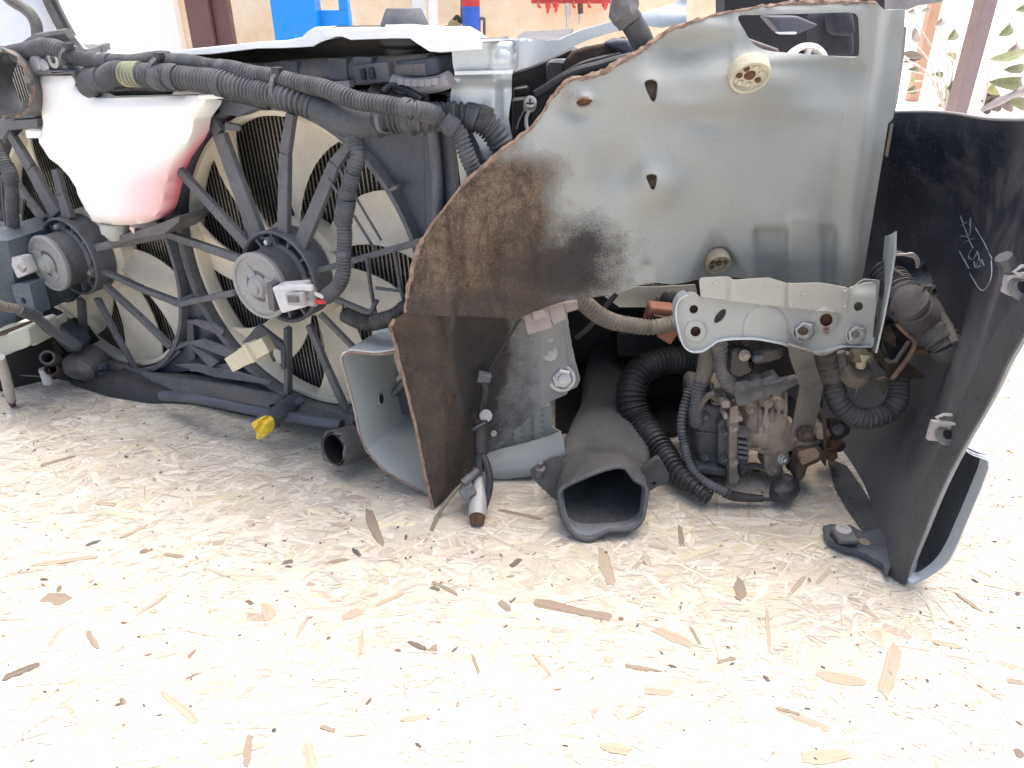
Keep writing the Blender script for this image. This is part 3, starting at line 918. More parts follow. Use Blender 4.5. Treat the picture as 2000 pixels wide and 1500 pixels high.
# shroud plate with two round openings
def circ_uv(c, r, off, n=64):
    return [proj(onplane(c, r, 2 * math.pi * k / n, off)) for k in range(n)]
sh_out = [(-70, 238), (40, 232), (75, 226), (200, 215), (380, 205), (440, 190), (560, 192), (660, 225), (740, 250), (905, 246), (915, 420), (880, 620), (820, 806), (700, 818), (640, 812), (560, 785), (470, 742),
          (380, 722), (330, 730), (255, 728), (170, 702), (80, 640), (20, 590), (-70, 560)]
sh = obj('shroud_plate', sheet(sh_out, lambda u, v: Q(u, v, 0.0), holes=[circ_uv(C1, 0.1835, 0), circ_uv(C2, 0.1835, 0)], step=40, edge_step=14, ext=-NN * 0.028), M_shroudb, rad, bevel=0.001)
for c in (C1, C2):
    obj('opening_rim', lathe(c, NN, [(-0.03, 0.1835), (0.010, 0.1825), (0.013, 0.185), (0.012, 0.1895), (0.0, 0.191), (-0.002, 0.186)], 72), M_shroud, rad)

# fans
def fan(c, phase):
    f = obj('fan_ring', lathe(c, NN, [(-0.020, 0.1815), (-0.004, 0.1812), (-0.001, 0.1795), (-0.001, 0.1745), (-0.004, 0.1735), (-0.020, 0.1740), (-0.020, 0.1815)], 72), M_fan, rad)
    obj('fan_hub', lathe(c, NN, [(-0.03, 0.0), (-0.03, 0.060), (-0.005, 0.060), (0.002, 0.055), (0.003, 0.0)], 40), M_fan, f)
    for k in range(7):
        a0 = phase + 2 * math.pi * k / 7
        rows = []
        for i in range(9):
            s = i / 8
            r = lerp(0.055, 0.175, s)
            sweep = -0.10 * s - 0.22 * s * s
            half = lerp(0.23, 0.225, s)
            row = []
            for j in range(7):
                q = j / 6 * 2 - 1
                a = a0 + sweep + q * half
                off = -0.014 - q * lerp(0.012, 0.008, s) - 0.004 * (1 - q * q)
                row.append(onplane(c, r, a, off))
            rows.append(row)
        obj('fan_blade', loft(rows, 0.0022), M_fan, f)
    return f
fan(C1, 1.31 + 0.32)
fan(C2, -0.47 + 0.32)

# motor carriers, motors
def motor(c, plug_ang):
    m = obj('motor_carrier', lathe(c, NN, [(0.004, 0.045), (0.004, 0.0545), (0.018, 0.0545), (0.034, 0.0555), (0.036, 0.0535), (0.034, 0.0515), (0.012, 0.050), (0.012, 0.042), (0.004, 0.042)], 48), M_shroud, rad)
    for k in range(12):
        a = 2 * math.pi * k / 12 + 0.1
        obj('carrier_rib', bar(onplane(c, 0.036, a, 0.020), onplane(c, 0.052, a, 0.022), 0.003, 0.003, 0.022, 0.018), M_shroud, m)
    for k in range(3):
        a = math.pi / 2 + 0.15 + 2 * math.pi * k / 3
        p = onplane(c, 0.043, a, 0.026)
        obj('motor_lug', [bar(onplane(c, 0.03, a, 0.030), onplane(c, 0.0475, a, 0.030), 0.022, 0.014, 0.006), lathe(p, NN, [(0.004, 0.0), (0.004, 0.006), (0.010, 0.005), (0.0105, 0.0)], 12)], M_shroud, m)
        obj('screw', lathe(onplane(c, 0.043, a, 0.036), NN, [(0, 0), (0, 0.0035), (0.003, 0.003), (0.0035, 0)], 10), M_zinc, m)
    b = obj('motor_can', lathe(c, NN, [(0.012, 0.0), (0.012, 0.040), (0.030, 0.0405), (0.034, 0.0375), (0.064, 0.0370), (0.066, 0.0)], 48), M_motor, rad)
    obj('motor_cap', lathe(c + NN * 0.064, NN, [(-0.004, 0.0), (-0.004, 0.0385), (0.001, 0.0392), (0.003, 0.0378), (0.003, 0.0345), (0.001, 0.0338), (0.001, 0.014), (0.0035, 0.0125), (0.007, 0.0110), (0.0085, 0.0075), (0.0105, 0.0068), (0.0115, 0.005), (0.0115, 0.0)], 48), M_cap, b)
    for a in (0.5, 2.1, 3.6, 5.3):
        obj('cap_rivet', lathe(onplane(c, 0.027, a, 0.065), NN, [(0, 0.0018), (0.0012, 0.0014), (0.0015, 0)], 8), M_alu, b)
    # raised pad of the cap
    a = plug_ang
    obj('cap_pad', bar(onplane(c, 0.010, a, 0.0655), onplane(c, 0.030, a, 0.0655), 0.030, 0.026, 0.0035), M_cap, b, bevel=0.0012)
    obj('cap_pad', bar(onplane(c, 0.012, a + math.pi * 0.72, 0.0655), onplane(c, 0.024, a + math.pi * 0.72, 0.0655), 0.012, 0.010, 0.003), M_cap, b, bevel=0.001)
    return b
m1 = motor(C1, -0.12)
m2 = motor(C2, math.pi - 0.1)

# struts of the shroud, each from the carrier out to the rim
def strut(pts, w0, w1, t=0.012, offs=(0.024, 0.012), mat=M_shroud):
    g = []
    n = len(pts)
    for i in range(n - 1):
        s0, s1 = i / (n - 1), (i + 1) / (n - 1)
        o0, o1 = lerp(offs[0], offs[1], s0), lerp(offs[0], offs[1], s1)
        a, b = Q(*pts[i], o0), Q(*pts[i + 1], o1)
        k = (a - CAM).length / FPX
        g.append(bar(a, b, lerp(w0, w1, s0) * k * 0.88, lerp(w0, w1, s1) * k * 0.88, t * 0.5))
    return obj('strut', g, mat, rad, bevel=0.0012)
strut([(507, 470), (430, 262), (416, 232)], 44, 22, 0.016)
strut([(440, 245), (470, 250)], 16, 12)
strut([(555, 460), (558, 300), (570, 222)], 28, 20, 0.016)
strut([(588, 480), (655, 320), (684, 282)], 32, 18, 0.016)
strut([(600, 535), (700, 506), (826, 470)], 12, 14, 0.010)
strut([(485, 480), (420, 408), (345, 326)], 27, 18, 0.014, (0.028, 0.034))
strut([(338, 326), (374, 310)], 18, 14, 0.012, (0.034, 0.004))
strut([(470, 506), (328, 457)], 19, 16, 0.014)
strut([(460, 571), (392, 585), (350, 594)], 13, 12, 0.016)
strut([(203, 529), (280, 565), (350, 592)], 10, 14, 0.016)
strut([(350, 592), (385, 575)], 16, 12, 0.016, (0.012, 0.0))
strut([(625, 612), (690, 678)], 13, 12)
strut([(648, 582), (730, 614)], 13, 10)
strut([(604, 635), (640, 720), (676, 800)], 15, 19, 0.014)
strut([(562, 640), (563, 720), (562, 805)], 11, 13, 0.020)
strut([(640, 348), (690, 420), (735, 492)], 6, 6, 0.006)
strut([(662, 330), (745, 470)], 5, 5, 0.006)
strut([(716, 503), (724, 560), (733, 612)], 8, 8, 0.008)
strut([(770, 490), (782, 560), (792, 600)], 8, 8, 0.008)
strut([(733, 562), (786, 569)], 7, 7, 0.006)
strut([(722, 612), (738, 585)], 10, 8, 0.008)
strut([(186, 484), (260, 470), (330, 456)], 15, 15, 0.014)
strut([(206, 557), (275, 620), (335, 678)], 12, 14, 0.016)
strut([(335, 680), (372, 668)], 12, 10, 0.012, (0.012, 0.0))
strut([(190, 582), (228, 655), (268, 726)], 16, 12, 0.012)
strut([(200, 600), (232, 668)], 14, 14, 0.006, (0.018, 0.016))
strut([(268, 727), (320, 712), (352, 684)], 9, 7, 0.008, (0.012, 0.004))
strut([(159, 585), (163, 650), (167, 716)], 15, 18, 0.016)
strut([(108, 575), (78, 622)], 12, 12, 0.012)
strut([(112, 420), (62, 330), (22, 262)], 36, 18, 0.016)
strut([(136, 428), (122, 380), (110, 330)], 30, 18, 0.016)
strut([(88, 432), (55, 390), (34, 358)], 20, 16, 0.014)
strut([(60, 464), (0, 438), (-40, 420)], 14, 12, 0.012)

# top tabs and brackets of the shroud
def plate(name, pts, off, th, mat, parent, bev=0.001):
    return obj(name, sheet(pts, lambda u, v: Q(u, v, off), step=60, ext=-NN * th), mat, parent, bevel=bev)
plate('shroud_tab', K('a', (10, 215), (40, 195), (150, 175), (360, 160), (370, 240), (240, 262), (100, 270), (30, 250)), 0.02, 0.02, M_shroud, rad)
plate('shroud_tab', K(1, (1190, 560), (1380, 545), (1480, 590), (1330, 650), (1240, 640)), 0.018, 0.02, M_shroudb, rad)
plate('reservoir_shelf', K('a', (915, 1405), (1200, 1290), (1560, 1180), (1750, 1105), (1750, 1165), (1600, 1290), (1300, 1340), (940, 1450)), 0.045, 0.05, M_pipe, rad)
plate('shelf_back', K('a', (1540, 980), (1745, 800), (1750, 1115), (1545, 1180)), 0.006, 0.01, M_shroudb, rad)
plate('shroud_side_rib', K(2, (470, 1040), (495, 1035), (500, 1055), (455, 1075), (450, 1060)), 0.02, 0.015, M_shroud, rad)
for q in ((75, 695), (1990, 600)):
    pass
# air flaps between the fans
for pts, off in (([(1050, 655), (1090, 638), (1190, 660), (1250, 705), (1235, 735)], 0.012), ([(1040, 772), (1130, 748), (1240, 790), (1350, 850), (1345, 885), (1180, 820)], 0.016),
                 ([(1055, 785), (1120, 820), (1215, 880), (1175, 915)], 0.020), ([(1185, 905), (1285, 880), (1345, 910), (1310, 945)], 0.014), ([(1090, 890), (1180, 905), (1320, 935), (1510, 990), (1500, 1005), (1190, 960), (980, 895)], 0.018)):
    plate('shroud_flap', K(4, *pts), off, 0.004, M_shroud, rad, 0.0006)
plate('flap_frame', K(4, (1040, 640), (1075, 640), (1090, 860), (1050, 880)), 0.008, 0.01, M_shroudb, rad)

# lower tank: sloping dusty ledge and front face
def strip3(name, top, bot, mat, parent, th=0.003):
    return obj(name, loft([top, bot], th), mat, parent)
lt = [K('b', x, y) for x, y in ((720, 885), (880, 925), (1250, 1010), (1714, 1085))] + [K('c', x, y) for x, y in ((300, 1020), (560, 1085), (940, 1185), (1060, 1215))]
lb = [K('b', x, y) for x, y in ((720, 930), (900, 985), (1250, 1085), (1714, 1160))] + [K('c', x, y) for x, y in ((300, 1095), (560, 1150), (940, 1260), (1060, 1290))]
lc = [(u, v + 24) for u, v in lb]
obj('lower_tank', loft([[Q(u, v, -0.02) for u, v in lt], [Q(u, v, 0.022) for u, v in lb], [Q(u, v, 0.022) for u, v in lc], [Q(u, v + 4, -0.03) for u, v in lc]], 0.003), grimy('dusty_lower_tank', (0.10, 0.105, 0.11), 0.6, dust=0.5, dustcol=(0.28, 0.27, 0.25)), rad, sharp=20)
obj('tank_bracket', [bar(Q(*K('b', 800, 960), 0.03), Q(*K('b', 830, 1120), 0.03), 0.03, 0.034, 0.02), bar(Q(*K('b', 770, 1000), 0.04), Q(*K('b', 860, 1015), 0.04), 0.008, 0.008, 0.012),
                     bar(Q(*K('b', 780, 1060), 0.04), Q(*K('b', 865, 1070), 0.04), 0.008, 0.008, 0.012)], M_shroudb, rad, bevel=0.001)

# drain pipe with yellow plug
dp = obj('drain_pipe', tube([Q(*K('c', 660, 1175), 0.02), Q(*K('c', 600, 1225), 0.04), Q(*K('c', 500, 1290), 0.07), Q(*K('c', 440, 1330), 0.085)], [0.011, 0.0115, 0.0105, 0.0105], 16), M_shroudb, rad)
obj('pipe_arm', bar(Q(*K('c', 530, 1235), 0.05), Q(*K('c', 590, 1145), 0.02), 0.006, 0.009, 0.006), M_shroudb, dp)
obj('pipe_arm', bar(Q(*K('c', 640, 1205), 0.03), Q(*K('c', 725, 1148), 0.02), 0.006, 0.008, 0.006), M_shroudb, dp)
yp = obj('yellow_plug', sheet(spline(K('c', (378, 1322), (410, 1300), (462, 1300), (488, 1345), (475, 1390), (438, 1425), (412, 1422), (405, 1375)), 4, True), lambda u, v: Q(u, v, 0.094 + 0.004 * math.sin(u * 0.35 + v * 0.2)), step=5, ext=-NN * 0.012), M_yellow, rad, bevel=0.0015)
obj('drain_stub', lathe(Q(*K('c', 545, 1335), 0.05), (0, 0, 1), [(0, 0), (0, 0.005), (0.03, 0.005)], 12), M_shroudb, rad)

# loose beige connector, its holder
obj('plug_holder', sheet(K('c', (310, 790), (420, 660), (600, 800), (600, 960), (575, 960), (570, 840), (430, 760)), lambda u, v: Q(u, v, 0.028), step=40, ext=-NN * 0.006), M_shroudb, rad, bevel=0.001)
bc = obj('beige_plug', bar(Q(*K('c', 245, 925), 0.075), Q(*K('c', 400, 835), 0.062), 0.019, 0.021, 0.014), M_bconn, rad, bevel=0.001)
obj('plug_sleeve', bar(Q(*K('c', 340, 868), 0.068), Q(*K('c', 495, 785), 0.055), 0.022, 0.019, 0.018), M_bconn, bc, bevel=0.001)
obj('plug_collar', bar(Q(*K('c', 385, 842), 0.066), Q(*K('c', 405, 832), 0.066), 0.024, 0.024, 0.020), M_bconn, bc, bevel=0.001)
obj('plug_wire', tube([Q(*K('c', 490, 790), 0.055), Q(*K('c', 512, 815), 0.05), Q(*K('c', 510, 860), 0.04), Q(*K('c', 530, 900), 0.025)], 0.0022, 8), M_brownhose, bc)

# upper tank with clips, gasket and filler knobs
def qpath(n, pts, off):
    return [Q(*K(n, x, y), off) for x, y in pts]
ut = obj('upper_tank', tube(qpath(2, [(-1300, 520), (-900, 485), (-400, 440), (0, 405), (400, 392), (700, 380)], 0.0), 0.0130, 20), grimy('dusty_tank', (0.17, 0.16, 0.15), 0.6, dust=0.5, dustcol=(0.3, 0.27, 0.23), var=0.3), rad)
for x in (-300, -80, 190, 330):
    obj('tank_clip', box(Q(*K(2, x, 395 - x * 0.05), 0.010), E1 * 0.011, NN * 0.006, ZZ * 0.010), M_shroud, ut, bevel=0.0012)
plate('tank_bracket', K(2, (245, 365), (445, 345), (460, 460), (270, 470)), 0.022, 0.012, M_shroud, rad, 0.002)
plate('bracket_slot', K(2, (290, 385), (310, 382), (320, 445), (300, 448)), 0.026, 0.006, M_black, rad)
plate('bracket_slot', K(2, (335, 380), (360, 377), (372, 440), (345, 444)), 0.026, 0.006, M_black, rad)
plate('tank_end', K(2, (480, 340), (720, 315), (750, 420), (490, 450)), 0.012, 0.045, M_shroudb, rad, 0.004)
obj('tank_gasket', tube(qpath(2, [(480, 455), (540, 475), (640, 480), (740, 465), (800, 440)], 0.014), 0.0075, 10), M_gasket, rad)
for k in range(6):
    obj('gasket_tooth', box(Q(*K(2, 530 + k * 38, 462 - (k - 2.5) ** 2 * 1.5), 0.022), E1 * 0.0035, NN * 0.003, ZZ * 0.003), M_gasket, rad)
kn = obj('filler_knob', lathe(Q(*K(2, 460, 540), -0.005), (0.1, -0.3, 1), [(-0.03, 0), (-0.03, 0.022), (0.004, 0.022), (0.010, 0.017), (0.012, 0)], 24), M_shroud, rad)
obj('filler_knob', lathe(Q(*K(2, 590, 560), 0.0), (0, -0.5, 1), [(-0.03, 0), (-0.03, 0.015), (0.004, 0.015), (0.008, 0.01), (0.009, 0)], 20), M_shroud, rad)
for x in (-1050, -640, -210):
    plate('tank_ledge', K(2, (x, 560 - x * 0.04), (x + 330, 545 - x * 0.04), (x + 330, 568 - x * 0.04), (x, 585 - x * 0.04)), 0.012, 0.02, M_shroudb, rad, 0.001)
for k in range(16):
    obj('ledge_tooth', box(Q(*K(2, -60 + k * 20, 482 - k * 1.0), 0.014), E1 * 0.0022, NN * 0.004, ZZ * 0.003), M_gasket, rad)
# right end tank: dark vertical face and pale strip
plate('side_tank', K(2, (640, 735), (840, 715), (850, 1060), (740, 1210), (650, 1330)), 0.006, 0.03, M_shroudb, rad, 0.004)
obj('side_rib', tube(qpath(2, [(700, 730), (720, 900), (730, 1080), (725, 1240)], 0.012), 0.006, 12), M_shroud, rad)
plate('side_seal', K(2, (800, 735), (830, 730), (850, 1050), (832, 1070)), 0.014, 0.01, M_deep, rad)
plate('side_strip', K(2, (822, 750), (868, 730), (892, 1000), (858, 1050)), 0.018, 0.008, M_cream, rad, 0.001)
# dark panel added as the shaded gap between tank and rail
obj('gap_panel', sheet(K(2, (-1250, 380), (-700, 320), (-300, 290), (0, 240), (760, 240), (830, 300), (840, 760), (0, 660), (-1250, 640)), lambda u, v: Q(u, v, -0.075), step=60, ext=-NN * 0.004), M_deep, rad)
# rubber foot under the rail
obj('mount_foot', [lathe(Q(*K(2, 545, 270), -0.02), (0, 0, 1), [(-0.03, 0), (-0.03, 0.022), (0.0, 0.020), (0.004, 0.026), (0.010, 0.026), (0.010, 0)], 20)], M_black, rad)

# ================================================================== undertray, hoses and stubs below
tr_t = [K('b', x, y) for x, y in ((560, 1090), (700, 1110), (900, 1095), (1050, 1090), (1250, 1150), (1714, 1225))] + [K('c', x, y) for x, y in ((250, 1190), (560, 1245), (800, 1275), (1030, 1300))]
tr_b = [K('b', x, y) for x, y in ((600, 1150), (760, 1210), (900, 1255), (1050, 1280), (1250, 1315), (1714, 1330))] + [K('c', x, y) for x, y in ((250, 1215), (400, 1275), (700, 1320), (1010, 1350))]
tr_b = [K('b', x, y) for x, y in ((600, 1160), (760, 1210), (900, 1255), (1050, 1280), (1250, 1310), (1600, 1322))] + [K('c', x, y) for x, y in ((340, 1265), (560, 1300), (800, 1335), (1030, 1360))]
lo_ = [G(u, v, 0.003) for u, v in tr_b]
mi_ = []
for (u, v), (a, b), q in zip(tr_t, tr_b, lo_):
    mi_.append(P(lerp(u, a, 0.5), lerp(v, b, 0.5), q.y + 0.003))
hi_ = [P(u, v, q.y + 0.018) for (u, v), q in zip(tr_t, lo_)]
ut_ = thing('undertray', 'black crumpled undertray lying on the board below the radiator', 'undertray', lo_[4])
rows = [spline([tuple(p) for p in r_], 5) for r_ in (lo_, mi_, hi_, [p + Vector((0, 0.06, -0.004)) for p in hi_])]
for r_ in rows[1:3]:
    for i, p in enumerate(r_):
        r_[i] = (p[0], p[1], p[2] + 0.004 * math.sin(i * 0.9) * math.sin(i * 0.37))
obj('tray_skin', loft(rows, 0.003), grimy('crumpled_black_tray', (0.020, 0.021, 0.023), 0.6, dust=0.35, dustcol=(0.11, 0.105, 0.10), var=0.4), ut_, sharp=50)
for q in ((960, 1215), (1440, 1262), (1560, 1262)):
    u, v = K('b', *q)
    obj('tray_clip', lathe(P(u, v, G(u, v + 14, 0).y + 0.006), (0, -1, 0.6), [(0, 0), (0, 0.006), (0.002, 0.005), (0.0025, 0)], 12), M_gasket, ut_)
obj('tray_pipe', tube([P(*K('b', x, y), 0.845 + (1700 - x) * 0.00016) for x, y in ((1360, 1255), (1500, 1262), (1714, 1290))] + [P(*K('c', 560, 1262), 0.815), P(*K('c', 980, 1330), 0.78)], 0.007, 12), M_shroudb, ut_)

# stubs at the lower left of the radiator
st = thing('coolant_pipe_stub', 'open end of a grey coolant pipe at the lower left of the radiator', 'pipe', G(*K('b', 560, 1150)))
a, b = P(*K('b', 395, 935), 0.955), P(*K('b', 560, 1010), 1.03)
obj('pipe_stub', tube([a, a.lerp(b, .5), b], 0.0105, 20, wall=0.003, sp=False), M_pipe, st)
obj('lower_pipe', tube([P(*K('b', 425, 1030), 0.955), P(*K('b', 520, 1060), 1.0)], 0.0095, 16, wall=0.002), M_rustd, st)
obj('pipe_clamp', [lathe(P(*K('b', 385, 1090), 0.965), (0, 0, 1), [(-0.012, 0), (-0.012, 0.007), (0.012, 0.007), (0.012, 0)], 12)], M_wconn, st)
obj('pipe_elbow', sheet(spline(K('b', (520, 950), (620, 940), (720, 990), (790, 1080), (780, 1150), (660, 1130), (560, 1090), (520, 1040)), 4, True), lambda u, v: P(u, v, 0.99 - 0.02 * math.sin(max(0, min(1, (v - 690) / 60)) * math.pi)), step=8, ext=Vector((0, 0.05, 0))), M_pipe, st, bevel=0.003)

# torn grey pipe end beside the cut frame rail
tp = thing('torn_pipe', 'short grey pipe with torn open end beside the cut frame rail', 'pipe', G(650, 912))
a, b = P(*K(5, 118, 1072), 0.745), P(*K(5, 420, 985), 0.82)
pa = [a + (b - a) * k / 8 for k in range(9)]
V, F = tube(pa, [0.0235, 0.0225, 0.0205, 0.021], 24, wall=0.003, sp=False, step=0.01)
for i, p in enumerate(V):
    if (p - a).length < 0.028:
        V[i] = p + (b - a).normalized() * (0.008 * random.random())
dz = min(p.z for p in V)
obj('pipe_body', (V, F), M_pipe, tp)
obj('inner_lining', tube([a + (b - a) * 0.04, a + (b - a) * 0.5], 0.0195, 20, wall=0.0015), M_deep, tp)

# ================================================================== coolant reservoir
t = NT('milky_plastic')
at = t.n('ShaderNodeAttribute', attribute_name='mask')
sp = t.n('ShaderNodeSeparateColor'); t.l(at.outputs['Color'], sp.inputs[0])
co = t.coord()
c = t.mix(sp.outputs[0], (0.94, 0.925, 0.89), (0.80, 0.13, 0.20))
c = t.mix(t.math('MULTIPLY', sp.outputs[1], t.noise(co, 40, 4)), c, (0.66, 0.58, 0.46))
M_milk = t.set(Base_Color=c, Roughness=0.35, Subsurface_Weight=0.5, Subsurface_Radius=(0.02, 0.01, 0.01), Subsurface_Scale=0.5)
front = K(1, (178, 424), (384, 424), (392, 470), (410, 500), (512, 551), (800, 545), (1000, 536), (1130, 534), (1108, 605), (1055, 680), (1047, 745), (1022, 800), (985, 850), (950, 905), (920, 970), (902, 1040), (888, 1110),
          (872, 1180), (845, 1225), (800, 1248), (700, 1264), (600, 1262), (530, 1250), (482, 1220), (450, 1170), (408, 1090), (400, 1055), (360, 990), (300, 925), (225, 850), (192, 800), (188, 772), (205, 740), (215, 690), (200, 600), (185, 500))
res = thing('coolant_reservoir', 'white plastic coolant reservoir with pink fluid, held above the left fan', 'reservoir', Q(240, 440, 0.08))
def res_fn(u, v):
    d = 0.055
    return Q(u, v, d)
def res_attr(u, v):
    # pink where coolant stands behind the milky wall, fade to the left paints in the bright glare
    x = 2.857 * u; y = 2.857 * v
    m = smooth(560, 850, x) * smooth(840, 1010, y + (x - 900) * 0.3) * 0.46
    return (m, smooth(1180, 1260, y), 0)
# body with rounded front: two layers
cx = sum(p[0] for p in front) / len(front)
cy = 290.0
def shrink(p, k):
    return (cx + (p[0] - cx) * k, cy + (p[1] - cy) * k)
fr_d = dens(front, 10)
def side_attr(u, v):
    return res_attr(u, v)
V, F, UVS = sheet(front, res_fn, step=10, edge_step=9, ext=-NN * 0.030)
# rounded edges: draw the front border back a little
n0 = len(V) // 2
bpts = np.array(fr_d)
for i in range(n0):
    u, v = UVS[i]
    d = np.sqrt(((bpts - np.array([u, v])) ** 2).sum(1)).min()
    k = max(0.0, 1 - d / 22.0)
    V[i] = V[i] - NN * (0.006 * k * k)
def attr_all(u, v):
    return res_attr(u, v)
me_uv = list(UVS)
for i in range(n0, len(V)):
    # back edge of the side walls: full pink below the fluid line
    u, v = UVS[i]
    x, y = 2.857 * u, 2.857 * v
    me_uv[i] = (10000 + u, v)
def attr2(u, v):
    if u > 5000:
        u -= 10000
        x, y = 2.857 * u, 2.857 * v
        return (smooth(690, 860, y + (x - 900) * 0.25) * smooth(700, 850, x) * 0.95, 0.0, 0)
    x, y = 2.857 * u, 2.857 * v
    e = smooth(860, 900, x) * smooth(760, 950, y)
    r = res_attr(u, v)
    return (min(0.65, r[0]), r[1], 0)
obj('tank_body', (V, F, me_uv), M_milk, res, sharp=50, attr=attr2, bevel=0.0)
# right side wall: the coolant shows strongly through it below the fluid line
sd = K(1, (1130, 534), (1108, 605), (1055, 680), (1047, 745), (1022, 800), (985, 850), (950, 905), (920, 970), (902, 1040), (888, 1110), (872, 1180), (848, 1222))
sd = [tuple(p) for p in spline(sd, 3)]
rowsS, uvS = [], []
for k_ in range(7):
    q_ = k_ / 6
    rowsS.append([Q(u, v, 0.0500) - NN * (0.0245 * q_) + E1 * (0.0012 + 0.003 * math.sin(math.pi * q_)) for u, v in sd])
    uvS += [(u + 20000 * 0 + q_ * 0.001, v) for u, v in sd]
Vs, Fs = loft(rowsS)
def side_mask(u, v):
    y = 2.857 * v
    return (0.9 * smooth(800, 850, y) * (1 - 0.25 * smooth(1050, 1200, y)) + 0.06, 0.2 * (1 - smooth(700, 840, y)), 0)
obj('tank_side', (Vs, Fs, uvS), M_milk, res, sharp=60, attr=side_mask)
def rq(name, pts, off, th, mat, bev=0.002):
    return obj(name, sheet(pts, lambda u, v: Q(u, v, off), step=60, ext=-NN * th), mat, res, bevel=bev, attr=(lambda u, v: (0, 0, 0)) if mat is M_milk else None)
rq('top_flange', K(1, (1100, 529), (1275, 522), (1275, 548), (1160, 556), (1100, 560)), 0.056, 0.008, M_milk)
rq('mount_tab', K(1, (134, 728), (230, 728), (230, 772), (146, 772)), 0.052, 0.012, M_milk)
rq('cap_rim', K(1, (162, 398), (290, 393), (412, 396), (412, 412), (300, 418), (170, 419)), 0.060, 0.04, M_shroud, 0.002)
rq('top_ledge', K(1, (960, 512), (1190, 508), (1190, 524), (960, 530)), 0.050, 0.02, M_gasket)
obj('ledge_rust', lathe(Q(*K(1, 1178, 498), 0.045), (0, 0, 1), [(0, 0), (0, 0.008), (0.012, 0.007), (0.012, 0)], 12), M_rust, res)
gp = Q(*K('a', 1125, 1238), 0.040)
obj('drain_grommet', lathe(gp, (0, 0, 1), [(-0.013, 0), (-0.013, 0.010), (-0.008, 0.0135), (-0.005, 0.0135), (-0.004, 0.017), (0.004, 0.0175), (0.008, 0.016), (0.008, 0)], 28), M_cream, res)
obj('drip_nub', lathe(Q(*K('a', 1290, 1215), 0.048), (0, 0, -1), [(0, 0.004), (0.008, 0.001), (0.009, 0)], 10), M_milk, res, attr=lambda u, v: (0.3, 0, 0))

# filler neck bracket behind the cap
nb = thing('neck_bracket', 'grey die-cast bracket with bolt eye behind the reservoir cap', 'bracket', Q(100, 130, 0.03))
def pq(name, n, pts, off, th, mat, parent, bev=0.002):
    return obj(name, sheet(K(n, *pts), lambda u, v: Q(u, v, off), step=60, ext=-NN * th), mat, parent, bevel=bev)
pq('bracket_plate', 'g', [(420, 740), (480, 690), (600, 660), (690, 690), (840, 830), (400, 830)], 0.05, 0.03, M_alu, nb, 0.004)
obj('bolt_eye', lathe(Q(*K('g', 625, 705), 0.056), NN, [(-0.02, 0.0045), (0.0, 0.0045), (0.0, 0.0095), (-0.02, 0.0105), (-0.02, 0.0045)], 20), M_alu, nb)
obj('eye_bore', lathe(Q(*K('g', 625, 705), 0.045), NN, [(0, 0), (0, 0.005), (0.001, 0.005), (0.001, 0)], 16), M_deep, nb)
obj('bracket_boss', [lathe(Q(*K('g', 480, 760), 0.05), NN, [(-0.02, 0.012), (0.004, 0.012), (0.008, 0.008), (0.008, 0)], 16), lathe(Q(*K('g', 580, 780), 0.05), NN, [(-0.02, 0.008), (0.006, 0.008), (0.008, 0.005), (0.008, 0)], 14)], M_alu, nb)

# cut intake pipe at the left edge
ip = thing('intake_pipe', 'thick grey intake pipe with cut open end at the left edge', 'pipe', Q(20, 200, 0.05))
a, b = Q(*K('g', -5, 985), 0.085), Q(*K('g', 430, 1005), 0.03)
ppath = [a + (b - a) * k / 8 for k in range(9)]
V, F = tube(ppath, [0.040, 0.0375, 0.036, 0.036], 32, wall=0.0045, sp=False, step=0.01)
for i, p in enumerate(V):
    if (p - a).length < 0.045:
        V[i] = p - (b - a).normalized() * (0.006 * math.sin(i * 1.7))
obj('pipe_wall', (V, F), M_pipe, ip)
obj('cut_lining', tube([a + (b - a) * 0.02, a + (b - a) * 0.1], 0.0395, 28, wall=0.003), M_edge, ip)
pq('pipe_saddle', 'g', [(-60, 1270), (200, 1285), (390, 1250), (430, 1400), (-60, 1420)], 0.02, 0.03, M_shroudb, ip, 0.004)

# silver hood-latch bracket above the harness, upper left
lb_ = thing('rail_bracket', 'grey stamped bracket at the left end of the top rail', 'bracket', Q(100, 90, 0.0))
obj('bracket_web', sheet(K('g', (-60, 570), (140, 560), (270, 555), (330, 500), (420, 445), (640, 405), (820, 388), (880, 430), (1000, 580), (1010, 650), (850, 640), (660, 500), (620, 460), (460, 490), (300, 590), (-60, 640)), lambda u, v: Q(u, v, 0.015), 0.003, step=30), M_alu, lb_)
obj('bracket_rib', tube([Q(*K('g', x, y), 0.02) for x, y in ((-60, 600), (120, 600), (270, 575), (430, 470), (640, 425), (830, 400))], 0.006, 8), M_pipe, lb_)
obj('prop_rod', bar(Q(*K('g', 1010, 625), 0.02), Q(*K('g', 1285, 545), -0.04), 0.007, 0.008, 0.004), M_pipe, lb_, bevel=0.0006)
obj('prop_rod', bar(Q(*K('g', 960, 530), 0.01), Q(*K('g', 1180, 555), -0.03), 0.004, 0.005, 0.003), M_alu, lb_, bevel=0.0006)
obj('rod_clip', box(Q(*K('g', 1195, 585), -0.02), E1 * 0.006, NN * 0.003, ZZ * 0.003), M_pipe, lb_)

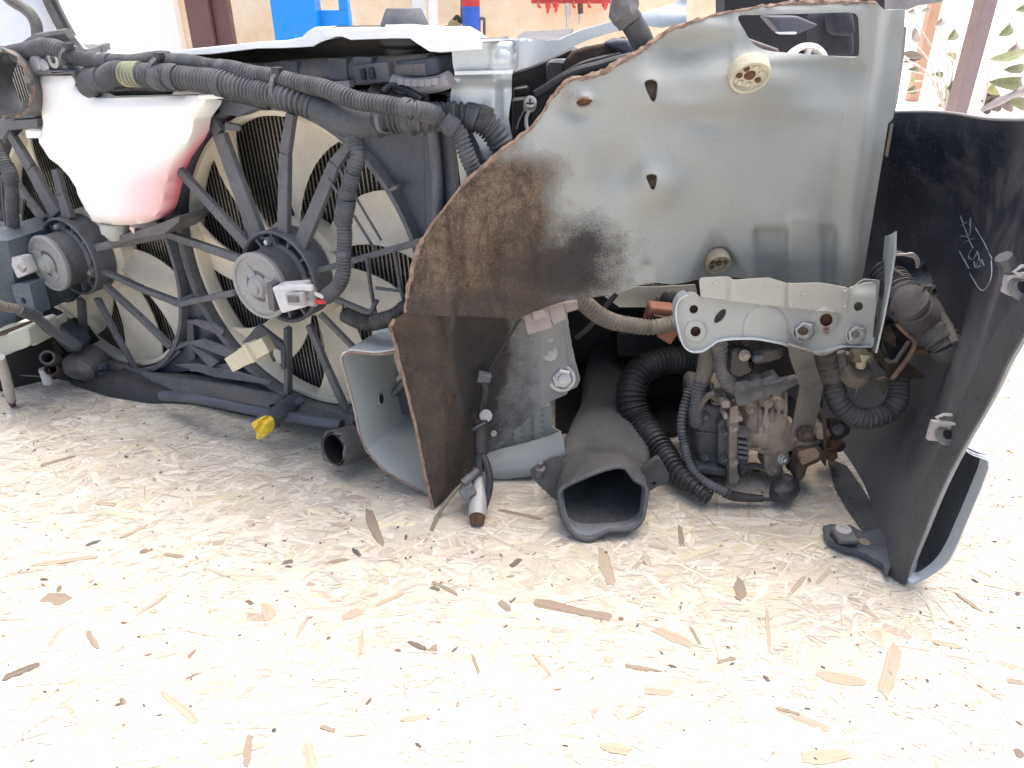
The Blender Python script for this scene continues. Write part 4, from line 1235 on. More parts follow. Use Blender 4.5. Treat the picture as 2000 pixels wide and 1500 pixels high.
# ================================================================== wiring harness
hs = thing('wiring_harness', 'ribbed black wiring harness running over the top of both fans', 'wiring', Q(480, 180, 0.05))
def hp(n, pts):
    return [P(*K(n, x, y), yy) if yy > 0.3 else Q(*K(n, x, y), yy) for x, y, yy in pts]
obj('main_conduit', tube(hp(1, [(560, 450, .055), (640, 415, .06), (760, 412, .06), (900, 424, .06), (1100, 440, .06), (1400, 500, .06), (1640, 560, .06), (1790, 610, .055)]), 0.0124, 18, corr=(0.0050, 0.0024)), M_conduit, hs)
obj('conduit_end', tube(hp(1, [(500, 490, .045), (520, 440, .05), (560, 440, .055), (585, 432, .057)]), [0.0135, 0.0145, 0.0132, 0.0135], 16), M_tape, hs)
obj('conduit_tail', tube(hp(1, [(505, 470, .04), (490, 510, .03), (540, 530, .02)]), [0.011, 0.007, 0.005], 12), M_tape, hs)
obj('taped_joint', tube(hp(1, [(1770, 603, .055), (1850, 640, .055), (1940, 678, .052)]) + hp(2, [(300, 690, .05), (390, 684, .047)]), [0.0128, 0.0135, 0.0155, 0.0145, 0.0130], 20, step=0.004, wob=0.05), M_tape, hs)
obj('main_conduit', tube(hp(2, [(370, 685, .047), (480, 670, .042), (620, 668, .035), (740, 645, .73), (840, 640, .735), (930, 660, .735), (1010, 710, .735), (1070, 780, .735), (1120, 870, .735), (1150, 960, .74)]), 0.0130, 18, corr=(0.0054, 0.0025)), M_conduit, hs)
for a_, b_ in (((368, 686), (412, 680)), ((905, 652), (950, 672)), ((880, 422), (925, 426))):
    nn = 1 if b_[0] == 925 else 2
    o_ = 0.06 if nn == 1 else (0.046 if a_[0] < 500 else 0.735)
    obj('conduit_sleeve', tube(hp(nn, [(a_[0], a_[1], o_), (b_[0], b_[1], o_)]), 0.0139, 20, corr=(0.0016, 0.0005)), M_conduit, hs)
lbl = obj('olive_band', tube(hp(1, [(705, 414, .06), (800, 414, .06)]), 0.0132, 20), M_label, hs)
thin = hp(1, [(-80, 330, .05), (60, 305, .05), (160, 280, .05), (290, 262, .052), (360, 285, .052), (440, 325, .052), (560, 345, .052), (720, 345, .05), (900, 338, .05), (1100, 358, .05), (1400, 408, .055), (1700, 468, .06)]) + \
       hp(2, [(180, 525, .065), (330, 572, .065), (480, 592, .065), (610, 612, .06), (720, 650, .715)])
obj('thin_conduit', tube(thin[:6], 0.0098, 14, corr=(0.0042, 0.0018)), M_conduit, hs)
obj('thin_conduit', tube(thin[5:], 0.0084, 14, corr=(0.0038, 0.0017)), M_conduit, hs)
obj('thin_conduit', tube(hp(2, [(720, 650, .715), (790, 690, .71), (850, 760, .71), (890, 850, .71), (930, 950, .715), (960, 1030, .72)]), 0.0080, 14, corr=(0.0038, 0.0017)), M_conduit, hs)
obj('joint_wrap', tube(hp(2, [(760, 668, .708), (830, 725, .708)]), 0.0096, 14, corr=(0.002, 0.0005)), M_tape, hs)
obj('thin_loom', tube(hp(1, [(420, 470, .045), (520, 500, .045), (760, 490, .04), (1000, 500, .04), (1300, 545, .04), (1500, 590, .04)]), 0.0045, 10, corr=(0.0032, 0.0007)), M_conduitb, hs)
obj('thin_loom', tube(hp(1, [(380, 340, .04), (430, 400, .045), (470, 460, .045), (500, 520, .04)]), [0.006, 0.0075, 0.006], 12), M_tape, hs)
obj('thin_loom', tube(hp(2, [(420, 520, .03), (470, 480, .02), (560, 500, .02), (640, 560, .02)]), 0.004, 10), M_conduitb, hs)
for nn_, x_, y_, o_, r_ in ((1, 1240, 468, .06, .0131), (1, 980, 430, .06, .0131), (1, 600, 345, .052, .0092), (1, 1250, 385, .052, .0090), (2, 560, 605, .062, .0090), (2, 580, 668, .037, .0137)):
    a_, b_ = hp(nn_, [(x_ - 22, y_ - 3, o_)])[0], hp(nn_, [(x_ + 22, y_ + 4, o_)])[0]
    obj('tape_wrap', tube([a_, a_.lerp(b_, .5), b_], r_, 16, step=0.003, wob=0.06), M_tape, hs)
# cable ties
def tie(n, x, y, off, r, d, head):
    c = hp(n, [(x, y, off)])[0]
    ax = Vector(d)
    tt = obj('cable_tie', lathe(c, ax, [(-0.0025, r), (-0.0025, r + 0.0016), (0.0025, r + 0.0016), (0.0025, r), (-0.0025, r)], 24), M_black, hs)
    h = c + Vector(head)
    obj('tie_head', box(h, Vector((0.004, 0, 0)), Vector((0, 0.003, 0)), Vector((0, 0, 0.003))), M_black, tt, bevel=0.0006)
def oval_tie(n, x, y0, y1, off, lean=0.0, w=0.0022, r=0.013):
    a_, b_ = hp(n, [(x + lean, y0, off)])[0], hp(n, [(x, y1, off)])[0]
    c_ = (a_ + b_) / 2
    hh = (b_ - a_).length / 2
    d_ = (b_ - a_).normalized()
    path = [c_ + d_ * (hh * math.cos(t_)) + NN * (r * 1.12 * math.sin(t_)) for t_ in [2 * math.pi * k / 24 for k in range(25)]]
    tt = obj('cable_tie', [bar(path[i], path[i + 1], 0.0045, 0.0045, 0.0014, face=(path[i] - c_)) for i in range(24)], M_shroud, hs)
    obj('tie_head', box(a_ + NN * 0.004, E1 * 0.0045, NN * 0.004, ZZ * 0.0035), M_black, tt, bevel=0.0006)
oval_tie('g', 1860, 660, 960, .056, 60)
oval_tie(1, 385, 258, 360, .055, 15, r=0.011)
oval_tie(1, 1575, 395, 600, .058, -10)
oval_tie(2, 440, 560, 740, .052, 0)
obj('harness_clip', box(Q(*K(1, 905, 312), 0.045), E1 * 0.008, NN * 0.006, ZZ * 0.005), M_black, hs, bevel=0.002)
obj('harness_clip', box(P(*K(2, 805, 612), 0.71), E1 * 0.005, NN * 0.004, ZZ * 0.006), M_black, hs, bevel=0.0015)
obj('harness_clip', bar(P(*K(2, 965, 605), 0.715), P(*K(2, 1040, 630), 0.715), 0.008, 0.006, 0.008), M_black, hs, bevel=0.001)
# branch to the right fan motor
br = hp(2, [(262, 730, .052), (270, 800, .056), (280, 870, .06), (258, 960, .06), (225, 1060, .06), (208, 1160, .06), (205, 1280, .062), (208, 1400, .064)]) + hp('c', [(998, 200, .066), (985, 320, .068), (940, 420, .070), (870, 490, .072)])
obj('branch_conduit', tube(br[:4], [0.010, 0.0078, 0.0076], 14, corr=(0.0034, 0.0012)), M_conduit, hs)
obj('branch_conduit', tube(br[3:], 0.0080, 14, corr=(0.0034, 0.0012)), M_conduit, hs)
obj('branch_wrap', tube(hp(2, [(215, 1110, .06), (207, 1200, .06), (206, 1250, .06)]), 0.0094, 14, corr=(0.003, 0.0006)), M_tape, hs)
# white connector on the right motor
pc = obj('motor_plug', bar(Q(*K('c', 585, 480), 0.085), Q(*K('c', 760, 450), 0.080), 0.030, 0.024, 0.024), M_wconn, hs, bevel=0.003)
obj('plug_latch', bar(Q(*K('c', 620, 490), 0.101), Q(*K('c', 735, 490), 0.098), 0.012, 0.014, 0.006), M_gasket, pc, bevel=0.001)
obj('plug_window', bar(Q(*K('c', 628, 492), 0.104), Q(*K('c', 690, 492), 0.103), 0.006, 0.006, 0.004), M_pipe, pc)
obj('plug_rib', bar(Q(*K('c', 610, 410), 0.098), Q(*K('c', 790, 415), 0.090), 0.007, 0.006, 0.006), M_wconn, pc, bevel=0.0015)
obj('wire_seal', tube([Q(*K('c', 745, 445), 0.084), Q(*K('c', 800, 450), 0.082)], 0.0066, 12), M_gasket, pc)
obj('wire_seal', tube([Q(*K('c', 745, 500), 0.084), Q(*K('c', 810, 503), 0.082)], 0.0060, 12), M_gasket, pc)
obj('white_wire', tube([Q(*K('c', 795, 452), 0.082), Q(*K('c', 860, 480), 0.078)], 0.0022, 8), M_wconn, pc)
obj('red_wire', tube([Q(*K('c', 805, 505), 0.082), Q(*K('c', 875, 505), 0.076)], 0.0032, 8), M_red, pc)
obj('plug_saddle', bar(Q(*K('c', 520, 380), 0.074), Q(*K('c', 540, 560), 0.074), 0.009, 0.009, 0.012), M_motor, pc, bevel=0.001)
# cut branch with bare wire ends
cb = hp('c', [(1010, 600, .05), (1090, 632, .052), (1200, 650, .05), (1300, 615, .05), (1420, 540, .73), (1500, 500, .75)])
obj('cut_branch', tube(cb, 0.0090, 14, corr=(0.0030, 0.0009)), M_conduitb, hs)
for k, (dx, dy) in enumerate(((-40, -10), (-30, -50), (-20, -70), (-10, 20), (-35, 15))):
    obj('bare_wire', tube(hp('c', [(1020, 605, .05), (1000 + dx * .5, 595 + dy * .6, .054), (1000 + dx * .6, 590 + dy * .9, .058)]), 0.0012, 6), M_brass if k % 2 else M_black, hs)
# branch to the left fan motor
lbp = hp('a', [(-40, 380, .05), (0, 480, .055), (50, 590, .06), (95, 700, .062), (112, 850, .064), (122, 1050, .066), (122, 1250, .068), (112, 1420, .07), (110, 1500, .072)])
obj('branch_conduit', tube(lbp, [0.0075, 0.0085, 0.0078], 14, corr=(0.0034, 0.0012)), M_conduit, hs)
obj('branch_wrap', tube(hp('a', [(60, 610, .06), (100, 700, .062), (108, 780, .063)]), 0.0096, 14, corr=(0.003, 0.0006)), M_tape, hs)
lp = obj('motor_plug', bar(Q(*K('b', 150, 170), 0.085), Q(*K('b', 250, 150), 0.078), 0.030, 0.024, 0.022), M_wconn, hs, bevel=0.002)
obj('plug_latch', bar(Q(*K('b', 155, 160), 0.098), Q(*K('b', 210, 205), 0.096), 0.008, 0.010, 0.006), M_gasket, lp, bevel=0.001)
obj('thin_cable', tube(hp('a', [(30, 720, .04), (35, 900, .04), (50, 1080, .04), (65, 1200, .04)]), 0.003, 8), M_black, hs)
obj('thin_cable', tube(hp('a', [(240, 960, .03), (225, 1080, .03), (240, 1200, .03), (260, 1290, .03)]), 0.003, 8), M_black, hs)

# ================================================================== left edge of the picture
lr = thing('left_frame_rail', 'blue grey painted frame rail at the far left edge', 'frame rail', G(20, 800))
M_bgrey = grimy('blue_grey_paint', (0.11, 0.14, 0.165), 0.4, 0.1, dust=0.3, dustcol=(0.24, 0.25, 0.26), var=0.15)
obj('rail_side', sheet(K('b', (-300, -60), (60, -40), (95, 120), (128, 360), (138, 560), (125, 650), (0, 700), (-300, 760)), lambda u, v: P(u, v, 0.93 + 0.00035 * (u + 60) ** 1 if u > -60 else 0.93), step=14, ext=Vector((0.04, 0.12, 0))), M_bgrey, lr, bevel=0.006)
obj('rail_plate', sheet(K('b', (85, 330), (140, 315), (240, 315), (305, 575), (200, 545), (145, 520)), lambda u, v: P(u, v, 0.955), holes=[spline(K('b', (175, 445), (190, 435), (210, 455), (215, 480), (200, 497), (180, 480)), 3, True)], step=20, ext=Vector((0.01, 0.02, 0))), M_bgrey, lr, bevel=0.001)
obj('plastic_cover', sheet(spline(K('b', (-200, 790), (0, 752), (120, 715), (225, 690), (245, 760), (250, 815), (225, 850), (120, 890), (10, 930), (-200, 960)), 3, True), lambda u, v: P(u, v, 0.90), step=16, ext=Vector((0.01, 0.05, 0))), M_cream, lr, bevel=0.006)
obj('cover_back', sheet(K('b', (240, 690), (380, 645), (390, 720), (325, 745), (310, 830), (255, 850)), lambda u, v: P(u, v, 0.94), step=20, ext=Vector((0.01, 0.04, 0))), M_cream, lr, bevel=0.003)
obj('rust_seam', bar(P(*K('b', -20, 745), 0.895), P(*K('b', 300, 630), 0.93), 0.006, 0.006, 0.006), M_rustd, lr)
a, b = P(*K('b', 5, 930), 0.875), P(*K('b', 90, 1260), 0.868)
b = G(*K('b', 95, 1290), 0.014)
rod = thing('tow_rod', 'bare silver rod with rusty tip standing at the left edge', 'rod', G(*K('b', 120, 1340)))
obj('rod_shaft', tube([a, a.lerp(b, .6), b], [0.0050, 0.0065, 0.0068, 0.0060], 14), M_gasket, rod)
obj('rod_tip', tube([b, b + (b - a).normalized() * 0.014], [0.0062, 0.0040], 12), M_rust, rod)
obj('side_conduit', tube([P(*K('b', x, y), yy) for x, y, yy in ((-120, 470, .86), (0, 495, .87), (150, 532, .885), (240, 565, .90), (310, 600, .91))], 0.0062, 12, corr=(0.0032, 0.0009)), M_brownhose, lr)
obj('side_conduit', tube([P(*K('b', x, y), yy) for x, y, yy in ((290, 595, .91), (380, 665, .925), (480, 740, .94), (620, 830, .96))], 0.0066, 12, corr=(0.0032, 0.0010)), M_conduit, lr)
obj('conduit_wrap', tube([P(*K('b', 150, 530), .883), P(*K('b', 300, 592), .908)], 0.0080, 12), M_tape, lr)
obj('rail_skid', sheet(K('b', (330, 560), (420, 600), (560, 720), (690, 830), (660, 900), (560, 900), (480, 820), (420, 740)), lambda u, v: P(u, v, 0.985), step=30, ext=Vector((0.0, 0.03, 0))), M_shroudb, lr, bevel=0.004)
sh_ = thing('left_splash_guard', 'black splash guard on the board at the lower left edge', 'splash guard', G(*K('b', 150, 1180)))
rows = []
bot = [G(*K('b', x, y), 0.003) for x, y in ((-300, 1250), (-60, 1235), (120, 1190), (330, 1140), (480, 1115), (600, 1140))]
top = [P(*K('b', x, y), q.y + 0.004) for (x, y), q in zip(((-300, 880), (0, 900), (200, 830), (330, 730), (430, 760), (560, 930)), bot)]
obj('guard_skin', loft([bot, [a_.lerp(b_, 0.5) + Vector((0, 0.004, 0)) for a_, b_ in zip(bot, top)], top, [p + Vector((0.02, 0.06, 0)) for p in top]], 0.003), M_deep, sh_)
obj('guard_seam', tube([P(*K('b', x, y), 0.99 - k * 0.006) for k, (x, y) in enumerate(((20, 1080), (200, 1085), (370, 1098)))], 0.0012, 6), M_pipe, sh_)

# ================================================================== cut body front: rail, post, inner fender, frame rail
body = thing('front_body_frame', 'cut champagne painted front body with rusty cut edge, top rail and inner fender panel', 'car body', G(850, 985))

# ---- top rail: pale wavy lip and the plate behind it
lip_t = K(1, (300, 318), (700, 300), (1000, 284), (1180, 266), (1430, 240), (1580, 232), (1680, 212), (1716, 176), (1745, 158), (1860, 152)) + K(2, (60, 156), (190, 160), (300, 170), (480, 158), (560, 160), (610, 190), (680, 240), (740, 252), (972, 228))
lip_b = K(1, (300, 322), (700, 306), (1000, 306), (1180, 300), (1430, 268), (1580, 266), (1680, 262), (1745, 258), (1790, 232), (1860, 210)) + K(2, (100, 206), (190, 202), (240, 221), (480, 212), (570, 212), (610, 240), (680, 285), (740, 290), (972, 274))
def ryx(i, n):
    return lerp(0.004, 0.012, i / n)
T3 = [Q(u, v, 0.030) for u, v in lip_t]
B3 = [Q(u, v, 0.032) for u, v in lip_b]
hi_top = K(2, (480, 150), (560, 148), (700, 146), (780, 142), (830, 158), (890, 186), (940, 205))
back = [p - NN * 0.11 - Vector((0, 0, 0.002)) for p in T3]
rl = obj('top_rail', loft([B3, T3, [p - NN * 0.006 + Vector((0, 0, 0.001)) for p in T3], back, [p - Vector((0, 0, 0.02)) for p in back]], 0.0018), M_lip, body, sharp=25)
# curved upper skin near the right end of the rail
sk_f = [Q(u, v, 0.028) for u, v in K(2, (430, 158), (560, 160), (640, 205), (720, 244), (860, 238), (968, 228))]
sk_b = [Q(u, v, -0.09) for u, v in K(2, (450, 150), (600, 146), (760, 144), (830, 158), (900, 190), (960, 212))]
obj('rail_skin', loft([sk_f, [a_.lerp(b_, .5) + Vector((0, 0, .003)) for a_, b_ in zip(sk_f, sk_b)], sk_b], 0.0015), M_silver, body, sharp=60)
obj('rail_bumper', lathe(Q(*K(2, 545, 152), -0.05), (0, 0, 1), [(-0.01, 0.024), (0.003, 0.024), (0.015, 0.0185), (0.017, 0.017), (0.017, 0)], 20), M_shroud, body)
obj('rail_gap_backing', sheet(K(2, (-700, 300), (-160, 262), (60, 250), (190, 215), (570, 222), (680, 290), (820, 290), (830, 320), (500, 320), (-300, 360)), lambda u, v: Q(u, v, -0.03), step=60, ext=-NN * 0.003), grimy('dark_gap_backing', (0.05, 0.046, 0.04), 0.8, dust=0.3), body)  # dark sheet added as the shaded gap below the lip

# ---- post and upper arm
def P_arm(u, v):
    return P(u, v, 0.745 + smooth(1000, 1330, u) * 0.10)
def arm_relief(u, v):
    x, y = (u - 780) * 3.7037, (v - 60) * 3.7037
    r = 0.0
    r += 0.006 * (smooth(650, 670, x) - smooth(800, 822, x)) * smooth(60, 110, y)
    r -= 0.005 * (smooth(812, 826, x) - smooth(838, 856, x))
    return r
obj('post_cap', sheet(K('h', (590, 90), (660, 80), (820, 76), (850, 70), (845, 180), (830, 292), (700, 300), (560, 312), (400, 314), (385, 230), (380, 145), (590, 132)), lambda u, v: P(u, v, 0.722 - arm_relief(u, v)), 0.0015, step=7), M_silver, body, sharp=60)
obj('cap_flange', bar(P(*K('h', 400, 306), 0.716), P(*K('h', 820, 296), 0.716), 0.003, 0.003, 0.004), M_lip, body)
obj('spot_dent', lathe(P(*K('h', 748, 182), 0.7155), (0, -1, 0.3), [(0, 0.007), (0.0015, 0.005), (0.002, 0)], 16), M_silver, body)
def post_y(u, v):
    x, y = (u - 780) * 3.7037, (v - 60) * 3.7037
    return 0.735 + 0.012 * smooth(695, 745, x) - 0.006 * smooth(300, 340, y) * (1 - smooth(340, 420, y))
obj('corner_post', sheet(K('h', (405, 300), (815, 294), (812, 480), (798, 560), (790, 640), (812, 760), (822, 830), (760, 960), (640, 960), (560, 800), (470, 620), (380, 540), (366, 500), (382, 380)), lambda u, v: P(u, v, post_y(u, v)), 0.0018, step=8), M_silver, body, sharp=60)
obj('upper_arm', sheet(K('h', (838, 80), (900, 58), (980, 62), (1060, 72), (1160, 64), (1230, 30), (1330, -10), (1480, -50), (1700, -110), (1950, -190), (2080, -240), (2080, -60), (1900, -20), (1760, -40), (1560, 8), (1380, 60), (1250, 120), (1080, 200), (940, 262), (838, 290)),
      lambda u, v: P(u, v, 0.742 + 0.12 * smooth(1010, 1330, u) + 0.010 * smooth(40, 0, v)), 0.0018, step=9), M_silver, body, sharp=60)
obj('arm_seam', tube([P(*K('h', x, y), 0.735) for x, y in ((830, 82), (838, 170), (826, 290))], 0.0035, 8), M_gasket, body)
obj('arm_skin', loft([[P(*K('h', x, y), 0.752 + k * 0.012) for k, (x, y) in enumerate(((860, 70), (960, 64), (1060, 72), (1160, 62), (1240, 26)))],
                      [P(*K('h', x, y), 0.80 + k * 0.012) for k, (x, y) in enumerate(((850, 48), (900, 4), (1000, 2), (1140, -6), (1260, -20)))]], 0.0015), M_shroud, body)
obj('cover_strip', loft([[P(*K('h', x, y), 0.735) for x, y in ((540, 52), (660, 64), (790, 48))], [P(*K('h', x, y), 0.80) for x, y in ((540, 44), (660, 50), (780, 36))]], 0.002), M_shroud, body)

# ---- inner fender panel
apron_out = K(3, (1338, 52), (1222, 56), (1180, 16), (1050, 6), (900, 10), (700, 20), (500, 40), (300, 76), (100, 140)) + \
    K(2, (2000, 180), (1880, 270), (1750, 340), (1650, 402), (1580, 430), (1480, 442), (1420, 480), (1350, 560), (1310, 640), (1240, 720), (1150, 790), (1050, 870), (950, 960), (850, 1050), (800, 1120), (720, 1220), (660, 1310), (620, 1385)) + \
    K(5, (572, 30), (560, 55), (525, 150), (500, 250), (485, 350), (478, 402), (620, 418), (760, 418), (900, 424), (1030, 430), (1150, 380), (1260, 345), (1340, 335)) + \
    K(6, (350, 240), (480, 196), (580, 180), (660, 190), (720, 180), (780, 165), (930, 152), (1060, 165), (1240, 190), (1380, 182), (1560, 205), (1582, 180)) + \
    K(3, (1112, 1480), (1150, 1250), (1200, 950), (1242, 690), (1270, 660), (1310, 350), (1330, 180))
def ap_base(u, v):
    return 0.688 + 0.065 * smooth(760, 1800, u) + 0.02 * smooth(250, 620, v) * smooth(820, 1150, u)
def bumpf(u, v, cu, cv, ru, rv, p=2.0):
    d = ((u - cu) / ru) ** 2 + ((v - cv) / rv) ** 2
    return math.exp(-d * p)
def fold_u(v):
    return 1300 + (1238 - 190 * (v * 2.857 / 1500.0)) / 2.857
def ap_relief(u, v):
    r = 0.0
    # crease near the upper cut edge, shallow press dome round the plug, dents round the holes
    r += 0.026 * bumpf(u, v, 1460, 160, 110, 62, 1.2)
    r -= 0.010 * bumpf(u, v, 1620, 130, 60, 60, 1.2)
    r += 0.022 * bumpf(u, v, 1280, 362, 54, 44, 1.1)
    r -= 0.010 * bumpf(u, v, 1190, 345, 50, 60, 1.4)
    r += 0.010 * bumpf(u, v, 1275, 172, 50, 40, 1.2)
    r -= 0.008 * bumpf(u, v, 1120, 215, 40, 30, 1.5)
    r += 0.010 * bumpf(u, v, 1145, 194, 30, 20, 2.0)
    r -= 0.012 * bumpf(u, v, 1330, 100, 60, 40, 1.5)
    r += 0.008 * bumpf(u, v, 1380, 55, 80, 26, 1.5)
    # pressed pads at the lower edge
    def pad(u0, u1, v0, w=6, h=0.008):
        return h * smooth(u0 - w, u0 + w, u) * (1 - smooth(u1 - w, u1 + w, u)) * smooth(v0 - w, v0 + w, v)
    r -= pad(1474, 1536, 446, 6, 0.011)
    r += pad(1540, 1600, 420, 9, 0.003)
    r -= pad(1602, 1632, 444, 6, 0.008)
    # V shaped pocket of the lower bolt
    wv = lerp(14, 52, smooth(450, 570, v))
    r -= 0.012 * smooth(440, 500, v) * (1 - smooth(wv - 10, wv + 10, abs(u - 1402)))
    # embossed little square
    dd = max(abs(u - 1255) - 24, abs(v - 532) - 17)
    r += 0.0022 * (smooth(-6, -2, dd) - smooth(2, 6, dd))
    # window rim
    dd = max(abs(u - 1560) - 122, abs(v - 68) - 48)
    r += 0.004 * (smooth(-14, -6, dd) - smooth(2, 16, dd))
    # general unevenness of the bent sheet
    r += 0.0016 * math.sin(u * 0.013 + 0.6) * math.sin(v * 0.019 + 0.4) + 0.0008 * math.sin(u * 0.031 + v * 0.022) + 0.0005 * math.sin(u * 0.05 - v * 0.041 + 2)
    r += 0.005 * bumpf(u, v, 1330, 205, 80, 22, 1.2) - 0.004 * bumpf(u, v, 1380, 235, 90, 26, 1.2)
    r -= 0.009 * bumpf(u, v, 1225, 330, 34, 50, 1.3)
    r += 0.004 * bumpf(u, v, 1560, 215, 90, 26, 1.3)
    # wavy mud-eaten left part
    r += 0.003 * math.sin(u * 0.021 + 1.0) * math.sin(v * 0.017)
    r += 0.010 * smooth(560, 620, v) * (1 - smooth(900, 1050, u))
    return r
def ap_fn(u, v):
    f = fold_u(v)
    y = ap_base(u, v) - ap_relief(u, v)
    y += 0.030 * smooth(f - 14, f + 12, u) - 0.010 * smooth(f - 60, f - 12, u)
    y += 0.0012 * math.sin(u * 0.6 + v * 0.45) * (1 - smooth(900, 1000, u))
    return P(u, v, y)
def ap_mask(u, v):
    # R: baked mud, G: dark grey oil soot, B: rust
    e = 1104 + 5 * math.sin(v * 0.045)
    mud = 1.05 * (1 - smooth(e - 90, e + 60, u)) * smooth(250, 350, v)
    mud = max(mud, 0.50 * (1 - smooth(1010, 1110, u)) * smooth(225, 300, v))
    mud = max(mud, 0.80 * (1 - smooth(1130, 1250, u)) * smooth(520, 600, v))
    soot_shade = max(bumpf(u, v, 1095, 530, 120, 66, 0.8), 0.80 * bumpf(u, v, 1140, 490, 85, 75, 0.9), 0.8 * bumpf(u, v, 1000, 585, 150, 26, 1.0))
    soot_shade = max(soot_shade, 0.7 * smooth(545, 600, v) * (1 - smooth(1150, 1260, u)))
    soot_shade = max(soot_shade, 0.30 * bumpf(u, v, 1230, 500, 110, 90, 1.2))
    soot_shade = max(soot_shade, 0.28 * bumpf(u, v, 1120, 190, 60, 45, 1.5))
    rust = max(bumpf(u, v, 1141, 199, 15, 11, 1.2), 0.6 * bumpf(u, v, 1438, 165, 22, 26, 1.5), 0.25 * bumpf(u, v, 1300, 150, 20, 60, 1.5))
    return (min(1, mud), min(1, soot_shade), min(1, rust))
def body_paint(name, col):
    t = NT(name)
    at = t.n('ShaderNodeAttribute', attribute_name='mask')
    sp = t.n('ShaderNodeSeparateColor'); t.l(at.outputs['Color'], sp.inputs[0])
    co = t.coord()
    n1 = t.noise(co, 14, 6, 0.6); n2 = t.noise(co, 110, 5, 0.7); n3 = t.noise(co, 480, 3, 0.6); n4 = t.noise(co, 45, 5, 0.65)
    n5 = t.noise(co, 900, 2, 0.5)
    base = t.ramp(n1, [(0.25, tuple(x * 0.93 for x in col)), (0.75, tuple(x * 1.04 for x in col))])
    base = t.mix(t.math('MULTIPLY', t.math('SUBTRACT', n4, 0.52), 0.7, True), base, (0.36, 0.32, 0.25))
    # scattered pits and scratches
    pit = t.math('GREATER_THAN', n3, 0.745)
    base = t.mix(t.math('MULTIPLY', pit, 0.7), base, (0.07, 0.055, 0.045))
    for k, (sc, rz) in enumerate((((26, 1, 520), 0.5), ((40, 1, 700), -0.35), ((520, 1, 24), 0.12))):
        mpk = t.n('ShaderNodeMapping'); t.l(co, mpk.inputs[0]); mpk.inputs['Scale'].default_value = sc; mpk.inputs['Rotation'].default_value = (0, rz, 0)
        ns = t.noise(mpk.outputs[0], 1.0, 3, 0.55)
        base = t.mix(t.math('MULTIPLY', t.math('SUBTRACT', ns, 0.66), 3.5, True), base, (0.13, 0.115, 0.10) if k != 1 else (0.55, 0.54, 0.50))
    stain = t.math('MULTIPLY', t.math('SUBTRACT', t.noise(co, 9, 8, 0.72, 0.8), 0.52), 2.2, True)
    base = t.mix(t.math('MULTIPLY', stain, 0.25), base, (0.30, 0.255, 0.19))
    # soot spray: fine speckle that thins out with the mask
    s = t.math('SUBTRACT', t.math('ADD', t.math('ADD', t.math('MULTIPLY', sp.outputs[1], 1.15), t.math('MULTIPLY', n4, 0.7)), t.math('MULTIPLY', n5, 0.7)), 1.02)
    s = t.math('MULTIPLY', s, 1.9, True)
    soot_shade = t.mix(n2, (0.022, 0.021, 0.021), (0.080, 0.070, 0.064))
    base = t.mix(s, base, soot_shade)
    m = t.math('SUBTRACT', t.math('ADD', sp.outputs[0], t.math('ADD', t.math('MULTIPLY', n2, 0.5), t.math('MULTIPLY', n4, 0.8))), 0.90)
    m = t.math('MULTIPLY', m, 1.5, True)
    mud = t.ramp(t.math('ADD', t.math('MULTIPLY', n3, 0.5), t.math('MULTIPLY', n2, 0.5)), [(0.36, (0.070, 0.052, 0.040)), (0.46, (0.135, 0.103, 0.078)), (0.56, (0.190, 0.150, 0.115)), (0.68, (0.27, 0.225, 0.175))])
    mst = t.n('ShaderNodeMapping'); t.l(co, mst.inputs[0]); mst.inputs['Scale'].default_value = (55, 55, 14); mst.inputs['Rotation'].default_value = (0, 0.45, 0)
    mud = t.mix(1.0, mud, t.ramp(t.noise(mst.outputs[0], 1.0, 5, 0.65, 0.5), [(0.32, (0.50, 0.47, 0.46)), (0.5, (1, 1, 1)), (0.7, (1.2, 1.15, 1.08))]), 'MULTIPLY')
    mud = t.mix(1.0, mud, t.ramp(n4, [(0.30, (0.52, 0.50, 0.50)), (0.5, (1.0, 0.97, 0.93)), (0.72, (1.25, 1.12, 0.98))]), 'MULTIPLY')
    mud = t.mix(t.math('MULTIPLY', t.math('MULTIPLY', sp.outputs[1], t.math('ADD', n2, 0.45)), 0.95, True), mud, (0.045, 0.041, 0.038))
    base = t.mix(m, base, mud)
    r = t.math('MULTIPLY', t.math('SUBTRACT', t.math('ADD', sp.outputs[2], t.math('MULTIPLY', n2, 0.6)), 0.55), 2.5, True)
    base = t.mix(r, base, (0.22, 0.085, 0.035))
    h = t.math('MULTIPLY', t.math('MAXIMUM', m, t.math('MULTIPLY', s, 0.4)), t.math('ADD', n3, t.math('MULTIPLY', n2, 0.8)))
    t.bump(t.math('ADD', h, t.math('MULTIPLY', n2, 0.06)), 0.9, 0.0035)
    ro = t.math('ADD', t.math('MULTIPLY', t.math('MAXIMUM', m, s), 0.5), 0.56, True)
    mt = t.math('MULTIPLY', t.math('SUBTRACT', 1.0, t.math('MAXIMUM', m, s)), 0.06, True)
    return t.set(Base_Color=base, Roughness=ro, Metallic=0.0, Specular_IOR_Level=0.35)
M_apron = body_paint('champagne_paint_with_mud', (0.352, 0.365, 0.338))
win = spline(K(3, (405, 92), (500, 84), (700, 78), (900, 72), (1030, 70), (1070, 90), (1078, 150), (1080, 280), (1066, 316), (1000, 318), (850, 305), (700, 295), (570, 282), (490, 245), (440, 170)), 3, True)
h1 = spline(K(2, (1882, 465), (1910, 442), (1945, 446), (1958, 475), (1950, 545), (1932, 572), (1910, 545)), 3, True)
h2 = spline(K(2, (1886, 985), (1910, 968), (1942, 970), (1956, 990), (1946, 1050), (1925, 1066), (1902, 1030)), 3, True)
h3 = spline(K(2, (1500, 572), (1530, 553), (1580, 552), (1596, 568), (1560, 590), (1520, 595)), 3, True)
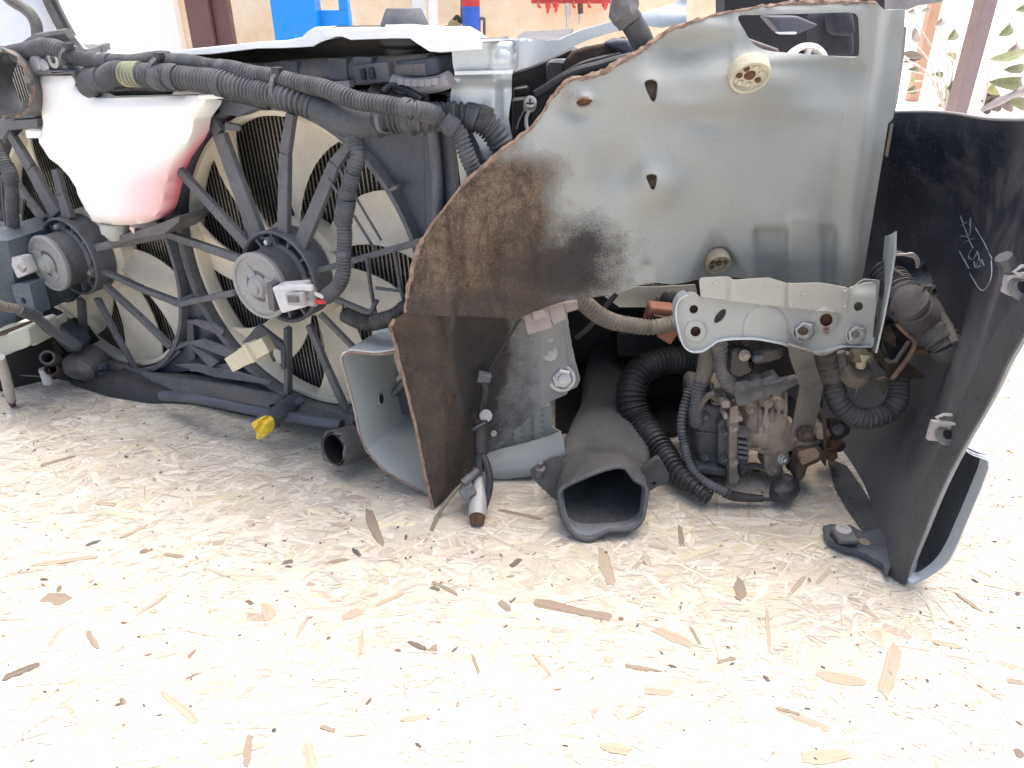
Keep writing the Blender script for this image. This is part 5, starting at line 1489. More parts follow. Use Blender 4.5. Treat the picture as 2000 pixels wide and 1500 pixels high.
V, F, UVS = sheet(apron_out, ap_fn, 0.0018, holes=[win, h1, h2, h3], step=7)
ap_bvh = BVHTree.FromPolygons([tuple(p) for p in V[:len(V) // 2]], [f for f in F if max(f) < len(V) // 2])
apron = obj('inner_fender', (V, F, UVS), M_apron, body, sharp=60, attr=ap_mask)
apron['label'] = 'large dented champagne panel, muddy brown at its left'
def hit(bvh, u, v, lift=0.0):
    h = bvh.ray_cast(CAM, ray(u, v).normalized())
    p = h[0] if h[0] is not None else P(u, v, 0.78)
    return p - ray(u, v).normalized() * lift
# rolled rusty bead along the torch-cut edge
edge_uv = apron_out[2:46]
i_end = min(range(len(apron_out)), key=lambda i: (apron_out[i][0] - 792) ** 2 + (apron_out[i][1] - 610) ** 2)
edge = []
for k, q in enumerate(dens_open(apron_out[2:i_end + 1], 14)):
    pt = ap_fn(*q)
    edge.append(pt + Vector((random.uniform(-1, 1), random.uniform(-1, 1), random.uniform(-1, 1))) * 0.0007)
obj('cut_edge', tube(edge, [0.0012, 0.0022, 0.0010, 0.0018, 0.0026, 0.0011, 0.0020, 0.0009, 0.0024, 0.0013], 8, step=0.003, wob=0.8), M_edge, apron)
# dark backing seen through the holes
for nm, L, m in (('hole_backing', h1, M_rustd), ('hole_backing', h2, M_rustd), ('hole_backing', h3, M_rust)):
    cu, cv = np.mean([p[0] for p in L]), np.mean([p[1] for p in L])
    big = [(cu + (p[0] - cu) * 1.5, cv + (p[1] - cv) * 1.5) for p in L]
    obj(nm, sheet(big, lambda u, v: P(u, v, ap_base(u, v) - ap_relief(u, v) + 0.004), 0.002, step=30), m, apron)
# plugs
def plug(u, v, rx, tilt, mat):
    p = hit(ap_bvh, u, v, 0.006)
    k = (p - CAM).length / FPX
    r = rx * k
    ax = Vector((0.05, -1, tilt)).normalized()
    o = obj('drain_plug', lathe(p, ax, [(-0.004, r), (0.006, r), (0.008, r * 0.96), (0.008, r * 0.84), (0.0045, r * 0.78), (0.004, 0)], 32), mat, apron)
    a_ = ax.orthogonal().normalized(); b_ = ax.cross(a_)
    for q in range(7):
        t_ = 2 * math.pi * q / 7 + u
        obj('plug_nub', lathe(p + (a_ * math.cos(t_) + b_ * math.sin(t_)) * r * 0.55 + ax * 0.003, ax, [(0, r * 0.17), (0.003, r * 0.15), (0.004, r * 0.06), (0.004, 0)], 8), mat if q % 3 else M_rust, o)
    obj('plug_core', lathe(p + ax * 0.004, ax, [(0, r * 0.3), (0.002, r * 0.22), (0.0025, 0)], 12), M_rust, o)
plug(1463, 140, 35, -0.8, grimy('yellowed_plug', (0.55, 0.52, 0.40), 0.6, dust=0.3, dustcol=(0.36, 0.26, 0.15), var=0.2, scale=60))
plug(1401, 508, 23, -0.45, grimy('brassy_plug', (0.46, 0.42, 0.31), 0.5, 0.3, dust=0.4, dustcol=(0.25, 0.16, 0.09), var=0.3, scale=90))
# dark gap strip and tan flake beyond the right flange
obj('flange_gap', loft([[P(*K(3, x, y), 0.80) for x, y in ((1326, 150), (1312, 320), (1280, 560), (1240, 780), (1190, 1000))], [P(*K(3, x, y), 0.81) for x, y in ((1345, 150), (1330, 320), (1296, 560), (1262, 700), (1215, 1000))]], 0.002), M_deep, body)
obj('tan_flake', loft([[P(*K(3, x, y), 0.795) for x, y in ((1258, 690), (1240, 800), (1228, 868))], [P(*K(3, x, y), 0.797) for x, y in ((1272, 690), (1254, 800), (1240, 876))]], 0.001), M_tan, body)

# ---- frame rail, open at the cut
dvec = -NN
fr_uv = K(5, (432, 592), (330, 604), (215, 592), (182, 606), (172, 628), (200, 740), (232, 860), (256, 980), (290, 1070), (370, 1162), (470, 1225), (592, 1288))
f3 = [P(u, v, 0.716) for u, v in fr_uv[:-3]] + [P(u, v, 0.712) for u, v in fr_uv[-3:]]
dz = min(p.z for p in f3)
def back_of(p, L, shrink=0.0):
    return p + dvec * L
hole = spline(K(5, (350, 805), (358, 792), (370, 800), (375, 835), (365, 848), (352, 838)), 3, True)
M_rail = body_paint('rail_paint', (0.36, 0.40, 0.40))
tops = obj('rail_top', loft([[p for p in f3[:5]], [back_of(p, 0.10) for p in f3[:5]], [back_of(p, 0.26) for p in f3[:5]]], 0.003), M_silver, body, sharp=50)
# left wall as a sheet with the oval hole
wl = f3[4:9]
def wall_grid(p0, q):
    return p0 + dvec * q
rows = [[p + dvec * L for p in wl] for L in (0, 0.05, 0.1, 0.13, 0.135, 0.26)]
rows = [[p + (Vector((0, 0, 0)) if L < 4 else E1 * 0.012) for p in r_] for L, r_ in enumerate(rows)]
obj('rail_wall', loft(rows, 0.003), M_rail, body, sharp=30)
fl_ = f3[8:]
obj('rail_floor', loft([[p + dvec * L for p in fl_] for L in (0, 0.06, 0.26)], 0.003), M_rail, body, sharp=60)
obj('rail_back', loft([[p + dvec * 0.20 for p in f3[4:]], [Vector((-0.02, p.y + 0.12, p.z)) for p in f3[4:]]], 0.002), M_paint, body)
obj('rail_inner_flange', loft([[P(*K(5, x, y), 0.80) for x, y in ((385, 640), (400, 800), (440, 960))], [P(*K(5, x, y), 0.815) for x, y in ((425, 630), (455, 800), (475, 960))]], 0.003), M_rail, body)
obj('rail_cut_edge', tube([p - Vector((0, 0.0005, 0)) for p in f3], [0.0016, 0.0010, 0.0008, 0.0011, 0.0007], 8, step=0.005, wob=0.5), M_edge, body)
hc = P(*K(5, 362, 820), 0.722 + 0.055)
rw_bvh = BVHTree.FromPolygons([tuple(p) for r_ in rows for p in r_], [(i * 5 + j, i * 5 + j + 1, (i + 1) * 5 + j + 1, (i + 1) * 5 + j) for i in range(5) for j in range(4)])
obj('rail_slot', sheet(hole, lambda u, v: hit(rw_bvh, u, v, 0.0012), 0.001, step=8), M_deep, body)
obj('rail_slot_rim', tube([hit(rw_bvh, u, v, 0.001) for u, v in [(362 / 2.5 * 0 + 600 + (362 + 15 * math.cos(a)) / 2.5, 450 + (820 + 31 * math.sin(a)) / 2.5) for a in [2 * math.pi * k / 16 for k in range(17)]]], 0.0009, 6), M_rail, body)
obj('rail_tab', sheet(K(5, (318, 492), (345, 478), (405, 462), (425, 500), (400, 510), (322, 510)), lambda u, v: P(u, v, 0.76), 0.002, step=20), M_lip, body)
obj('rail_dimple', lathe(f3[2].lerp(f3[1], 0.3) + dvec * 0.03 + Vector((0, 0, 0.001)), (0, 0, 1), [(0, 0.006), (0.001, 0.0055), (0.001, 0.004), (0, 0.0035)], 16), M_silver, body)

# ---- mud plate below the fender, folded
mp_out = K(5, (404, 470), (425, 438), (480, 404), (620, 418), (760, 418), (900, 424), (1030, 430), (1060, 415), (1150, 380), (1262, 350), (1275, 470), (1290, 570), (1322, 680), (1334, 725), (1318, 764), (1274, 785), (1268, 800), (1195, 832), (1115, 888), (1000, 985), (880, 1090), (836, 1160),
           (740, 1250), (650, 1338), (615, 1362), (578, 1205), (532, 965), (482, 765), (432, 562))
def mp_y(u, v):
    x, y = (u - 600) * 2.5, (v - 450) * 2.5
    fold = 835
    yy = 0.688 + 0.060 * smooth(620, fold, x) if x < fold else 0.748 + 0.045 * ((x - fold) / 480.0)
    yy -= 0.010 * smooth(560, 430, y) * (x < 1000)
    yy += 0.004 * bumpf(x, y, 700, 820, 40, 55, 1.5)
    # raised pressing at the right edge
    yy -= 0.006 * smooth(1120, 1145, x) - 0.003 * (smooth(1250, 1262, x + (y - 500) * -0.12) - smooth(1272, 1284, x + (y - 500) * -0.12))
    yy -= 0.0025 * smooth(1010, 1030, x) * (1 - smooth(1060, 1080, x))
    return yy + 0.0008 * math.sin(u * 0.5) * math.sin(v * 0.43) * (x < 850)
def mp_mask(u, v):
    x, y = (u - 600) * 2.5, (v - 450) * 2.5
    mud = 0.98 * (1 - smooth(640, 820, x + (y - 900) * -0.12)) + 0.3 * (1 - smooth(800, 1000, x))
    soot_shade = 1.0 * bumpf(x, y, 840, 560, 150, 260, 1.0) + 0.75 * (1 - smooth(830, 1080, x)) * smooth(640, 820, x)  # soot, plus shade of the concave fold painted along it
    soot_shade = max(soot_shade, 0.66 * (1 - smooth(900, 1120, x)), 0.50 * (1 - smooth(1040, 1220, x)) )
    soot_shade = max(soot_shade, 0.9 * bumpf(x, y, 650, 1320, 60, 50, 1.0))
    rust = 0.55 * bumpf(x, y, 700, 825, 26, 40, 1.5)
    return (min(1, mud), min(1, soot_shade), rust)
V, F, UVS = sheet(mp_out, lambda u, v: P(u, v, mp_y(u, v)), 0.0018, step=6)
mp_bvh = BVHTree.FromPolygons([tuple(p) for p in V[:len(V) // 2]], [f for f in F if max(f) < len(V) // 2])
mpl = obj('mud_plate', (V, F, UVS), body_paint('blue_silver_with_mud', (0.28, 0.285, 0.275)), body, sharp=60, attr=mp_mask)
mpl['label'] = 'muddy folded plate hanging below the fender panel'
obj('plate_cut_edge', tube([P(u, v, mp_y(u, v) - 0.0004) for u, v in dens_open(K(5, (425, 438), (404, 470), (432, 562), (482, 765), (532, 965), (578, 1205), (615, 1360)), 10)], 0.0018, 8, step=0.004, wob=0.35), M_edge, mpl)
for x, y, r in ((1185, 600, 40), (1185, 530, 20), (702, 820, 30)):
    p = hit(mp_bvh, 600 + x / 2.5, 450 + y / 2.5, 0.0003)
    k = r / 2.5 * (p - CAM).length / FPX
    obj('pressed_ring', lathe(p, (0.1, -1, 0.45), [(0, k), (0.0012, k * 0.93), (0.0012, k * 0.84), (0, k * 0.78), (0, k * 0.35), (0.0014, k * 0.25), (0.0016, 0)], 24), M_paint if r != 30 else M_rustd, mpl)
p = hit(mp_bvh, *K(5, 1243, 722), 0.0005)
obj('hex_bolt', hexbolt(p, (0.12, -1, 0.3), 0.0115, 0.008), M_zinc, mpl, sharp=25)
# lower silver crossmember behind the plate
cm = [K(5, x, y) for x, y in ((860, 1100), (960, 1070), (1080, 1040), (1180, 1010), (1240, 985))]
cm2 = [K(5, x, y) for x, y in ((855, 1150), (960, 1120), (1080, 1095), (1180, 1070), (1255, 1030))]
cm3 = [K(5, x, y) for x, y in ((850, 1200), (960, 1205), (1080, 1192), (1160, 1165), (1262, 1090))]
obj('lower_crossmember', loft([[P(u, v, 0.785) for u, v in cm], [P(u, v, 0.760) for u, v in cm2], [P(u, v, 0.744) for u, v in [((a + c) / 2, (b + d) / 2 + 3) for (a, b), (c, d) in zip(cm2, cm3)]], [P(u, v, 0.742) for u, v in cm3], [P(u, v + 2, 0.76) for u, v in cm3]], 0.002), smoothp('crossmember_paint', (0.27, 0.295, 0.30)), body, sharp=80)
obj('crossmember_web', sheet(K(5, (850, 1120), (880, 1050), (960, 970), (1060, 880), (1190, 850), (1196, 960), (1240, 985), (1230, 1020), (1080, 1060), (960, 1090)), lambda u, v: P(u, v, 0.80 - 0.004 * (math.sin((u - 1000) * 0.16) > 0.2)), 0.002, step=6), M_paint, body)
obj('foot_bracket', sheet(spline(K(5, (1090, 1180), (1140, 1140), (1230, 1100), (1240, 1200), (1225, 1310), (1160, 1270), (1110, 1220)), 4, True), lambda u, v: P(u, v, 0.71), 0.004, step=10), M_pipe, body)
obj('foot_bolt', lathe(P(*K(5, 1138, 1165), 0.705), (0, -0.2, 1), [(-0.01, 0.0), (-0.01, 0.006), (0.002, 0.006), (0.004, 0.003), (0.010, 0.003), (0.010, 0)], 12), M_pipe, body)

# ---- headlamp bracket
bk_out = spline(K(6, (668, 330), (672, 285), (695, 248), (740, 228), (784, 232)), 4)[:-1] + K(6, (795, 252), (1000, 276), (1250, 302), (1500, 328), (1518, 210), (1560, 190), (1640, 178)) + \
    spline(K(6, (1654, 190), (1648, 330), (1632, 470), (1605, 490), (1500, 488), (1420, 508), (1340, 518), (1250, 502), (1190, 478), (1120, 462), (1050, 452), (960, 452), (880, 462), (835, 492), (800, 512), (750, 514), (712, 490), (692, 445), (676, 380)), 4)
BKY = 0.700
def bk_y(u, v):
    x, y = (u - 1050) * 2.5, (v - 480) * 2.5
    r = 0.0
    dd = math.hypot((x - 1112) / 1.0, max(0, 400 - y))
    r += 0.0020 * (1 - smooth(101, 109, dd)) if y > 280 else 0
    for cx_, cy_, rr in ((772, 418, 54), (1410, 362, 54)):
        r += 0.0022 * (1 - smooth(rr - 4, rr + 4, math.hypot(x - cx_, y - cy_)))
    r -= 0.006 * smooth(250, 190, y) * smooth(1510, 1560, x)
    return BKY + 0.012 * (x - 670) / 970 - r
holes = []
def circ6(x, y, rx, ry, n=18, rot=0.0):
    return [K(6, x + rx * math.cos(a) * math.cos(rot) - ry * math.sin(a) * math.sin(rot), y + rx * math.cos(a) * math.sin(rot) + ry * math.sin(a) * math.cos(rot)) for a in [2 * math.pi * k / n for k in range(n)]]
hl = [circ6(763, 311, 22, 22), circ6(772, 420, 26, 26), circ6(892, 344, 42, 20, rot=-0.9), circ6(1411, 364, 33, 33), circ6(1568, 298, 24, 24)]
V, F, UVS = sheet(bk_out, lambda u, v: P(u, v, bk_y(u, v)), 0.002, holes=hl, step=6)
M_brk = body_paint('bracket_paint', (0.42, 0.43, 0.395))
bkt = obj('lamp_bracket', (V, F, UVS), M_brk, body, sharp=50, attr=lambda u, v: (0, 0.12 * smooth(640, 690, v), 0.8 * bumpf(u, v, 1614, 645, 10, 12, 1.5)))
bkt['label'] = 'pale bracket with bolts and rusty holes under the fender panel'
low = bk_out[bk_out.index(bk_out[0]):]
rim = [q for q in bk_out if q[1] > 480 + 225 / 2.5 and (q[0] < 1050 + 800 / 2.5 or q[1] > 480 + 400 / 2.5)]
i0 = next(i for i, q in enumerate(bk_out) if q[0] > 1050 + 1600 / 2.5 and q[1] > 480 + 440 / 2.5)
rim = bk_out[i0:] + bk_out[:12]
rimp = [P(u, v, bk_y(u, v) - 0.001) for u, v in rim]
obj('bracket_rim', loft([[p + Vector((0, -0.004, 0.0)) for p in rimp], [p + Vector((0, 0.012, -0.001)) for p in rimp]], 0.0015), M_silver, bkt, sharp=60)
for L, m in zip(hl, (M_rustd, M_rust, M_pipe, M_rust, M_tan)):
    cu, cv = np.mean([p[0] for p in L]), np.mean([p[1] for p in L])
    obj('hole_backing', sheet([(cu + (p[0] - cu) * 1.6, cv + (p[1] - cv) * 1.6) for p in L], lambda u, v: P(u, v, bk_y(u, v) + 0.009), 0.002, step=30), m, bkt)
for x, y, r, m in ((1295, 415, 0.0095, M_zinc), (1550, 430, 0.0085, M_alu)):
    u, v = K(6, x, y)
    obj('hex_nut', hexbolt(P(u, v, bk_y(u, v) - 0.0005), (0.02, -1, 0.25), r, 0.006, 1.35), m, bkt, sharp=25)
    obj('stud_tip', lathe(P(u, v, bk_y(u, v) - 0.0118), (0.02, -1, 0.25), [(0, r * 0.5), (0.003, r * 0.48), (0.0035, 0)], 12), M_rustd if m is M_zinc else M_pipe, bkt)
arc = [K(6, 1112 + 108 * math.cos(a), min(470, 400 + 108 * math.sin(a))) for a in [math.pi + math.pi * k / 20 for k in range(21)]]
arc = [K(6, 1004, 450)] + arc + [K(6, 1220, 475)]
obj('pressed_line', tube([P(u, v, bk_y(u, v) - 0.0002) for u, v in arc], 0.0008, 6, sp=False, step=0.004), M_gasket, bkt)
for cx_, cy_, rr_ in ((772, 418, 54), (1410, 362, 56)):
    obj('pressed_line', tube([P(u, v, bk_y(u, v) - 0.0002) for u, v in circ6(cx_, cy_, rr_, rr_, 25)] + [P(*circ6(cx_, cy_, rr_, rr_, 25)[0], bk_y(*circ6(cx_, cy_, rr_, rr_, 25)[0]) - 0.0002)], 0.0007, 6, sp=False, step=0.004), M_gasket, bkt)
# riveted strap plate above it
def st_y(u, v):
    x = (u - 1050) * 2.5
    return bk_y(u, v) - 0.004 + 0.0030 * (smooth(925, 932, x) - smooth(944, 952, x)) + 0.0030 * (smooth(1208, 1215, x) - smooth(1224, 1232, x))
sp_ = obj('strap_plate', sheet(K(6, (790, 172), (800, 158), (930, 150), (952, 168), (1080, 160), (1130, 158), (1230, 185), (1380, 182), (1525, 206), (1506, 330), (1250, 304), (1000, 276), (797, 250)), lambda u, v: P(u, v, st_y(u, v)), 0.0015, step=5), smoothp('pale_strap_paint', (0.47, 0.46, 0.40), 0.55), bkt, sharp=60)
for x, y in ((868, 178), (1008, 202), (1118, 182), (1295, 230), (1500, 215), (1497, 292)):
    u, v = K(6, x, y)
    obj('rivet', lathe(P(u, v, st_y(u, v) - 0.0002), (0, -1, 0.3), [(0, 0.0030), (0.0008, 0.0024), (0.0003, 0.001), (0.0003, 0)], 12), M_paint, sp_)
# upright flange at the right of the bracket
ub_a = [K(7, x, y) for x, y in ((488, 25), (478, 150), (462, 260), (445, 380), (426, 500))]
ub_b = [K(7, x, y) for x, y in ((530, 5), (528, 90), (505, 240), (480, 370), (448, 512))]
obj('upright_flange', loft([[P(u, v, 0.755) for u, v in ub_a], [P(u, v, 0.715) for u, v in [((a + c) / 2 + 3, (b + d) / 2) for (a, b), (c, d) in zip(ub_a, ub_b)]], [P(u, v, 0.705) for u, v in ub_b]], 0.002), M_silver, body, sharp=25)
obj('flange_web', sheet(K('e', (370, 340), (410, 320), (520, 330), (505, 480), (470, 640), (440, 640), (470, 480), (300, 480), (310, 400)), lambda u, v: P(u, v, 0.725), 0.002, step=14), M_paint, body)
obj('back_brace', sheet(K(6, (330, 250), (480, 200), (600, 200), (770, 190), (780, 230), (680, 260), (660, 330), (520, 300), (400, 300)), lambda u, v: P(u, v, 0.83), 0.002, step=30), M_paint, body)

# ================================================================== bumper cover, seen from inside
bp = thing('bumper_cover', 'black inside of the silver bumper cover standing at the right', 'bumper', (0.40, 0.62, 0.0))
t = NT('bumper_inner_skin')
co = t.coord()
n1 = t.noise(co, 7, 7, 0.65, 0.6); n2 = t.noise(co, 260, 3, 0.6); n3 = t.noise(co, 30, 6, 0.6)
base = t.ramp(n1, [(0.36, (0.010, 0.013, 0.022)), (0.48, (0.022, 0.025, 0.034)), (0.57, (0.066, 0.067, 0.074)), (0.72, (0.135, 0.13, 0.125))])
base = t.mix(t.math('MULTIPLY', t.math('GREATER_THAN', n2, 0.68), 0.6), base, (0.26, 0.25, 0.24))
for _sc, _rz in (((30, 30, 420), 0.7), ((260, 260, 18), 0.2)):
    _mp = t.n('ShaderNodeMapping'); t.l(co, _mp.inputs[0]); _mp.inputs['Scale'].default_value = _sc; _mp.inputs['Rotation'].default_value = (0, _rz, _rz)
    base = t.mix(t.math('MULTIPLY', t.math('SUBTRACT', t.noise(_mp.outputs[0], 1.0, 3, 0.6), 0.64), 3.0, True), base, (0.17, 0.165, 0.16))
mpn = t.n('ShaderNodeMapping'); t.l(co, mpn.inputs[0]); mpn.inputs['Scale'].default_value = (60, 60, 2.5)
n4 = t.noise(mpn.outputs[0], 1.0, 5, 0.7)
gz = t.n('ShaderNodeNewGeometry'); gs = t.n('ShaderNodeSeparateXYZ'); t.l(gz.outputs['Position'], gs.inputs[0])
lowd = t.math('MULTIPLY', t.math('SUBTRACT', 0.42, t.math('ADD', gs.outputs[2], t.math('MULTIPLY', n3, 0.12))), 4.0, True)   # road dust splashed on the lower half
base = t.mix(t.math('MULTIPLY', lowd, t.math('ADD', t.math('MULTIPLY', n3, 0.8), 0.25)), base, (0.165, 0.165, 0.168))
base = t.mix(t.math('MULTIPLY', t.math('SUBTRACT', n4, 0.56), 1.6, True), base, (0.12, 0.11, 0.105))
t.bump(t.math('ADD', n3, n2), 0.12, 0.002)
M_bump = t.set(Base_Color=base, Roughness=t.math('ADD', t.math('MULTIPLY', n1, 0.35), 0.28))
# rear (wheel arch) edge of the skin, from the floor up
arch_in = K(7, (500, 1442), (555, 1305), (650, 1082), (722, 922), (782, 800), (832, 690), (902, 540), (952, 440), (1010, 350), (1085, 270))
arch_y = [0.578, 0.570, 0.560, 0.553, 0.547, 0.540, 0.530, 0.522, 0.512, 0.50]
A3 = [P(u, v, y) for (u, v), y in zip(arch_in, arch_y)]
A3[0].z = 0.004
A3 += [P(2080, 470, 0.49), P(2110, 380, 0.485), P(2120, 300, 0.48), P(2125, 232, 0.48)]
NA = 22
def samp(path, n):
    s = spline([tuple(p) for p in path], 6)
    pts, _, _ = resample([Vector(p) for p in s], 0.002)
    return [pts[int(round(k * (len(pts) - 1) / (n - 1)))] for k in range(n)]
colA = samp(A3, NA)
plan = [(0.408, 0.655, 0.005), (0.425, 0.74, 0.004), (0.425, 0.84, 0.004), (0.395, 0.95, 0.004), (0.31, 1.06, 0.004), (0.15, 1.18, 0.004), (-0.15, 1.34, 0.004), (-0.45, 1.50, 0.004), (-0.75, 1.66, 0.004)]
topz = [0.434, 0.4235, 0.409, 0.394, 0.41, 0.40, 0.38, 0.36, 0.35]
cols = [colA]
for (x, y, z), tz in zip(plan, topz):
    c_ = []
    for k in range(NA):
        s = k / (NA - 1)
        bulge = 0.05 * math.sin(math.pi * min(1, s * 1.05)) * (0.4 if y < 0.7 else 1.0) + 0.03 * s
        nx, ny = (1.0, 0.15) if y < 0.9 else (0.5, 0.85)
        wob_ = 0.003 * math.sin(9 * s + x * 30)
        c_.append(Vector((x + nx * (bulge + wob_), y + ny * bulge, lerp(z, tz + 0.005 * math.sin(y * 46 + 1.0), s))))
    cols.append(c_)
# smooth along the length
dense = []
for k in range(NA):
    dense.append(spline([tuple(c_[k]) for c_ in cols], 6))
rows = [[Vector(dense[k][j]) for k in range(NA)] for j in range(len(dense[0]))]
Vb, Fb = loft(rows, 0.003)
n_ = len(rows) * NA
bump_bvh = BVHTree.FromPolygons([tuple(p) for p in Vb[:n_]], [f for f in Fb if max(f) < n_])
skin = obj('inner_skin', (Vb, Fb), M_bump, bp, sharp=60)
# pale rim along the top edge
obj('top_edge', tube([r_[-1] + Vector((0, 0, 0.001)) for r_ in rows[:30]], 0.0016, 8), M_gasket, bp)
# wheel arch flange: dark face strip turned inward, then the painted outer edge
arch_out = K(7, (572, 1468), (600, 1385), (650, 1262), (702, 1132), (762, 1002), (832, 872), (902, 752), (962, 640), (1005, 545), (1090, 400))
B3 = [P(u, v, y - 0.012) for (u, v), y in zip(arch_out, arch_y)]
B3[0].z = 0.003
fa, fb = samp(A3[:10], 24), samp(B3, 24)
M_flg = grimy('dusty_flange', (0.052, 0.054, 0.060), 0.55, dust=0.4, dustcol=(0.15, 0.145, 0.14), var=0.2, scale=20)
obj('arch_flange', loft([[p + Vector((0, -0.001, 0)) for p in fa], [p + Vector((0, -0.003, 0)) for p in fb]], 0.003), M_flg, bp, sharp=60)
obj('painted_edge', loft([[p + Vector((-0.001, -0.003, 0)) for p in fb], [p + Vector((0.006, 0.004, 0)) for p in fb], [p + Vector((0.012, 0.03, 0)) for p in fb]], 0.002), smoothp('bumper_edge_paint', (0.28, 0.305, 0.315)), bp, sharp=60)
# retaining clips on the flange
def clip(outline, y, hole_c, slot):
    o = obj('retaining_clip', sheet(K(7, *outline), lambda u, v: P(u, v, y), 0.004, step=12), M_gasket, bp, bevel=0.0008)
    p_ = P(*K(7, *hole_c), y - 0.0012)
    obj('clip_washer', lathe(p_, (0.15, -1, 0.55), [(0, 0), (0, 0.0105), (0.0012, 0.0095), (0.0015, 0.005), (0.0005, 0.0042), (0.0005, 0)], 20), M_pipe, o)
    obj('clip_hole', lathe(p_ - Vector((0, 0.0016, 0)), (0.15, -1, 0.55), [(0, 0), (0.0003, 0.0042), (0.0004, 0)], 14), M_deep, o)
    obj('clip_hook', tube([P(*K(7, *q), y - 0.003) for q in slot], 0.0014, 8), M_gasket, o)
clip([(690, 800), (812, 815), (818, 832), (790, 890), (668, 878)], 0.545, (748, 850), ((768, 772), (735, 770), (708, 780), (704, 792), (720, 800), (810, 815)))
clip([(1000, 190), (1090, 180), (1090, 282), (1010, 275), (985, 262)], 0.508, (1062, 235), ((1100, 150), (1050, 150), (1032, 165), (1035, 180), (1060, 188)))
obj('clip_arch', tube([P(*K(7, x, y), 0.515) for x, y in ((985, 110), (1000, 140), (1005, 180), (990, 230))], 0.006, 8), M_flg, bp)
# outer silver corner with its dark hollow
co_o = K(7, (822, 912), (880, 938), (930, 946), (928, 985), (900, 1070), (865, 1150), (830, 1235), (795, 1320), (760, 1385), (700, 1435), (640, 1460), (590, 1472))
co_i = K(7, (822, 920), (850, 935), (884, 944), (880, 985), (850, 1060), (818, 1140), (785, 1215), (752, 1290), (722, 1345), (690, 1385), (645, 1420), (600, 1446))
so, si = samp([P(u, v, 0.555) for u, v in co_o], 30), samp([P(u, v, 0.562) for u, v in co_i], 30)
for q in (so, si):
    for p_ in q:
        p_.z = max(p_.z, 0.003)
obj('corner_lip', loft([si, [a_.lerp(b_, .5) + Vector((0, -0.006, 0)) for a_, b_ in zip(so, si)], so, [p_ + Vector((0.01, 0.05, 0.0)) for p_ in so]], 0.002), smoothp('bumper_silver', (0.46, 0.50, 0.52), 0.35), bp, sharp=60)
hol = [P(u, v, 0.60) for u, v in K(7, (820, 915), (790, 985), (755, 1060), (720, 1130), (690, 1200), (660, 1270), (640, 1330), (615, 1390), (596, 1440))]
obj('corner_hollow', loft([samp([Vector(p_) + Vector((0, 0.0, 0)) for p_ in hol], 30), [p_ + Vector((0, 0.03, 0)) for p_ in [a_.lerp(b_, 0.5) for a_, b_ in zip(samp(hol, 30), si)]], [p_ + Vector((0, 0.002, 0)) for p_ in si]], 0.002), grimy('blue_black_hollow', (0.055, 0.070, 0.082), 0.35, dust=0.25, dustcol=(0.14, 0.15, 0.16)), bp, sharp=60)
obj('corner_brow', loft([[P(*K(7, x, y), 0.60) for x, y in ((820, 906), (880, 930), (915, 940))], [P(*K(7, x, y), 0.556) for x, y in ((822, 914), (882, 940), (918, 948))]], 0.002), M_flg, bp)
# lower lip: reflective plate and tab with clip
lp_ = [(300, 1000), (345, 1005), (440, 1150), (520, 1320), (500, 1430), (470, 1370), (385, 1240), (330, 1160), (300, 1120)]
obj('lower_lip', sheet(K(7, (250, 950), (330, 985), (440, 1150), (540, 1330), (500, 1440), (478, 1395), (400, 1250), (330, 1150), (280, 1060)), lambda u, v: G(u, v, 0.006), step=14, ext=Vector((0, 0, -0.003))), grimy('glossy_black_lip', (0.05, 0.055, 0.06), 0.22, dust=0.3, dustcol=(0.18, 0.18, 0.18)), bp)
obj('lip_panel', loft([[P(*K(7, x, y), yy) for x, y, yy in ((285, 985, .80), (310, 1100, .74), (372, 1165, .715))], [P(*K(7, x, y), yy) for x, y, yy in ((330, 985, .80), (385, 1060, .75), (440, 1150, .715))]], 0.002), grimy('grey_lip_panel', (0.11, 0.115, 0.12), 0.3, dust=0.35, dustcol=(0.22, 0.22, 0.22)), bp)
obj('lip_tab', sheet(K(7, (232, 1235), (262, 1228), (345, 1232), (400, 1262), (470, 1250), (540, 1330), (500, 1440), (480, 1392), (400, 1348), (300, 1318), (250, 1290)), lambda u, v: G(u, v, 0.012), step=14, ext=Vector((0, 0, -0.006))), M_shroudb, bp, bevel=0.0015)
tc = obj('tab_clip', sheet(K(7, (262, 1238), (345, 1232), (385, 1298), (300, 1296)), lambda u, v: G(u, v, 0.022), step=14, ext=Vector((0, 0, -0.006))), M_conduit, bp, bevel=0.0015)
obj('tab_washer', lathe(G(*K(7, 315, 1252), 0.0225), (0, 0, 1), [(0, 0), (0, 0.0085), (0.0015, 0.008), (0.002, 0.004), (0.001, 0.0035), (0.001, 0)], 18), M_gasket, tc)
obj('tab_hole', lathe(G(*K(7, 402, 1303), 0.0125), (0, 0, 1), [(0, 0), (0.0003, 0.006), (0.0005, 0)], 14), M_tan, bp)
# chalk scrawl on the skin
def scrawl(n, pts, r=0.00055):
    path = [hit(bump_bvh, *K(n, x, y), 0.0015) for x, y in pts]
    return obj('chalk_mark', tube(path, r, 6, step=0.004), M_chalk, skin)
scrawl(3, [(1645, 1205), (1665, 1260), (1690, 1330), (1715, 1385)])
scrawl(3, [(1650, 1258), (1680, 1240)]); scrawl(3, [(1645, 1318), (1695, 1312), (1702, 1210), (1696, 1260)])
scrawl(3, [(1670, 1352), (1720, 1330)])
scrawl(3, [(1728, 1272), (1770, 1340), (1822, 1445)])
scrawl(3, [(1638, 1400), (1670, 1460), (1695, 1500)])
scrawl(3, [(1705, 1395), (1690, 1430), (1708, 1450), (1730, 1430), (1738, 1400), (1750, 1450), (1735, 1480), (1760, 1485)])
scrawl(7, [(862, 130), (868, 155), (888, 150), (893, 122), (905, 148)])
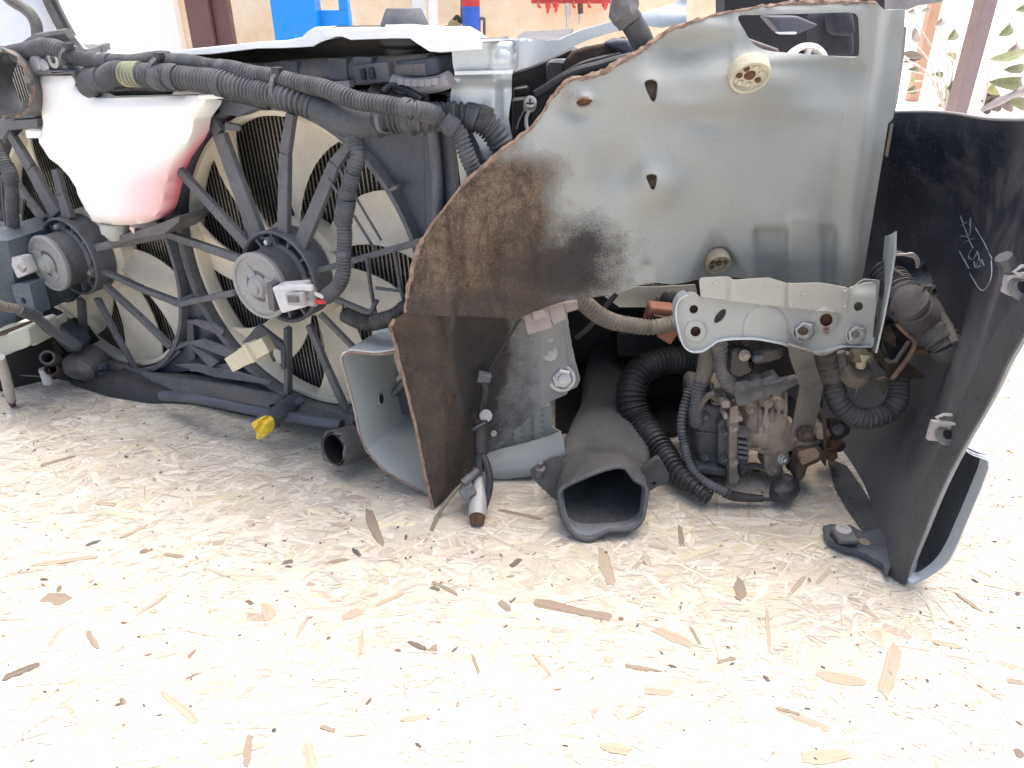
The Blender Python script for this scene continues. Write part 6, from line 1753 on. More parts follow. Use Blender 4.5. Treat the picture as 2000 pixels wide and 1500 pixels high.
scrawl(7, [(822, 120), (850, 190), (892, 250), (922, 228), (936, 185), (934, 125)])

# ================================================================== air duct lying on the board
du = thing('air_duct', 'dusty grey flattened air duct with open mouth on the board', 'duct', G(1150, 1065))
mouth = spline(K(6, (104, 1262), (130, 1225), (220, 1182), (330, 1140), (405, 1128), (440, 1150), (470, 1192), (522, 1225), (524, 1290), (500, 1395), (440, 1432), (335, 1440), (262, 1480), (200, 1472), (150, 1425), (118, 1345)), 6, True)
NM = 48
def ring_from(pts, n):
    L = [Vector((p[0], p[1], 0)) for p in pts] + [Vector((pts[0][0], pts[0][1], 0))]
    q, _, _ = resample(L, 0.5)
    q = q[:-1]
    return [(q[int(k * len(q) / n)].x, q[int(k * len(q) / n)].y) for k in range(n)]
m_uv = ring_from(mouth, NM)
cu, cv = np.mean([p[0] for p in m_uv]), np.mean([p[1] for p in m_uv])
def mouth3(u, v):
    s = (v - 930) / 140.0
    return P(u, v, 0.665 - 0.035 * s)
ring0 = [mouth3(u, v) for u, v in m_uv]
low_z = min(p.z for p in ring0)
ring0 = [p + Vector((0, 0, 0.003 - low_z)) if low_z < 0.003 else p for p in ring0]
def ring_k(cu_, cv_, ru_, rv_, y, tilt=0.3, pw=2.6, skew=0.0):
    out = []
    for (u, v) in m_uv:
        a_ = math.atan2(v - cv, u - cu)
        ca, sa = math.cos(a_), math.sin(a_)
        rr = (abs(ca) ** pw + abs(sa) ** pw) ** (-1 / pw)
        du_, dv_ = ru_ * rr * ca, rv_ * rr * sa
        out.append(P(cu_ + du_ + skew * dv_, cv_ + dv_, y - dv_ * 0.00065 * tilt / 0.3))
    return out
rA = ring_k(*K(6, 312, 1235), 88, 78, 0.695, pw=3.2)
r1 = ring_k(*K(6, 318, 1130), 90, 72, 0.735, pw=3.0, skew=-0.08)
r2 = ring_k(*K(6, 330, 980), 74, 62, 0.80, skew=-0.12)
r3 = ring_k(*K(6, 330, 860), 52, 50, 0.87, skew=-0.1)
r4 = ring_k(*K(6, 325, 740), 42, 44, 0.95)
r5 = ring_k(*K(6, 350, 620), 40, 40, 1.03)
def lift_ring(r_):
    lz = min(p.z for p in r_)
    return [p + Vector((0, 0, max(0, 0.004 - lz))) for p in r_]
rings = [lift_ring(r_) for r_ in (ring0, rA, r1, r2, r3, r4, r5)]
dn = [spline([tuple(r_[k]) for r_ in rings], 6) for k in range(NM)]
outer = [[Vector(dn[k][j]) for k in range(NM)] for j in range(len(dn[0]))]
for j, row in enumerate(outer):
    for k, p in enumerate(row):
        if j > 2:
            row[k] = p + Vector((0, 0, 0.0015 * math.sin(j * 0.7 + k * 0.5)))
def inset(row, d):
    c_ = sum(row, Vector()) / len(row)
    return [p + (c_ - p).normalized() * d for p in row]
inner = [inset(r_, 0.0035 if j < 2 else 0.006) for j, r_ in enumerate(outer)]
duct_body = obj('duct_shell', loft(outer, closed=True), M_duct, du, sharp=60)
obj('duct_lining', loft([inset(outer[0], 0.0006)] + inner[1:8], closed=True, caps=False), grimy('lightened_duct_lining', (0.13, 0.145, 0.165), 0.6, dust=0.5, dustcol=(0.26, 0.27, 0.28)), du, sharp=60)  # inner face lightened in colour to stand for light entering the mouth
obj('duct_lip', tube(outer[0] + [outer[0][0]], 0.0026, 8, sp=False, step=0.004), M_duct, duct_body)
obj('duct_bead', tube([p + Vector((0, -0.001, 0.001)) for p in outer[2][20:46]], 0.0016, 8, sp=False), M_duct, duct_body)
tb = obj('duct_tab', sheet(spline(K(6, (498, 1125), (540, 1075), (588, 1040), (612, 1070), (642, 1125), (625, 1165), (590, 1172), (535, 1200)), 3, True), lambda u, v: P(u, v, 0.705), holes=[circ6(565, 1160, 12, 11)], step=10, ext=Vector((0, 0.008, 0))), M_duct, du, bevel=0.001)

# ================================================================== corrugated hose, thin cable and rubber plug
def p6(pts, n=6):
    return [P(*K(n, x, y), yy) for x, y, yy in pts]
ch = thing('corrugated_hose', 'thick black corrugated hose curving down beside the air duct', 'hose', G(1380, 975))
obj('hose_bellows', tube(p6([(900, 590, .93), (790, 572, .91), (680, 560, .895), (580, 572, .88), (505, 615, .865), (462, 685, .85), (460, 770, .835), (495, 855, .82), (550, 930, .79), (605, 1000, .765), (655, 1065, .74), (715, 1135, .715), (790, 1200, .695), (835, 1232, .69)]),
     [0.0185, 0.0190, 0.0195, 0.020, 0.0205, 0.0195, 0.0185, 0.016, 0.012, 0.009], 22, corr=(0.0066, 0.0026)), M_conduitb, ch)
tc_ = thing('sensor_cable', 'thin ribbed cable ending in a black rubber plug on the board', 'cable', G(1500, 985))
obj('cable_conduit', tube(p6([(740, 700, .78), (712, 800, .77), (703, 880, .76), (712, 960, .75), (735, 1050, .73), (780, 1120, .71), (850, 1172, .695), (930, 1210, .69)]), 0.0058, 12, corr=(0.0042, 0.0011)), M_conduit, tc_)
obj('cable_sleeve', tube(p6([(915, 1205, .69), (960, 1222, .69), (1050, 1232, .69), (1100, 1234, .69)]), [0.0062, 0.006, 0.0048, 0.0042], 12), M_conduitb, tc_)
obj('cable_wire', tube(p6([(1090, 1234, .69), (1125, 1240, .69), (1150, 1236, .69)]), 0.0022, 8), M_black, tc_)
a, b = P(*K(6, 1160, 1225), .685), P(*K(6, 1235, 1160), .705)
obj('rubber_plug', tube([a, a.lerp(b, .3), a.lerp(b, .7), b], [0.008, 0.0125, 0.0135, 0.0150, 0.0155, 0.0125], 10, wob=0.12, step=0.004), M_black, tc_)

# grey drain pipe and taped wires dropping behind the bracket
gp_ = thing('grey_drain_hose', 'slim grey hose hanging left of the pump unit', 'hose', P(*K(6, 775, 860), 0.7400))
obj('hose_upper', tube(p6([(838, 470, 0.7600), (832, 540, 0.7550), (815, 620, 0.7500), (795, 680, 0.7450)]), [0.011, 0.0105, 0.0085], 14), M_brownhose, gp_)
obj('hose_lower', tube(p6([(800, 660, 0.7450), (785, 740, 0.7400), (770, 810, 0.7400), (778, 870, 0.7400)]), 0.0088, 14, corr=(0.004, 0.0008)), M_conduit, gp_)
tw = thing('taped_wire', 'taped grey wire bundle entering the top of the pump unit', 'wiring', P(*K(6, 985, 690), 0.7400))
obj('wire_bundle', tube(p6([(878, 470, 0.7250), (895, 540, 0.7250), (912, 610, 0.7250), (945, 660, 0.7250), (1000, 695, 0.7250)]), [0.0095, 0.0098, 0.0105, 0.011, 0.012], 14, corr=(0.005, 0.0008)), M_pipe, tw)

# ================================================================== pump unit under the bracket
pu = thing('pump_unit', 'dirty ribbed aluminium pump unit hanging under the lamp bracket', 'pump', P(*K('d', 650, 1330), 0.7250))
def dd_(name, pts, y, ext, mat, bev=0.003, step=40, fn=None, sharp=32, spl=False):
    o_ = K('d', *pts)
    if spl:
        o_ = spline(o_, 4, True)
    return obj(name, sheet(o_, fn or (lambda u, v: P(u, v, y)), step=step, ext=Vector((0.0, ext, 0))), mat, pu, bevel=bev, sharp=sharp)
dd_('case_box', [(185, 1230), (182, 905), (190, 710), (235, 655), (390, 690), (462, 770), (462, 1250), (430, 1290)], 0.7400, 0.09, M_castd, 0.006)
dd_('case_step', [(365, 840), (400, 790), (462, 790), (465, 1190), (440, 1200), (365, 1170)], 0.7270, 0.02, M_castd, 0.004)
dd_('case_seam', [(184, 900), (365, 915), (365, 930), (184, 915)], 0.7370, 0.01, M_castd, 0.001)
dd_('case_foot', [(180, 1215), (250, 1200), (445, 1225), (450, 1290), (300, 1275), (185, 1250)], 0.7270, 0.05, M_castd, 0.006)
dd_('foot_pad', [(280, 1270), (440, 1290), (430, 1400), (300, 1360)], 0.7450, 0.05, M_brownhose, 0.006)
dd_('flange_rail', [(462, 800), (470, 690), (535, 670), (540, 760), (575, 770), (580, 800), (535, 815), (528, 1000), (530, 1240), (548, 1300), (520, 1342), (460, 1342)], 0.7170, 0.05, M_cast, 0.003)
dd_('flange_fin', [(528, 1060), (640, 1062), (622, 1160), (590, 1270), (545, 1325)], 0.7310, 0.03, M_castd, 0.004)
dd_('flange_post', [(395, 650), (440, 625), (480, 650), (470, 700), (400, 705)], 0.7130, 0.02, M_cast, 0.003)
dd_('flange_peg', [(412, 745), (445, 735), (452, 795), (415, 800)], 0.7130, 0.02, M_cast, 0.003)
dd_('case_knob', [(300, 570), (330, 525), (470, 515), (510, 560), (500, 640), (340, 670), (300, 630)], 0.7350, 0.05, M_brownhose, 0.012, spl=True)
# ribbed dome
def dome(u, v):
    x, y = (u - 1320) * 4.411, (v - 640) * 4.411
    r = 0.030 * bumpf(x, y, 850, 900, 300, 260, 0.9)
    r += 0.006 * (1 - smooth(8, 20, min(abs(x - 725), abs(x - 835), abs(x - 945)))) * (1 - smooth(780, 880, y))
    r -= 0.008 * smooth(760, 620, y)
    r += 0.005 * smooth(905, 925, y) * (1 - smooth(985, 1000, y)) * (1 - smooth(780, 820, x))
    r += 0.005 * smooth(1005, 1020, y - (x - 600) * 0.2) * (1 - smooth(1060, 1075, y - (x - 600) * 0.2)) * (1 - smooth(800, 820, x))
    r += 0.004 * (1 - smooth(24, 34, math.hypot(x - 738, y - 878)))
    return P(u, v, 0.7430 - r)
dome_o = spline(K('d', (590, 880), (620, 800), (650, 700), (715, 560), (830, 540), (950, 530), (965, 680), (965, 800), (1010, 860), (1020, 960), (1100, 985), (1130, 1000), (1010, 1040), (950, 1090), (860, 1112), (760, 1092), (660, 1055), (590, 1035), (575, 960)), 3, True)
V, F, UVS = sheet(dome_o, dome, step=4.5, ext=Vector((0, 0.06, 0)))
obj('ribbed_housing', (V, F), M_cast, pu, sharp=50)
for x, y in ((780, 640), (885, 655)):
    p = P(*K('d', x, y), 0.7270)
    obj('housing_pin', [lathe(p, (0, -1, 0.35), [(-0.01, 0.007), (0.004, 0.007), (0.008, 0.005), (0.009, 0)], 16), tube([p + Vector((0, -0.004, -0.004)), p + Vector((0, -0.006, -0.03))], 0.0022, 8)], M_cast, pu)
for y in (890, 945, 990, 1030, 1075):
    obj('side_fin', bar(P(*K('d', 530, y), 0.7190), P(*K('d', 620, y + 12), 0.7170), 0.0035, 0.0035, 0.02, face=(0, -1, 0)), M_castd, pu)
lug = dd_('lower_lug', [(762, 1085), (975, 1075), (985, 1140), (955, 1180), (920, 1200), (935, 1265), (840, 1280), (785, 1265), (765, 1230)], 0.7270, 0.03, M_cast, 0.004)
obj('lug_bolt', hexbolt(P(*K('d', 930, 1130), 0.7255), (0, -1, 0.3), 0.0052, 0.004), M_zinc, pu, sharp=25)
obj('lug_bolt', hexbolt(P(*K('d', 840, 1222), 0.7255), (0, -1, 0.3), 0.0056, 0.003), M_cast, pu, sharp=25)
# lumpy top plate
def topf(u, v):
    x, y = (u - 1320) * 4.411, (v - 640) * 4.411
    r = 0.006 * bumpf(x, y, 580, 520, 60, 60, 1) + 0.006 * bumpf(x, y, 700, 490, 50, 50, 1) + 0.006 * bumpf(x, y, 830, 440, 60, 40, 1) + 0.004 * bumpf(x, y, 740, 580, 25, 25, 1)
    r -= 0.003 * smooth(500, 560, y - (700 - x) * 0.3) * 0.5
    return P(u, v, 0.7130 - r)
V, F, UVS = sheet(spline(K('d', (505, 490), (560, 462), (610, 455), (640, 470), (700, 440), (755, 445), (775, 430), (870, 402), (890, 455), (960, 470), (1050, 445), (1058, 482), (960, 530), (850, 570), (700, 622), (560, 672), (520, 640)), 3, True), topf, step=5, ext=Vector((0, 0.012, 0)))
obj('top_cover', (V, F), M_pipe, pu, sharp=50)
# black lamp socket above the cover
ls = thing('lamp_socket', 'glossy black lamp socket above the pump unit', 'lamp socket', P(*K('d', 560, 440), 0.7050))
def dl(name, pts, y, ext, mat, bev=0.003):
    return obj(name, sheet(K('d', *pts), lambda u, v: P(u, v, y), step=40, ext=Vector((0, ext, 0))), mat, ls, bevel=bev)
M_gloss = grimy('glossy_black', (0.008, 0.009, 0.012), 0.22, dust=0.08)
dl('socket_body', [(455, 390), (485, 190), (520, 178), (630, 190), (645, 320), (690, 350), (660, 400), (560, 442), (480, 420)], 0.7050, 0.03, M_gloss, 0.006)
dl('socket_arm', [(640, 240), (660, 210), (970, 140), (980, 230), (900, 290), (700, 330), (645, 310)], 0.7110, 0.02, M_gloss, 0.003)
dl('socket_latch', [(665, 250), (760, 235), (765, 290), (670, 305)], 0.7050, 0.006, M_conduit, 0.002)
dl('socket_back', [(500, 100), (900, 120), (1010, 200), (1040, 440), (880, 460), (700, 430), (640, 440)], 0.7650, 0.05, M_deep, 0.004)
obj('socket_screw', hexbolt(P(*K('d', 590, 238), 0.7035), (0, -1, 0.3), 0.0042, 0.003), M_cast, ls)
# bent steel strap
sb = thing('steel_strap', 'bent dark steel strap bolted down to the pump unit', 'strap', P(*K('d', 1090, 940), 0.7050))
sl = K('d', (962, 150), (975, 230), (1005, 330), (1050, 450), (1068, 520), (1045, 640), (1025, 740), (1008, 840), (988, 900), (990, 950))
sr = K('d', (1185, 215), (1195, 280), (1225, 380), (1260, 480), (1268, 530), (1250, 620), (1225, 740), (1198, 850), (1175, 940), (1150, 965))
ys = [0.6700, 0.6730, 0.6800, 0.6870, 0.6890, 0.6910, 0.6930, 0.6950, 0.6950, 0.6950]
obj('strap_body', loft([[P(u, v, y) for (u, v), y in zip(sl, ys)], [P((a + c) / 2, (b + d) / 2, y - 0.002) for (a, b), (c, d), y in zip(sl, sr, ys)], [P(u, v, y) for (u, v), y in zip(sr, ys)]], 0.004), M_strap, sb, sharp=20)
obj('strap_bolt', hexbolt(P(*K('d', 1105, 912), 0.6915), (0.05, -1, 0.3), 0.0080, 0.005, 1.25), M_rustd, sb, sharp=25)
# rusty hardware right of the strap
rh = thing('rusty_clamp', 'rusty clamp and thin plate to the right of the pump unit', 'clamp', P(*K('d', 1060, 1290), 0.7050))
def dr(name, pts, y, ext, mat, bev=0.002, spl=False):
    o_ = spline(K('d', *pts), 3, True) if spl else K('d', *pts)
    return obj(name, sheet(o_, lambda u, v: P(u, v, y), step=30, ext=Vector((0, ext, 0))), mat, rh, bevel=bev)
dr('clamp_body', [(1062, 1130), (1150, 1080), (1250, 1052), (1280, 1095), (1230, 1160), (1140, 1200), (1110, 1280), (1050, 1330), (1035, 1300)], 0.7000, 0.02, M_rustd, 0.003, True)
dr('clamp_insert', [(1080, 1120), (1160, 1085), (1240, 1075), (1215, 1130), (1130, 1170), (1085, 1180)], 0.6960, 0.01, M_edge, 0.003, True)
dr('thin_plate', [(1255, 760), (1290, 740), (1300, 950), (1300, 1195), (1280, 1195), (1270, 950)], 0.7050, 0.03, M_rustd, 0.001)
dr('plate_block', [(1205, 835), (1270, 820), (1285, 980), (1215, 965)], 0.7050, 0.03, M_cast, 0.003)
dr('dark_link', [(960, 1090), (1100, 1010), (1250, 1000), (1260, 1070), (1080, 1130), (1050, 1260), (960, 1240)], 0.7350, 0.03, M_deep, 0.004)
dr('dark_flange', [(1330, 830), (1400, 815), (1490, 850), (1495, 910), (1420, 960), (1345, 930)], 0.7350, 0.012, M_black, 0.003, True)
dr('dark_block', [(1310, 950), (1420, 960), (1480, 1010), (1440, 1080), (1320, 1100)], 0.7500, 0.03, M_rustd, 0.004)
obj('flange_rivet', lathe(P(*K('d', 1397, 872), 0.7340), (0, -1, 0.3), [(0, 0.0075), (0.002, 0.006), (0.0025, 0.003), (0.004, 0.0025), (0.0045, 0)], 16), M_pipe, rh)
for x, y in ((1350, 980), (1325, 1085)):
    obj('rusty_nut', lathe(P(*K('d', x, y), 0.7430), (0, -1, 0.2), [(0, 0), (0, 0.008), (0.008, 0.007), (0.009, 0)], 6), M_rust, rh)

# ================================================================== wrapped hoses beside the bumper
def pe(pts):
    return [P(*K('e', x, y), yy) for x, y, yy in pts]
uh = thing('wrapped_hose', 'thick grey wrapped hose stub pointing down before the bumper', 'hose', P(*K('e', 1020, 900), 0.69))
obj('hose_wrap', tube(pe([(560, 250, 0.7550), (640, 380, 0.7300), (740, 500, 0.7050), (850, 630, .725), (950, 740, .705), (1020, 830, .695)]), [0.0165, 0.0185, 0.0195, 0.0195, 0.019, 0.0175], 22, corr=(0.0062, 0.0030)), M_greytape, uh)
e_ = P(*K('e', 1015, 828), .695)
obj('hose_end', lathe(e_, (0.45, -0.35, -0.7050), [(-0.004, 0.0178), (0.004, 0.0172), (0.012, 0.012), (0.014, 0)], 22), M_greytape, uh)
obj('hose_strap', tube(pe([(860, 430, .735), (930, 520, .72), (1000, 640, .705), (1050, 730, .69), (1075, 790, .68)]), [0.006, 0.005, 0.005, 0.004], 8), M_brownhose, uh)
uu_ = thing('u_shaped_hose', 'U-shaped wrapped hose hanging between strap and bumper', 'hose', P(*K('e', 450, 1420), 0.7350))
obj('hose_upper', tube(pe([(110, 840, 0.7550), (135, 950, 0.7550), (165, 1060, 0.7500), (195, 1150, 0.7450)]), [0.0125, 0.013, 0.0125], 16, corr=(0.009, 0.0009), wob=0.06), M_brownhose, uu_)
obj('hose_bend', tube(pe([(180, 1100, 0.7450), (215, 1220, 0.7350), (290, 1300, 0.7300), (390, 1345, 0.7250), (480, 1340, 0.7250), (570, 1300, 0.7300), (630, 1220, 0.7350), (655, 1130, 0.7450), (660, 1050, 0.7550)]), [0.0120, 0.0125, 0.0122, 0.012, 0.0118, 0.0122, 0.012], 18, corr=(0.0050, 0.0012), wob=0.03), M_greytape, uu_)
obj('hose_lining', tube(pe([(640, 1080, 0.7550), (655, 1000, 0.7650), (640, 940, 0.7750)]), 0.0125, 16, corr=(0.005, 0.001)), M_rustd, uu_)
obj('thin_wire', tube(pe([(360, 1040, 0.7450), (350, 1120, 0.7450), (325, 1220, 0.7450)]), 0.0010, 6), M_alu, uu_)
rb = thing('rusty_bracket', 'black bracket with rusty rim below the bracket flange', 'bracket', P(*K('e', 620, 1060), 0.7150))
def re_(name, pts, y, ext, mat, bev=0.002, spl=False):
    o_ = spline(K('e', *pts), 3, True) if spl else K('e', *pts)
    return obj(name, sheet(o_, lambda u, v: P(u, v, y), step=30, ext=Vector((0, ext, 0))), mat, rb, bevel=bev)
re_('bracket_shell', [(520, 640), (620, 620), (740, 730), (790, 790), (740, 900), (620, 1062), (580, 1020), (555, 960), (440, 880), (500, 780)], 0.7300, 0.03, M_rustd, 0.004)
re_('bracket_well', [(540, 680), (660, 650), (740, 760), (700, 860), (620, 960), (570, 900), (530, 830)], 0.7250, 0.01, M_deep, 0.003)
re_('inner_lug', [(545, 670), (600, 650), (650, 740), (645, 830), (540, 760)], 0.7200, 0.012, M_rustd, 0.003)
obj('bracket_rim', tube(pe([(640, 640, 0.7230), (730, 730, 0.7210), (775, 790, 0.7210), (730, 890, 0.7210), (610, 1050, 0.7210)]), 0.0028, 8), M_edge, rb)
obj('bracket_rib', tube(pe([(560, 900, 0.7190), (620, 930, 0.7170), (680, 850, 0.7170), (735, 770, 0.7170)]), 0.0024, 8), M_pipe, rb)
re_('corner_gusset', [(615, 1062), (715, 920), (850, 1030), (840, 1045)], 0.7450, 0.004, M_rustd, 0.001)
re_('back_gusset', [(500, 1060), (560, 1040), (600, 1060), (550, 1170)], 0.7550, 0.004, M_tan, 0.001)
obj('rust_pin', tube(pe([(770, 850, 0.7250), (820, 835, 0.7200), (890, 860, 0.7150)]), 0.004, 8), M_rust, rb)
cp = thing('torn_cover', 'torn black plastic cap over the wrapped hose', 'cap', P(*K('e', 800, 360), 0.74))
def ce(name, pts, y, ext, mat, bev=0.002, spl=True):
    o_ = spline(K('e', *pts), 3, True) if spl else K('e', *pts)
    return obj(name, sheet(o_, lambda u, v: P(u, v, y + 0.012 * math.sin((v - 500) * 0.05)), step=10, ext=Vector((0, ext, 0))), mat, cp, bevel=bev)
ce('cap_shell', [(585, 240), (610, 170), (660, 148), (760, 165), (800, 230), (850, 300), (905, 350), (890, 378), (800, 372), (720, 335), (660, 275)], 0.735, 0.02, M_shroudb, 0.003)
obj('cap_edge', tube(pe([(590, 238, .728), (665, 280, .724), (730, 345, .722), (820, 375, .722), (895, 372, .722)]), 0.0022, 8), M_brownhose, cp)
ce('torn_shard', [(650, 140), (710, 135), (775, 130), (812, 175), (815, 215), (792, 242), (785, 195), (755, 165)], 0.7070, 0.003, M_gasket, 0.0006)
ce('paper_shard', [(795, 255), (850, 188), (880, 260), (912, 345), (850, 315)], 0.748, 0.002, M_pipe, 0.0004, False)
obj('cap_ring', lathe(P(*K('e', 885, 430), 0.728), (0.5, -0.6, 0.3), [(-0.006, 0.009), (0.004, 0.010), (0.005, 0.006), (-0.006, 0.006), (-0.006, 0.009)], 16), M_brownhose, cp)
gm = thing('tan_grommet', 'tan rubber grommet with stem hanging under the bracket', 'grommet', P(*K('e', 350, 1040), 0.7350))
obj('grommet_disc', lathe(P(*K('e', 348, 1000), 0.7400), (0.05, -0.45, 1), [(-0.010, 0), (-0.010, 0.016), (0.0, 0.0175), (0.006, 0.015), (0.006, 0)], 26), M_tan, gm)
obj('grommet_stem', tube(pe([(400, 860, 0.7350), (385, 900, 0.7350), (378, 965, 0.7350)]), [0.009, 0.006, 0.005], 12), M_bconn, gm)
obj('grommet_cap', box(P(*K('e', 385, 880), 0.7370), Vector((0.011, 0, 0)), Vector((0, 0.008, 0)), Vector((0, 0, 0.006))), M_tan, gm, bevel=0.003)
obj('grommet_arm', bar(P(*K('e', 232, 850), 0.7450), P(*K('e', 258, 985), 0.7450), 0.008, 0.01, 0.008), M_pipe, gm, bevel=0.001)
obj('grommet_post', bar(P(*K('e', 300, 860), 0.7500), P(*K('e', 300, 980), 0.7500), 0.014, 0.012, 0.01), M_castd, gm, bevel=0.001)

# ================================================================== headlamp housing behind the fender
hl_ = thing('headlamp_housing', 'black headlamp housing between the corner post and the fender panel', 'headlamp', P(*K('h', 900, 760), 0.80))
def ph(name, pts, y, ext, mat, bev=0.002):
    return obj(name, sheet(K('h', *pts), lambda u, v: P(u, v, y), step=60, ext=Vector((0, ext, 0))), mat, hl_, bevel=bev)
ph('housing_back', [(790, 300), (840, 288), (1060, 215), (1250, 130), (1310, 150), (1400, 300), (1200, 500), (1050, 800), (900, 960), (780, 900)], 0.84, 0.06, M_deep, 0.004)
ph('housing_step', [(822, 420), (930, 400), (950, 440), (930, 480), (830, 490)], 0.82, 0.02, M_deep, 0.003)
ph('housing_wall', [(820, 500), (930, 490), (930, 560), (860, 650), (850, 850), (815, 850)], 0.80, 0.03, M_black, 0.003)
ph('lens_box', [(1065, 245), (1110, 215), (1225, 210), (1180, 330), (1070, 395)], 0.815, 0.02, M_motor, 0.003)
ph('lens_top', [(1080, 232), (1130, 208), (1228, 206), (1190, 236)], 0.808, 0.01, M_lip, 0.001)
ph('seal_flap', [(1195, 225), (1260, 150), (1350, 120), (1520, 90), (1640, 40), (1650, 80), (1600, 130), (1640, 220), (1450, 240), (1300, 300), (1180, 350)], 0.80, 0.015, M_rustd, 0.003)
obj('seal_bead', tube([P(*K('h', x, y), 0.775) for x, y in ((985, 465), (1060, 420), (1180, 340), (1300, 290), (1420, 260), (1560, 220), (1680, 190))], 0.0045, 10), M_black, hl_)
obj('seal_bead', tube([P(*K('h', x, y), 0.79) for x, y in ((1180, 330), (1320, 250), (1480, 205), (1600, 180))], 0.0035, 8), M_black, hl_)
ph('seal_skirt', [(985, 465), (1180, 345), (1400, 275), (1640, 200), (1640, 320), (1300, 360), (1080, 470), (1000, 640), (940, 700), (960, 560)], 0.785, 0.006, M_black, 0.002)
obj('clamp_screw', [lathe(P(*K('h', 945, 525), 0.765), (0, -1, 0.4), [(-0.01, 0.0065), (0.003, 0.0065), (0.005, 0.005), (0.0045, 0)], 18)], M_alu, hl_)
obj('screw_slot', box(P(*K('h', 945, 525), 0.7602), Vector((0.004, 0, 0)), Vector((0, 0.0006, 0)), Vector((0, 0, 0.0008))), M_black, hl_)
obj('screw_slot', box(P(*K('h', 945, 525), 0.7601), Vector((0.0008, 0, 0)), Vector((0, 0.0006, 0)), Vector((0, 0, 0.004))), M_black, hl_)
obj('bail_wire', tube([P(*K('h', x, y), 0.765) for x, y in ((975, 560), (935, 585), (916, 640), (922, 700), (940, 760))], 0.0018, 8), M_lip, hl_)
obj('adjuster_wire', tube([P(*K('h', x, y), 0.79) for x, y in ((915, 560), (870, 640), (850, 710))], 0.0008, 6), M_alu, hl_)
ph('dark_bezel', [(1480, 95), (1560, 60), (1650, 55), (1700, 120), (1680, 200), (1600, 160)], 0.79, 0.02, M_shroudb, 0.004)
# connectors seen below the post
ph('lower_filler', [(460, 700), (560, 720), (640, 830), (660, 960), (560, 1000), (480, 860)], 0.80, 0.02, M_black, 0.002)
obj('filler_conn', [box(P(*K('h', 590, 850), 0.782), Vector((0.012, 0, 0)), Vector((0, 0.006, 0)), Vector((0, 0, 0.006)))], M_bconn, hl_, bevel=0.001)
obj('filler_conn', [tube([P(*K('h', 570, 900), 0.775), P(*K('h', 620, 960), 0.77)], 0.008, 12)], M_pipe, hl_)

# threaded stay rod above the fender edge
sr_ = thing('stay_rod', 'grey stay rod with crusted knob above the cut fender edge', 'rod', P(*K(2, 1880, 270), 0.74))
obj('rod_body', tube([P(*K(2, 1890, 290), 0.745), P(*K(2, 1850, 190), 0.74), P(*K(2, 1800, 110), 0.735)], [0.0105, 0.0105, 0.010], 16), M_duct, sr_)
kp = [P(*K(2, x, y), 0.733) for x, y in ((1810, 120), (1780, 70), (1770, 20), (1770, -60))]
obj('rod_knob', tube(kp, [0.011, 0.013, 0.012, 0.010], 12, wob=0.3, step=0.005), M_pipe, sr_)
obj('knob_lobe', tube([P(*K(2, 1715, 110), 0.732), P(*K(2, 1760, 80), 0.731), P(*K(2, 1835, 45), 0.731)], [0.006, 0.010, 0.006], 10, wob=0.3, step=0.004), M_pipe, sr_)

# ================================================================== small wiring below the fender
cn_ = thing('grey_connector', 'grey brown wire connector on the lower edge of the fender panel', 'connector', P(*K(5, 1150, 420), 0.735))
obj('connector_shell', bar(P(*K(5, 1060, 452), 0.728), P(*K(5, 1180, 415), 0.732), 0.024, 0.026, 0.018), M_gconn, cn_, bevel=0.002)
obj('connector_neck', bar(P(*K(5, 1175, 412), 0.734), P(*K(5, 1250, 385), 0.738), 0.022, 0.020, 0.018), M_gconn, cn_, bevel=0.002)
obj('connector_tail', bar(P(*K(5, 1245, 378), 0.738), P(*K(5, 1318, 356), 0.742), 0.012, 0.012, 0.012), M_gconn, cn_, bevel=0.003)
obj('connector_latch', bar(P(*K(5, 1100, 420), 0.717), P(*K(5, 1165, 405), 0.72), 0.008, 0.008, 0.006), M_gconn, cn_, bevel=0.001)
obj('connector_wire', tube(p6([(195, 262, .745), (240, 295, .75), (310, 340, .76), (400, 380, .77), (520, 398, .775), (600, 392, .775), (690, 370, .785)]), 0.0098, 14, corr=(0.0052, 0.0012)), M_brownhose, cn_)
oc = thing('orange_connector', 'dull orange connector behind the left end of the lamp bracket', 'connector', P(*K(6, 600, 400), 0.80))
obj('connector_body', bar(P(*K(6, 530, 325), .80), P(*K(6, 650, 345), .80), 0.024, 0.028, 0.02), M_oconn, oc, bevel=0.003)
obj('connector_body', bar(P(*K(6, 590, 400), .795), P(*K(6, 668, 430), .795), 0.014, 0.022, 0.02), M_oconn, oc, bevel=0.002)
obj('connector_web', bar(P(*K(6, 560, 345), .79), P(*K(6, 640, 360), .79), 0.008, 0.008, 0.01), M_rustd, oc, bevel=0.001)
bw = thing('black_wire_bundle', 'black ribbed wires passing under the fender panel edge', 'wiring', P(*K(6, 600, 230), 0.84))
obj('ribbed_wire', tube(p6([(480, 180, .86), (560, 225, .85), (640, 255, .84), (720, 285, .84)]), 0.0165, 16, corr=(0.0055, 0.0018)), M_conduitb, bw)
obj('ribbed_wire', tube(p6([(470, 205, .85), (540, 255, .84), (610, 290, .835)]), 0.009, 14), M_conduitb, bw)
obj('dark_block', sheet(K(6, (385, 420), (660, 400), (700, 480), (660, 540), (390, 550)), lambda u, v: P(u, v, 0.95), step=40, ext=Vector((0, 0.08, 0))), M_black, bw, bevel=0.004)
obj('black_stay', tube(p6([(385, 235, .80), (330, 300, .80), (260, 390, .81), (190, 450, .82)]), 0.0032, 8), M_black, bw)

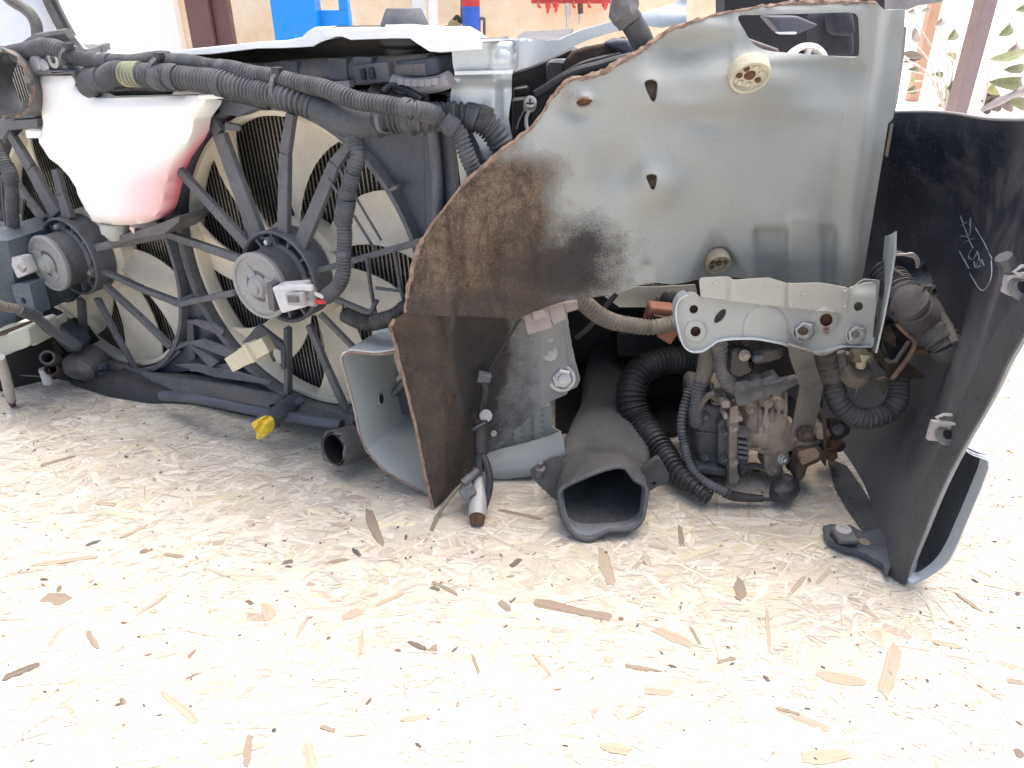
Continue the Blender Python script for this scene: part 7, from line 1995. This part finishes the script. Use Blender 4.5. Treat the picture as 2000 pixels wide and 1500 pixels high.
# ================================================================== probe rod and its cable before the mud plate
pr = thing('probe_rod', 'silver rod with rusty tip standing before the mud plate, cable clipped to it', 'rod', G(*K(5, 832, 1420)))
a, b = P(*K(5, 842, 1160), 0.715), G(*K(5, 830, 1395), 0.012)
obj('rod_shaft', tube([a, a.lerp(b, .5), b], [0.0075, 0.0098, 0.0105], 16), M_alu, pr)
obj('rod_tip', tube([b + (a - b).normalized() * 0.006, b + Vector((0, -0.002, -0.010))], [0.0105, 0.0075], 14), M_rust, pr)
def cab(n, pts, r, m=M_black, sides=8):
    return obj('cable', tube([P(*K(n, x, y), yy) for x, y, yy in pts], r, sides), m, pr)
cab(5, [(1040, 432, .725), (960, 560, .735), (890, 680, .742), (862, 780, .742), (848, 880, .735), (844, 960, .725)], 0.0017)
cab(5, [(860, 740, .738), (872, 780, .735), (858, 850, .735), (846, 930, .73)], 0.0045, M_conduitb)
cab(5, [(848, 920, .722), (848, 1000, .718), (852, 1080, .712)], 0.0085, M_conduitb, 14)
cab(5, [(838, 955, .715), (842, 962, .714)], 0.0092, M_tape, 14)
cab(5, [(852, 1085, .71), (880, 1150, .70), (892, 1220, .69), (884, 1290, .682), (864, 1350, .676), (850, 1410, .672)], 0.0042, M_conduitb, 10)
cab(5, [(845, 1080, .712), (838, 1130, .705), (845, 1180, .70)], 0.0052, M_conduitb, 10)
cab(5, [(833, 1172, .70), (790, 1215, .69), (745, 1250, .685), (700, 1300, .68), (640, 1390, .672), (608, 1460, .668)], 0.0024, M_tan, 8)
obj('cable_lever', tube([P(*K(5, 835, 1170), .698), P(*K(5, 760, 1235), .685)], [0.004, 0.005], 10), M_pipe, pr)
obj('cable_clip', bar(P(*K(5, 752, 1295), .675), P(*K(5, 815, 1255), .68), 0.013, 0.012, 0.010), M_shroud, pr, bevel=0.001)
obj('cable_clip', bar(P(*K(5, 832, 712), .735), P(*K(5, 895, 720), .738), 0.012, 0.010, 0.008), M_shroud, pr, bevel=0.001)
obj('clip_button', lathe(P(*K(5, 872, 905), .722), (0.1, -1, 0.3), [(0, 0.0075), (0.002, 0.007), (0.003, 0)], 16), M_gasket, pr)
obj('clip_button', lathe(P(*K(5, 910, 992), .748), (0.1, -1, 0.3), [(0, 0.004), (0.001, 0.0035), (0.0015, 0)], 12), M_gasket, pr)

# ================================================================== dark corner inside, added for its shade: sheet, backdrops, unseen light blocker
obj('shade_sheet', sheet([(1085, 842), (1180, 838), (1330, 846), (1420, 862), (1560, 868), (1640, 845), (1600, 800), (1560, 740), (1400, 690), (1150, 690), (1085, 760)], lambda u, v: G(u, v, 0.008 + 0.004 * math.sin(u * 0.05)), step=16, ext=Vector((0, 0, -0.004))), M_deep, bp)  # black sheet added on the board to paint in the cavity's shade
obj('dark_backdrop', box((0.17, 1.06, 0.20), Vector((0.20, -0.05, 0)), Vector((0.008, 0.03, 0)), Vector((0, 0, 0.195))), M_black, bp, bevel=0.01)  # added dark backdrop behind duct and pump
obj('light_blocker', box((0.20, 0.97, 0.33), Vector((0.155, -0.015, 0)), Vector((0, 0.10, 0)), Vector((0, 0, 0.075))), M_deep, hl_, bevel=0.02)  # unseen box behind the fender, added to block light from above
obj('dark_side_panel', loft([[Vector((0.03, 0.84, 0.012)), Vector((0.035, 0.84, 0.30))], [Vector((0.0, 1.12, 0.012)), Vector((0.0, 1.12, 0.38))]], 0.004), M_deep, bp)  # added dark panel on the radiator side of the cavity

# loose wires and bolts round the pump
for k_, pts_ in enumerate(([(300, 480, .735), (340, 560, .73), (420, 600, .725), (480, 640, .722)], [(640, 420, .73), (720, 470, .715), (800, 480, .712), (960, 430, .71)], [(200, 700, .735), (260, 600, .73), (330, 560, .73)],
                       [(1180, 420, .73), (1240, 520, .735), (1250, 680, .74), (1230, 800, .74)], [(560, 1250, .73), (650, 1180, .735), (760, 1200, .735)], [(1010, 1040, .725), (1060, 1000, .72), (1180, 1010, .715), (1260, 960, .72)])):
    obj('loose_wire', tube([P(*K('d', x, y), yy) for x, y, yy in pts_], 0.0022 + 0.0006 * (k_ % 3), 8), (M_black, M_conduit, M_brownhose)[k_ % 3], pu)
for x_, y_, yy_ in ((250, 760, .738), (250, 1120, .738), (420, 900, .725), (420, 1130, .725), (500, 860, .7155), (500, 1150, .7155), (640, 700, .73), (1000, 1020, .73)):
    obj('case_bolt', hexbolt(P(*K('d', x_, y_), yy_), (0, -1, 0.3), 0.0042, 0.003, 1.3), M_cast if x_ > 450 else M_castd, pu, sharp=25)
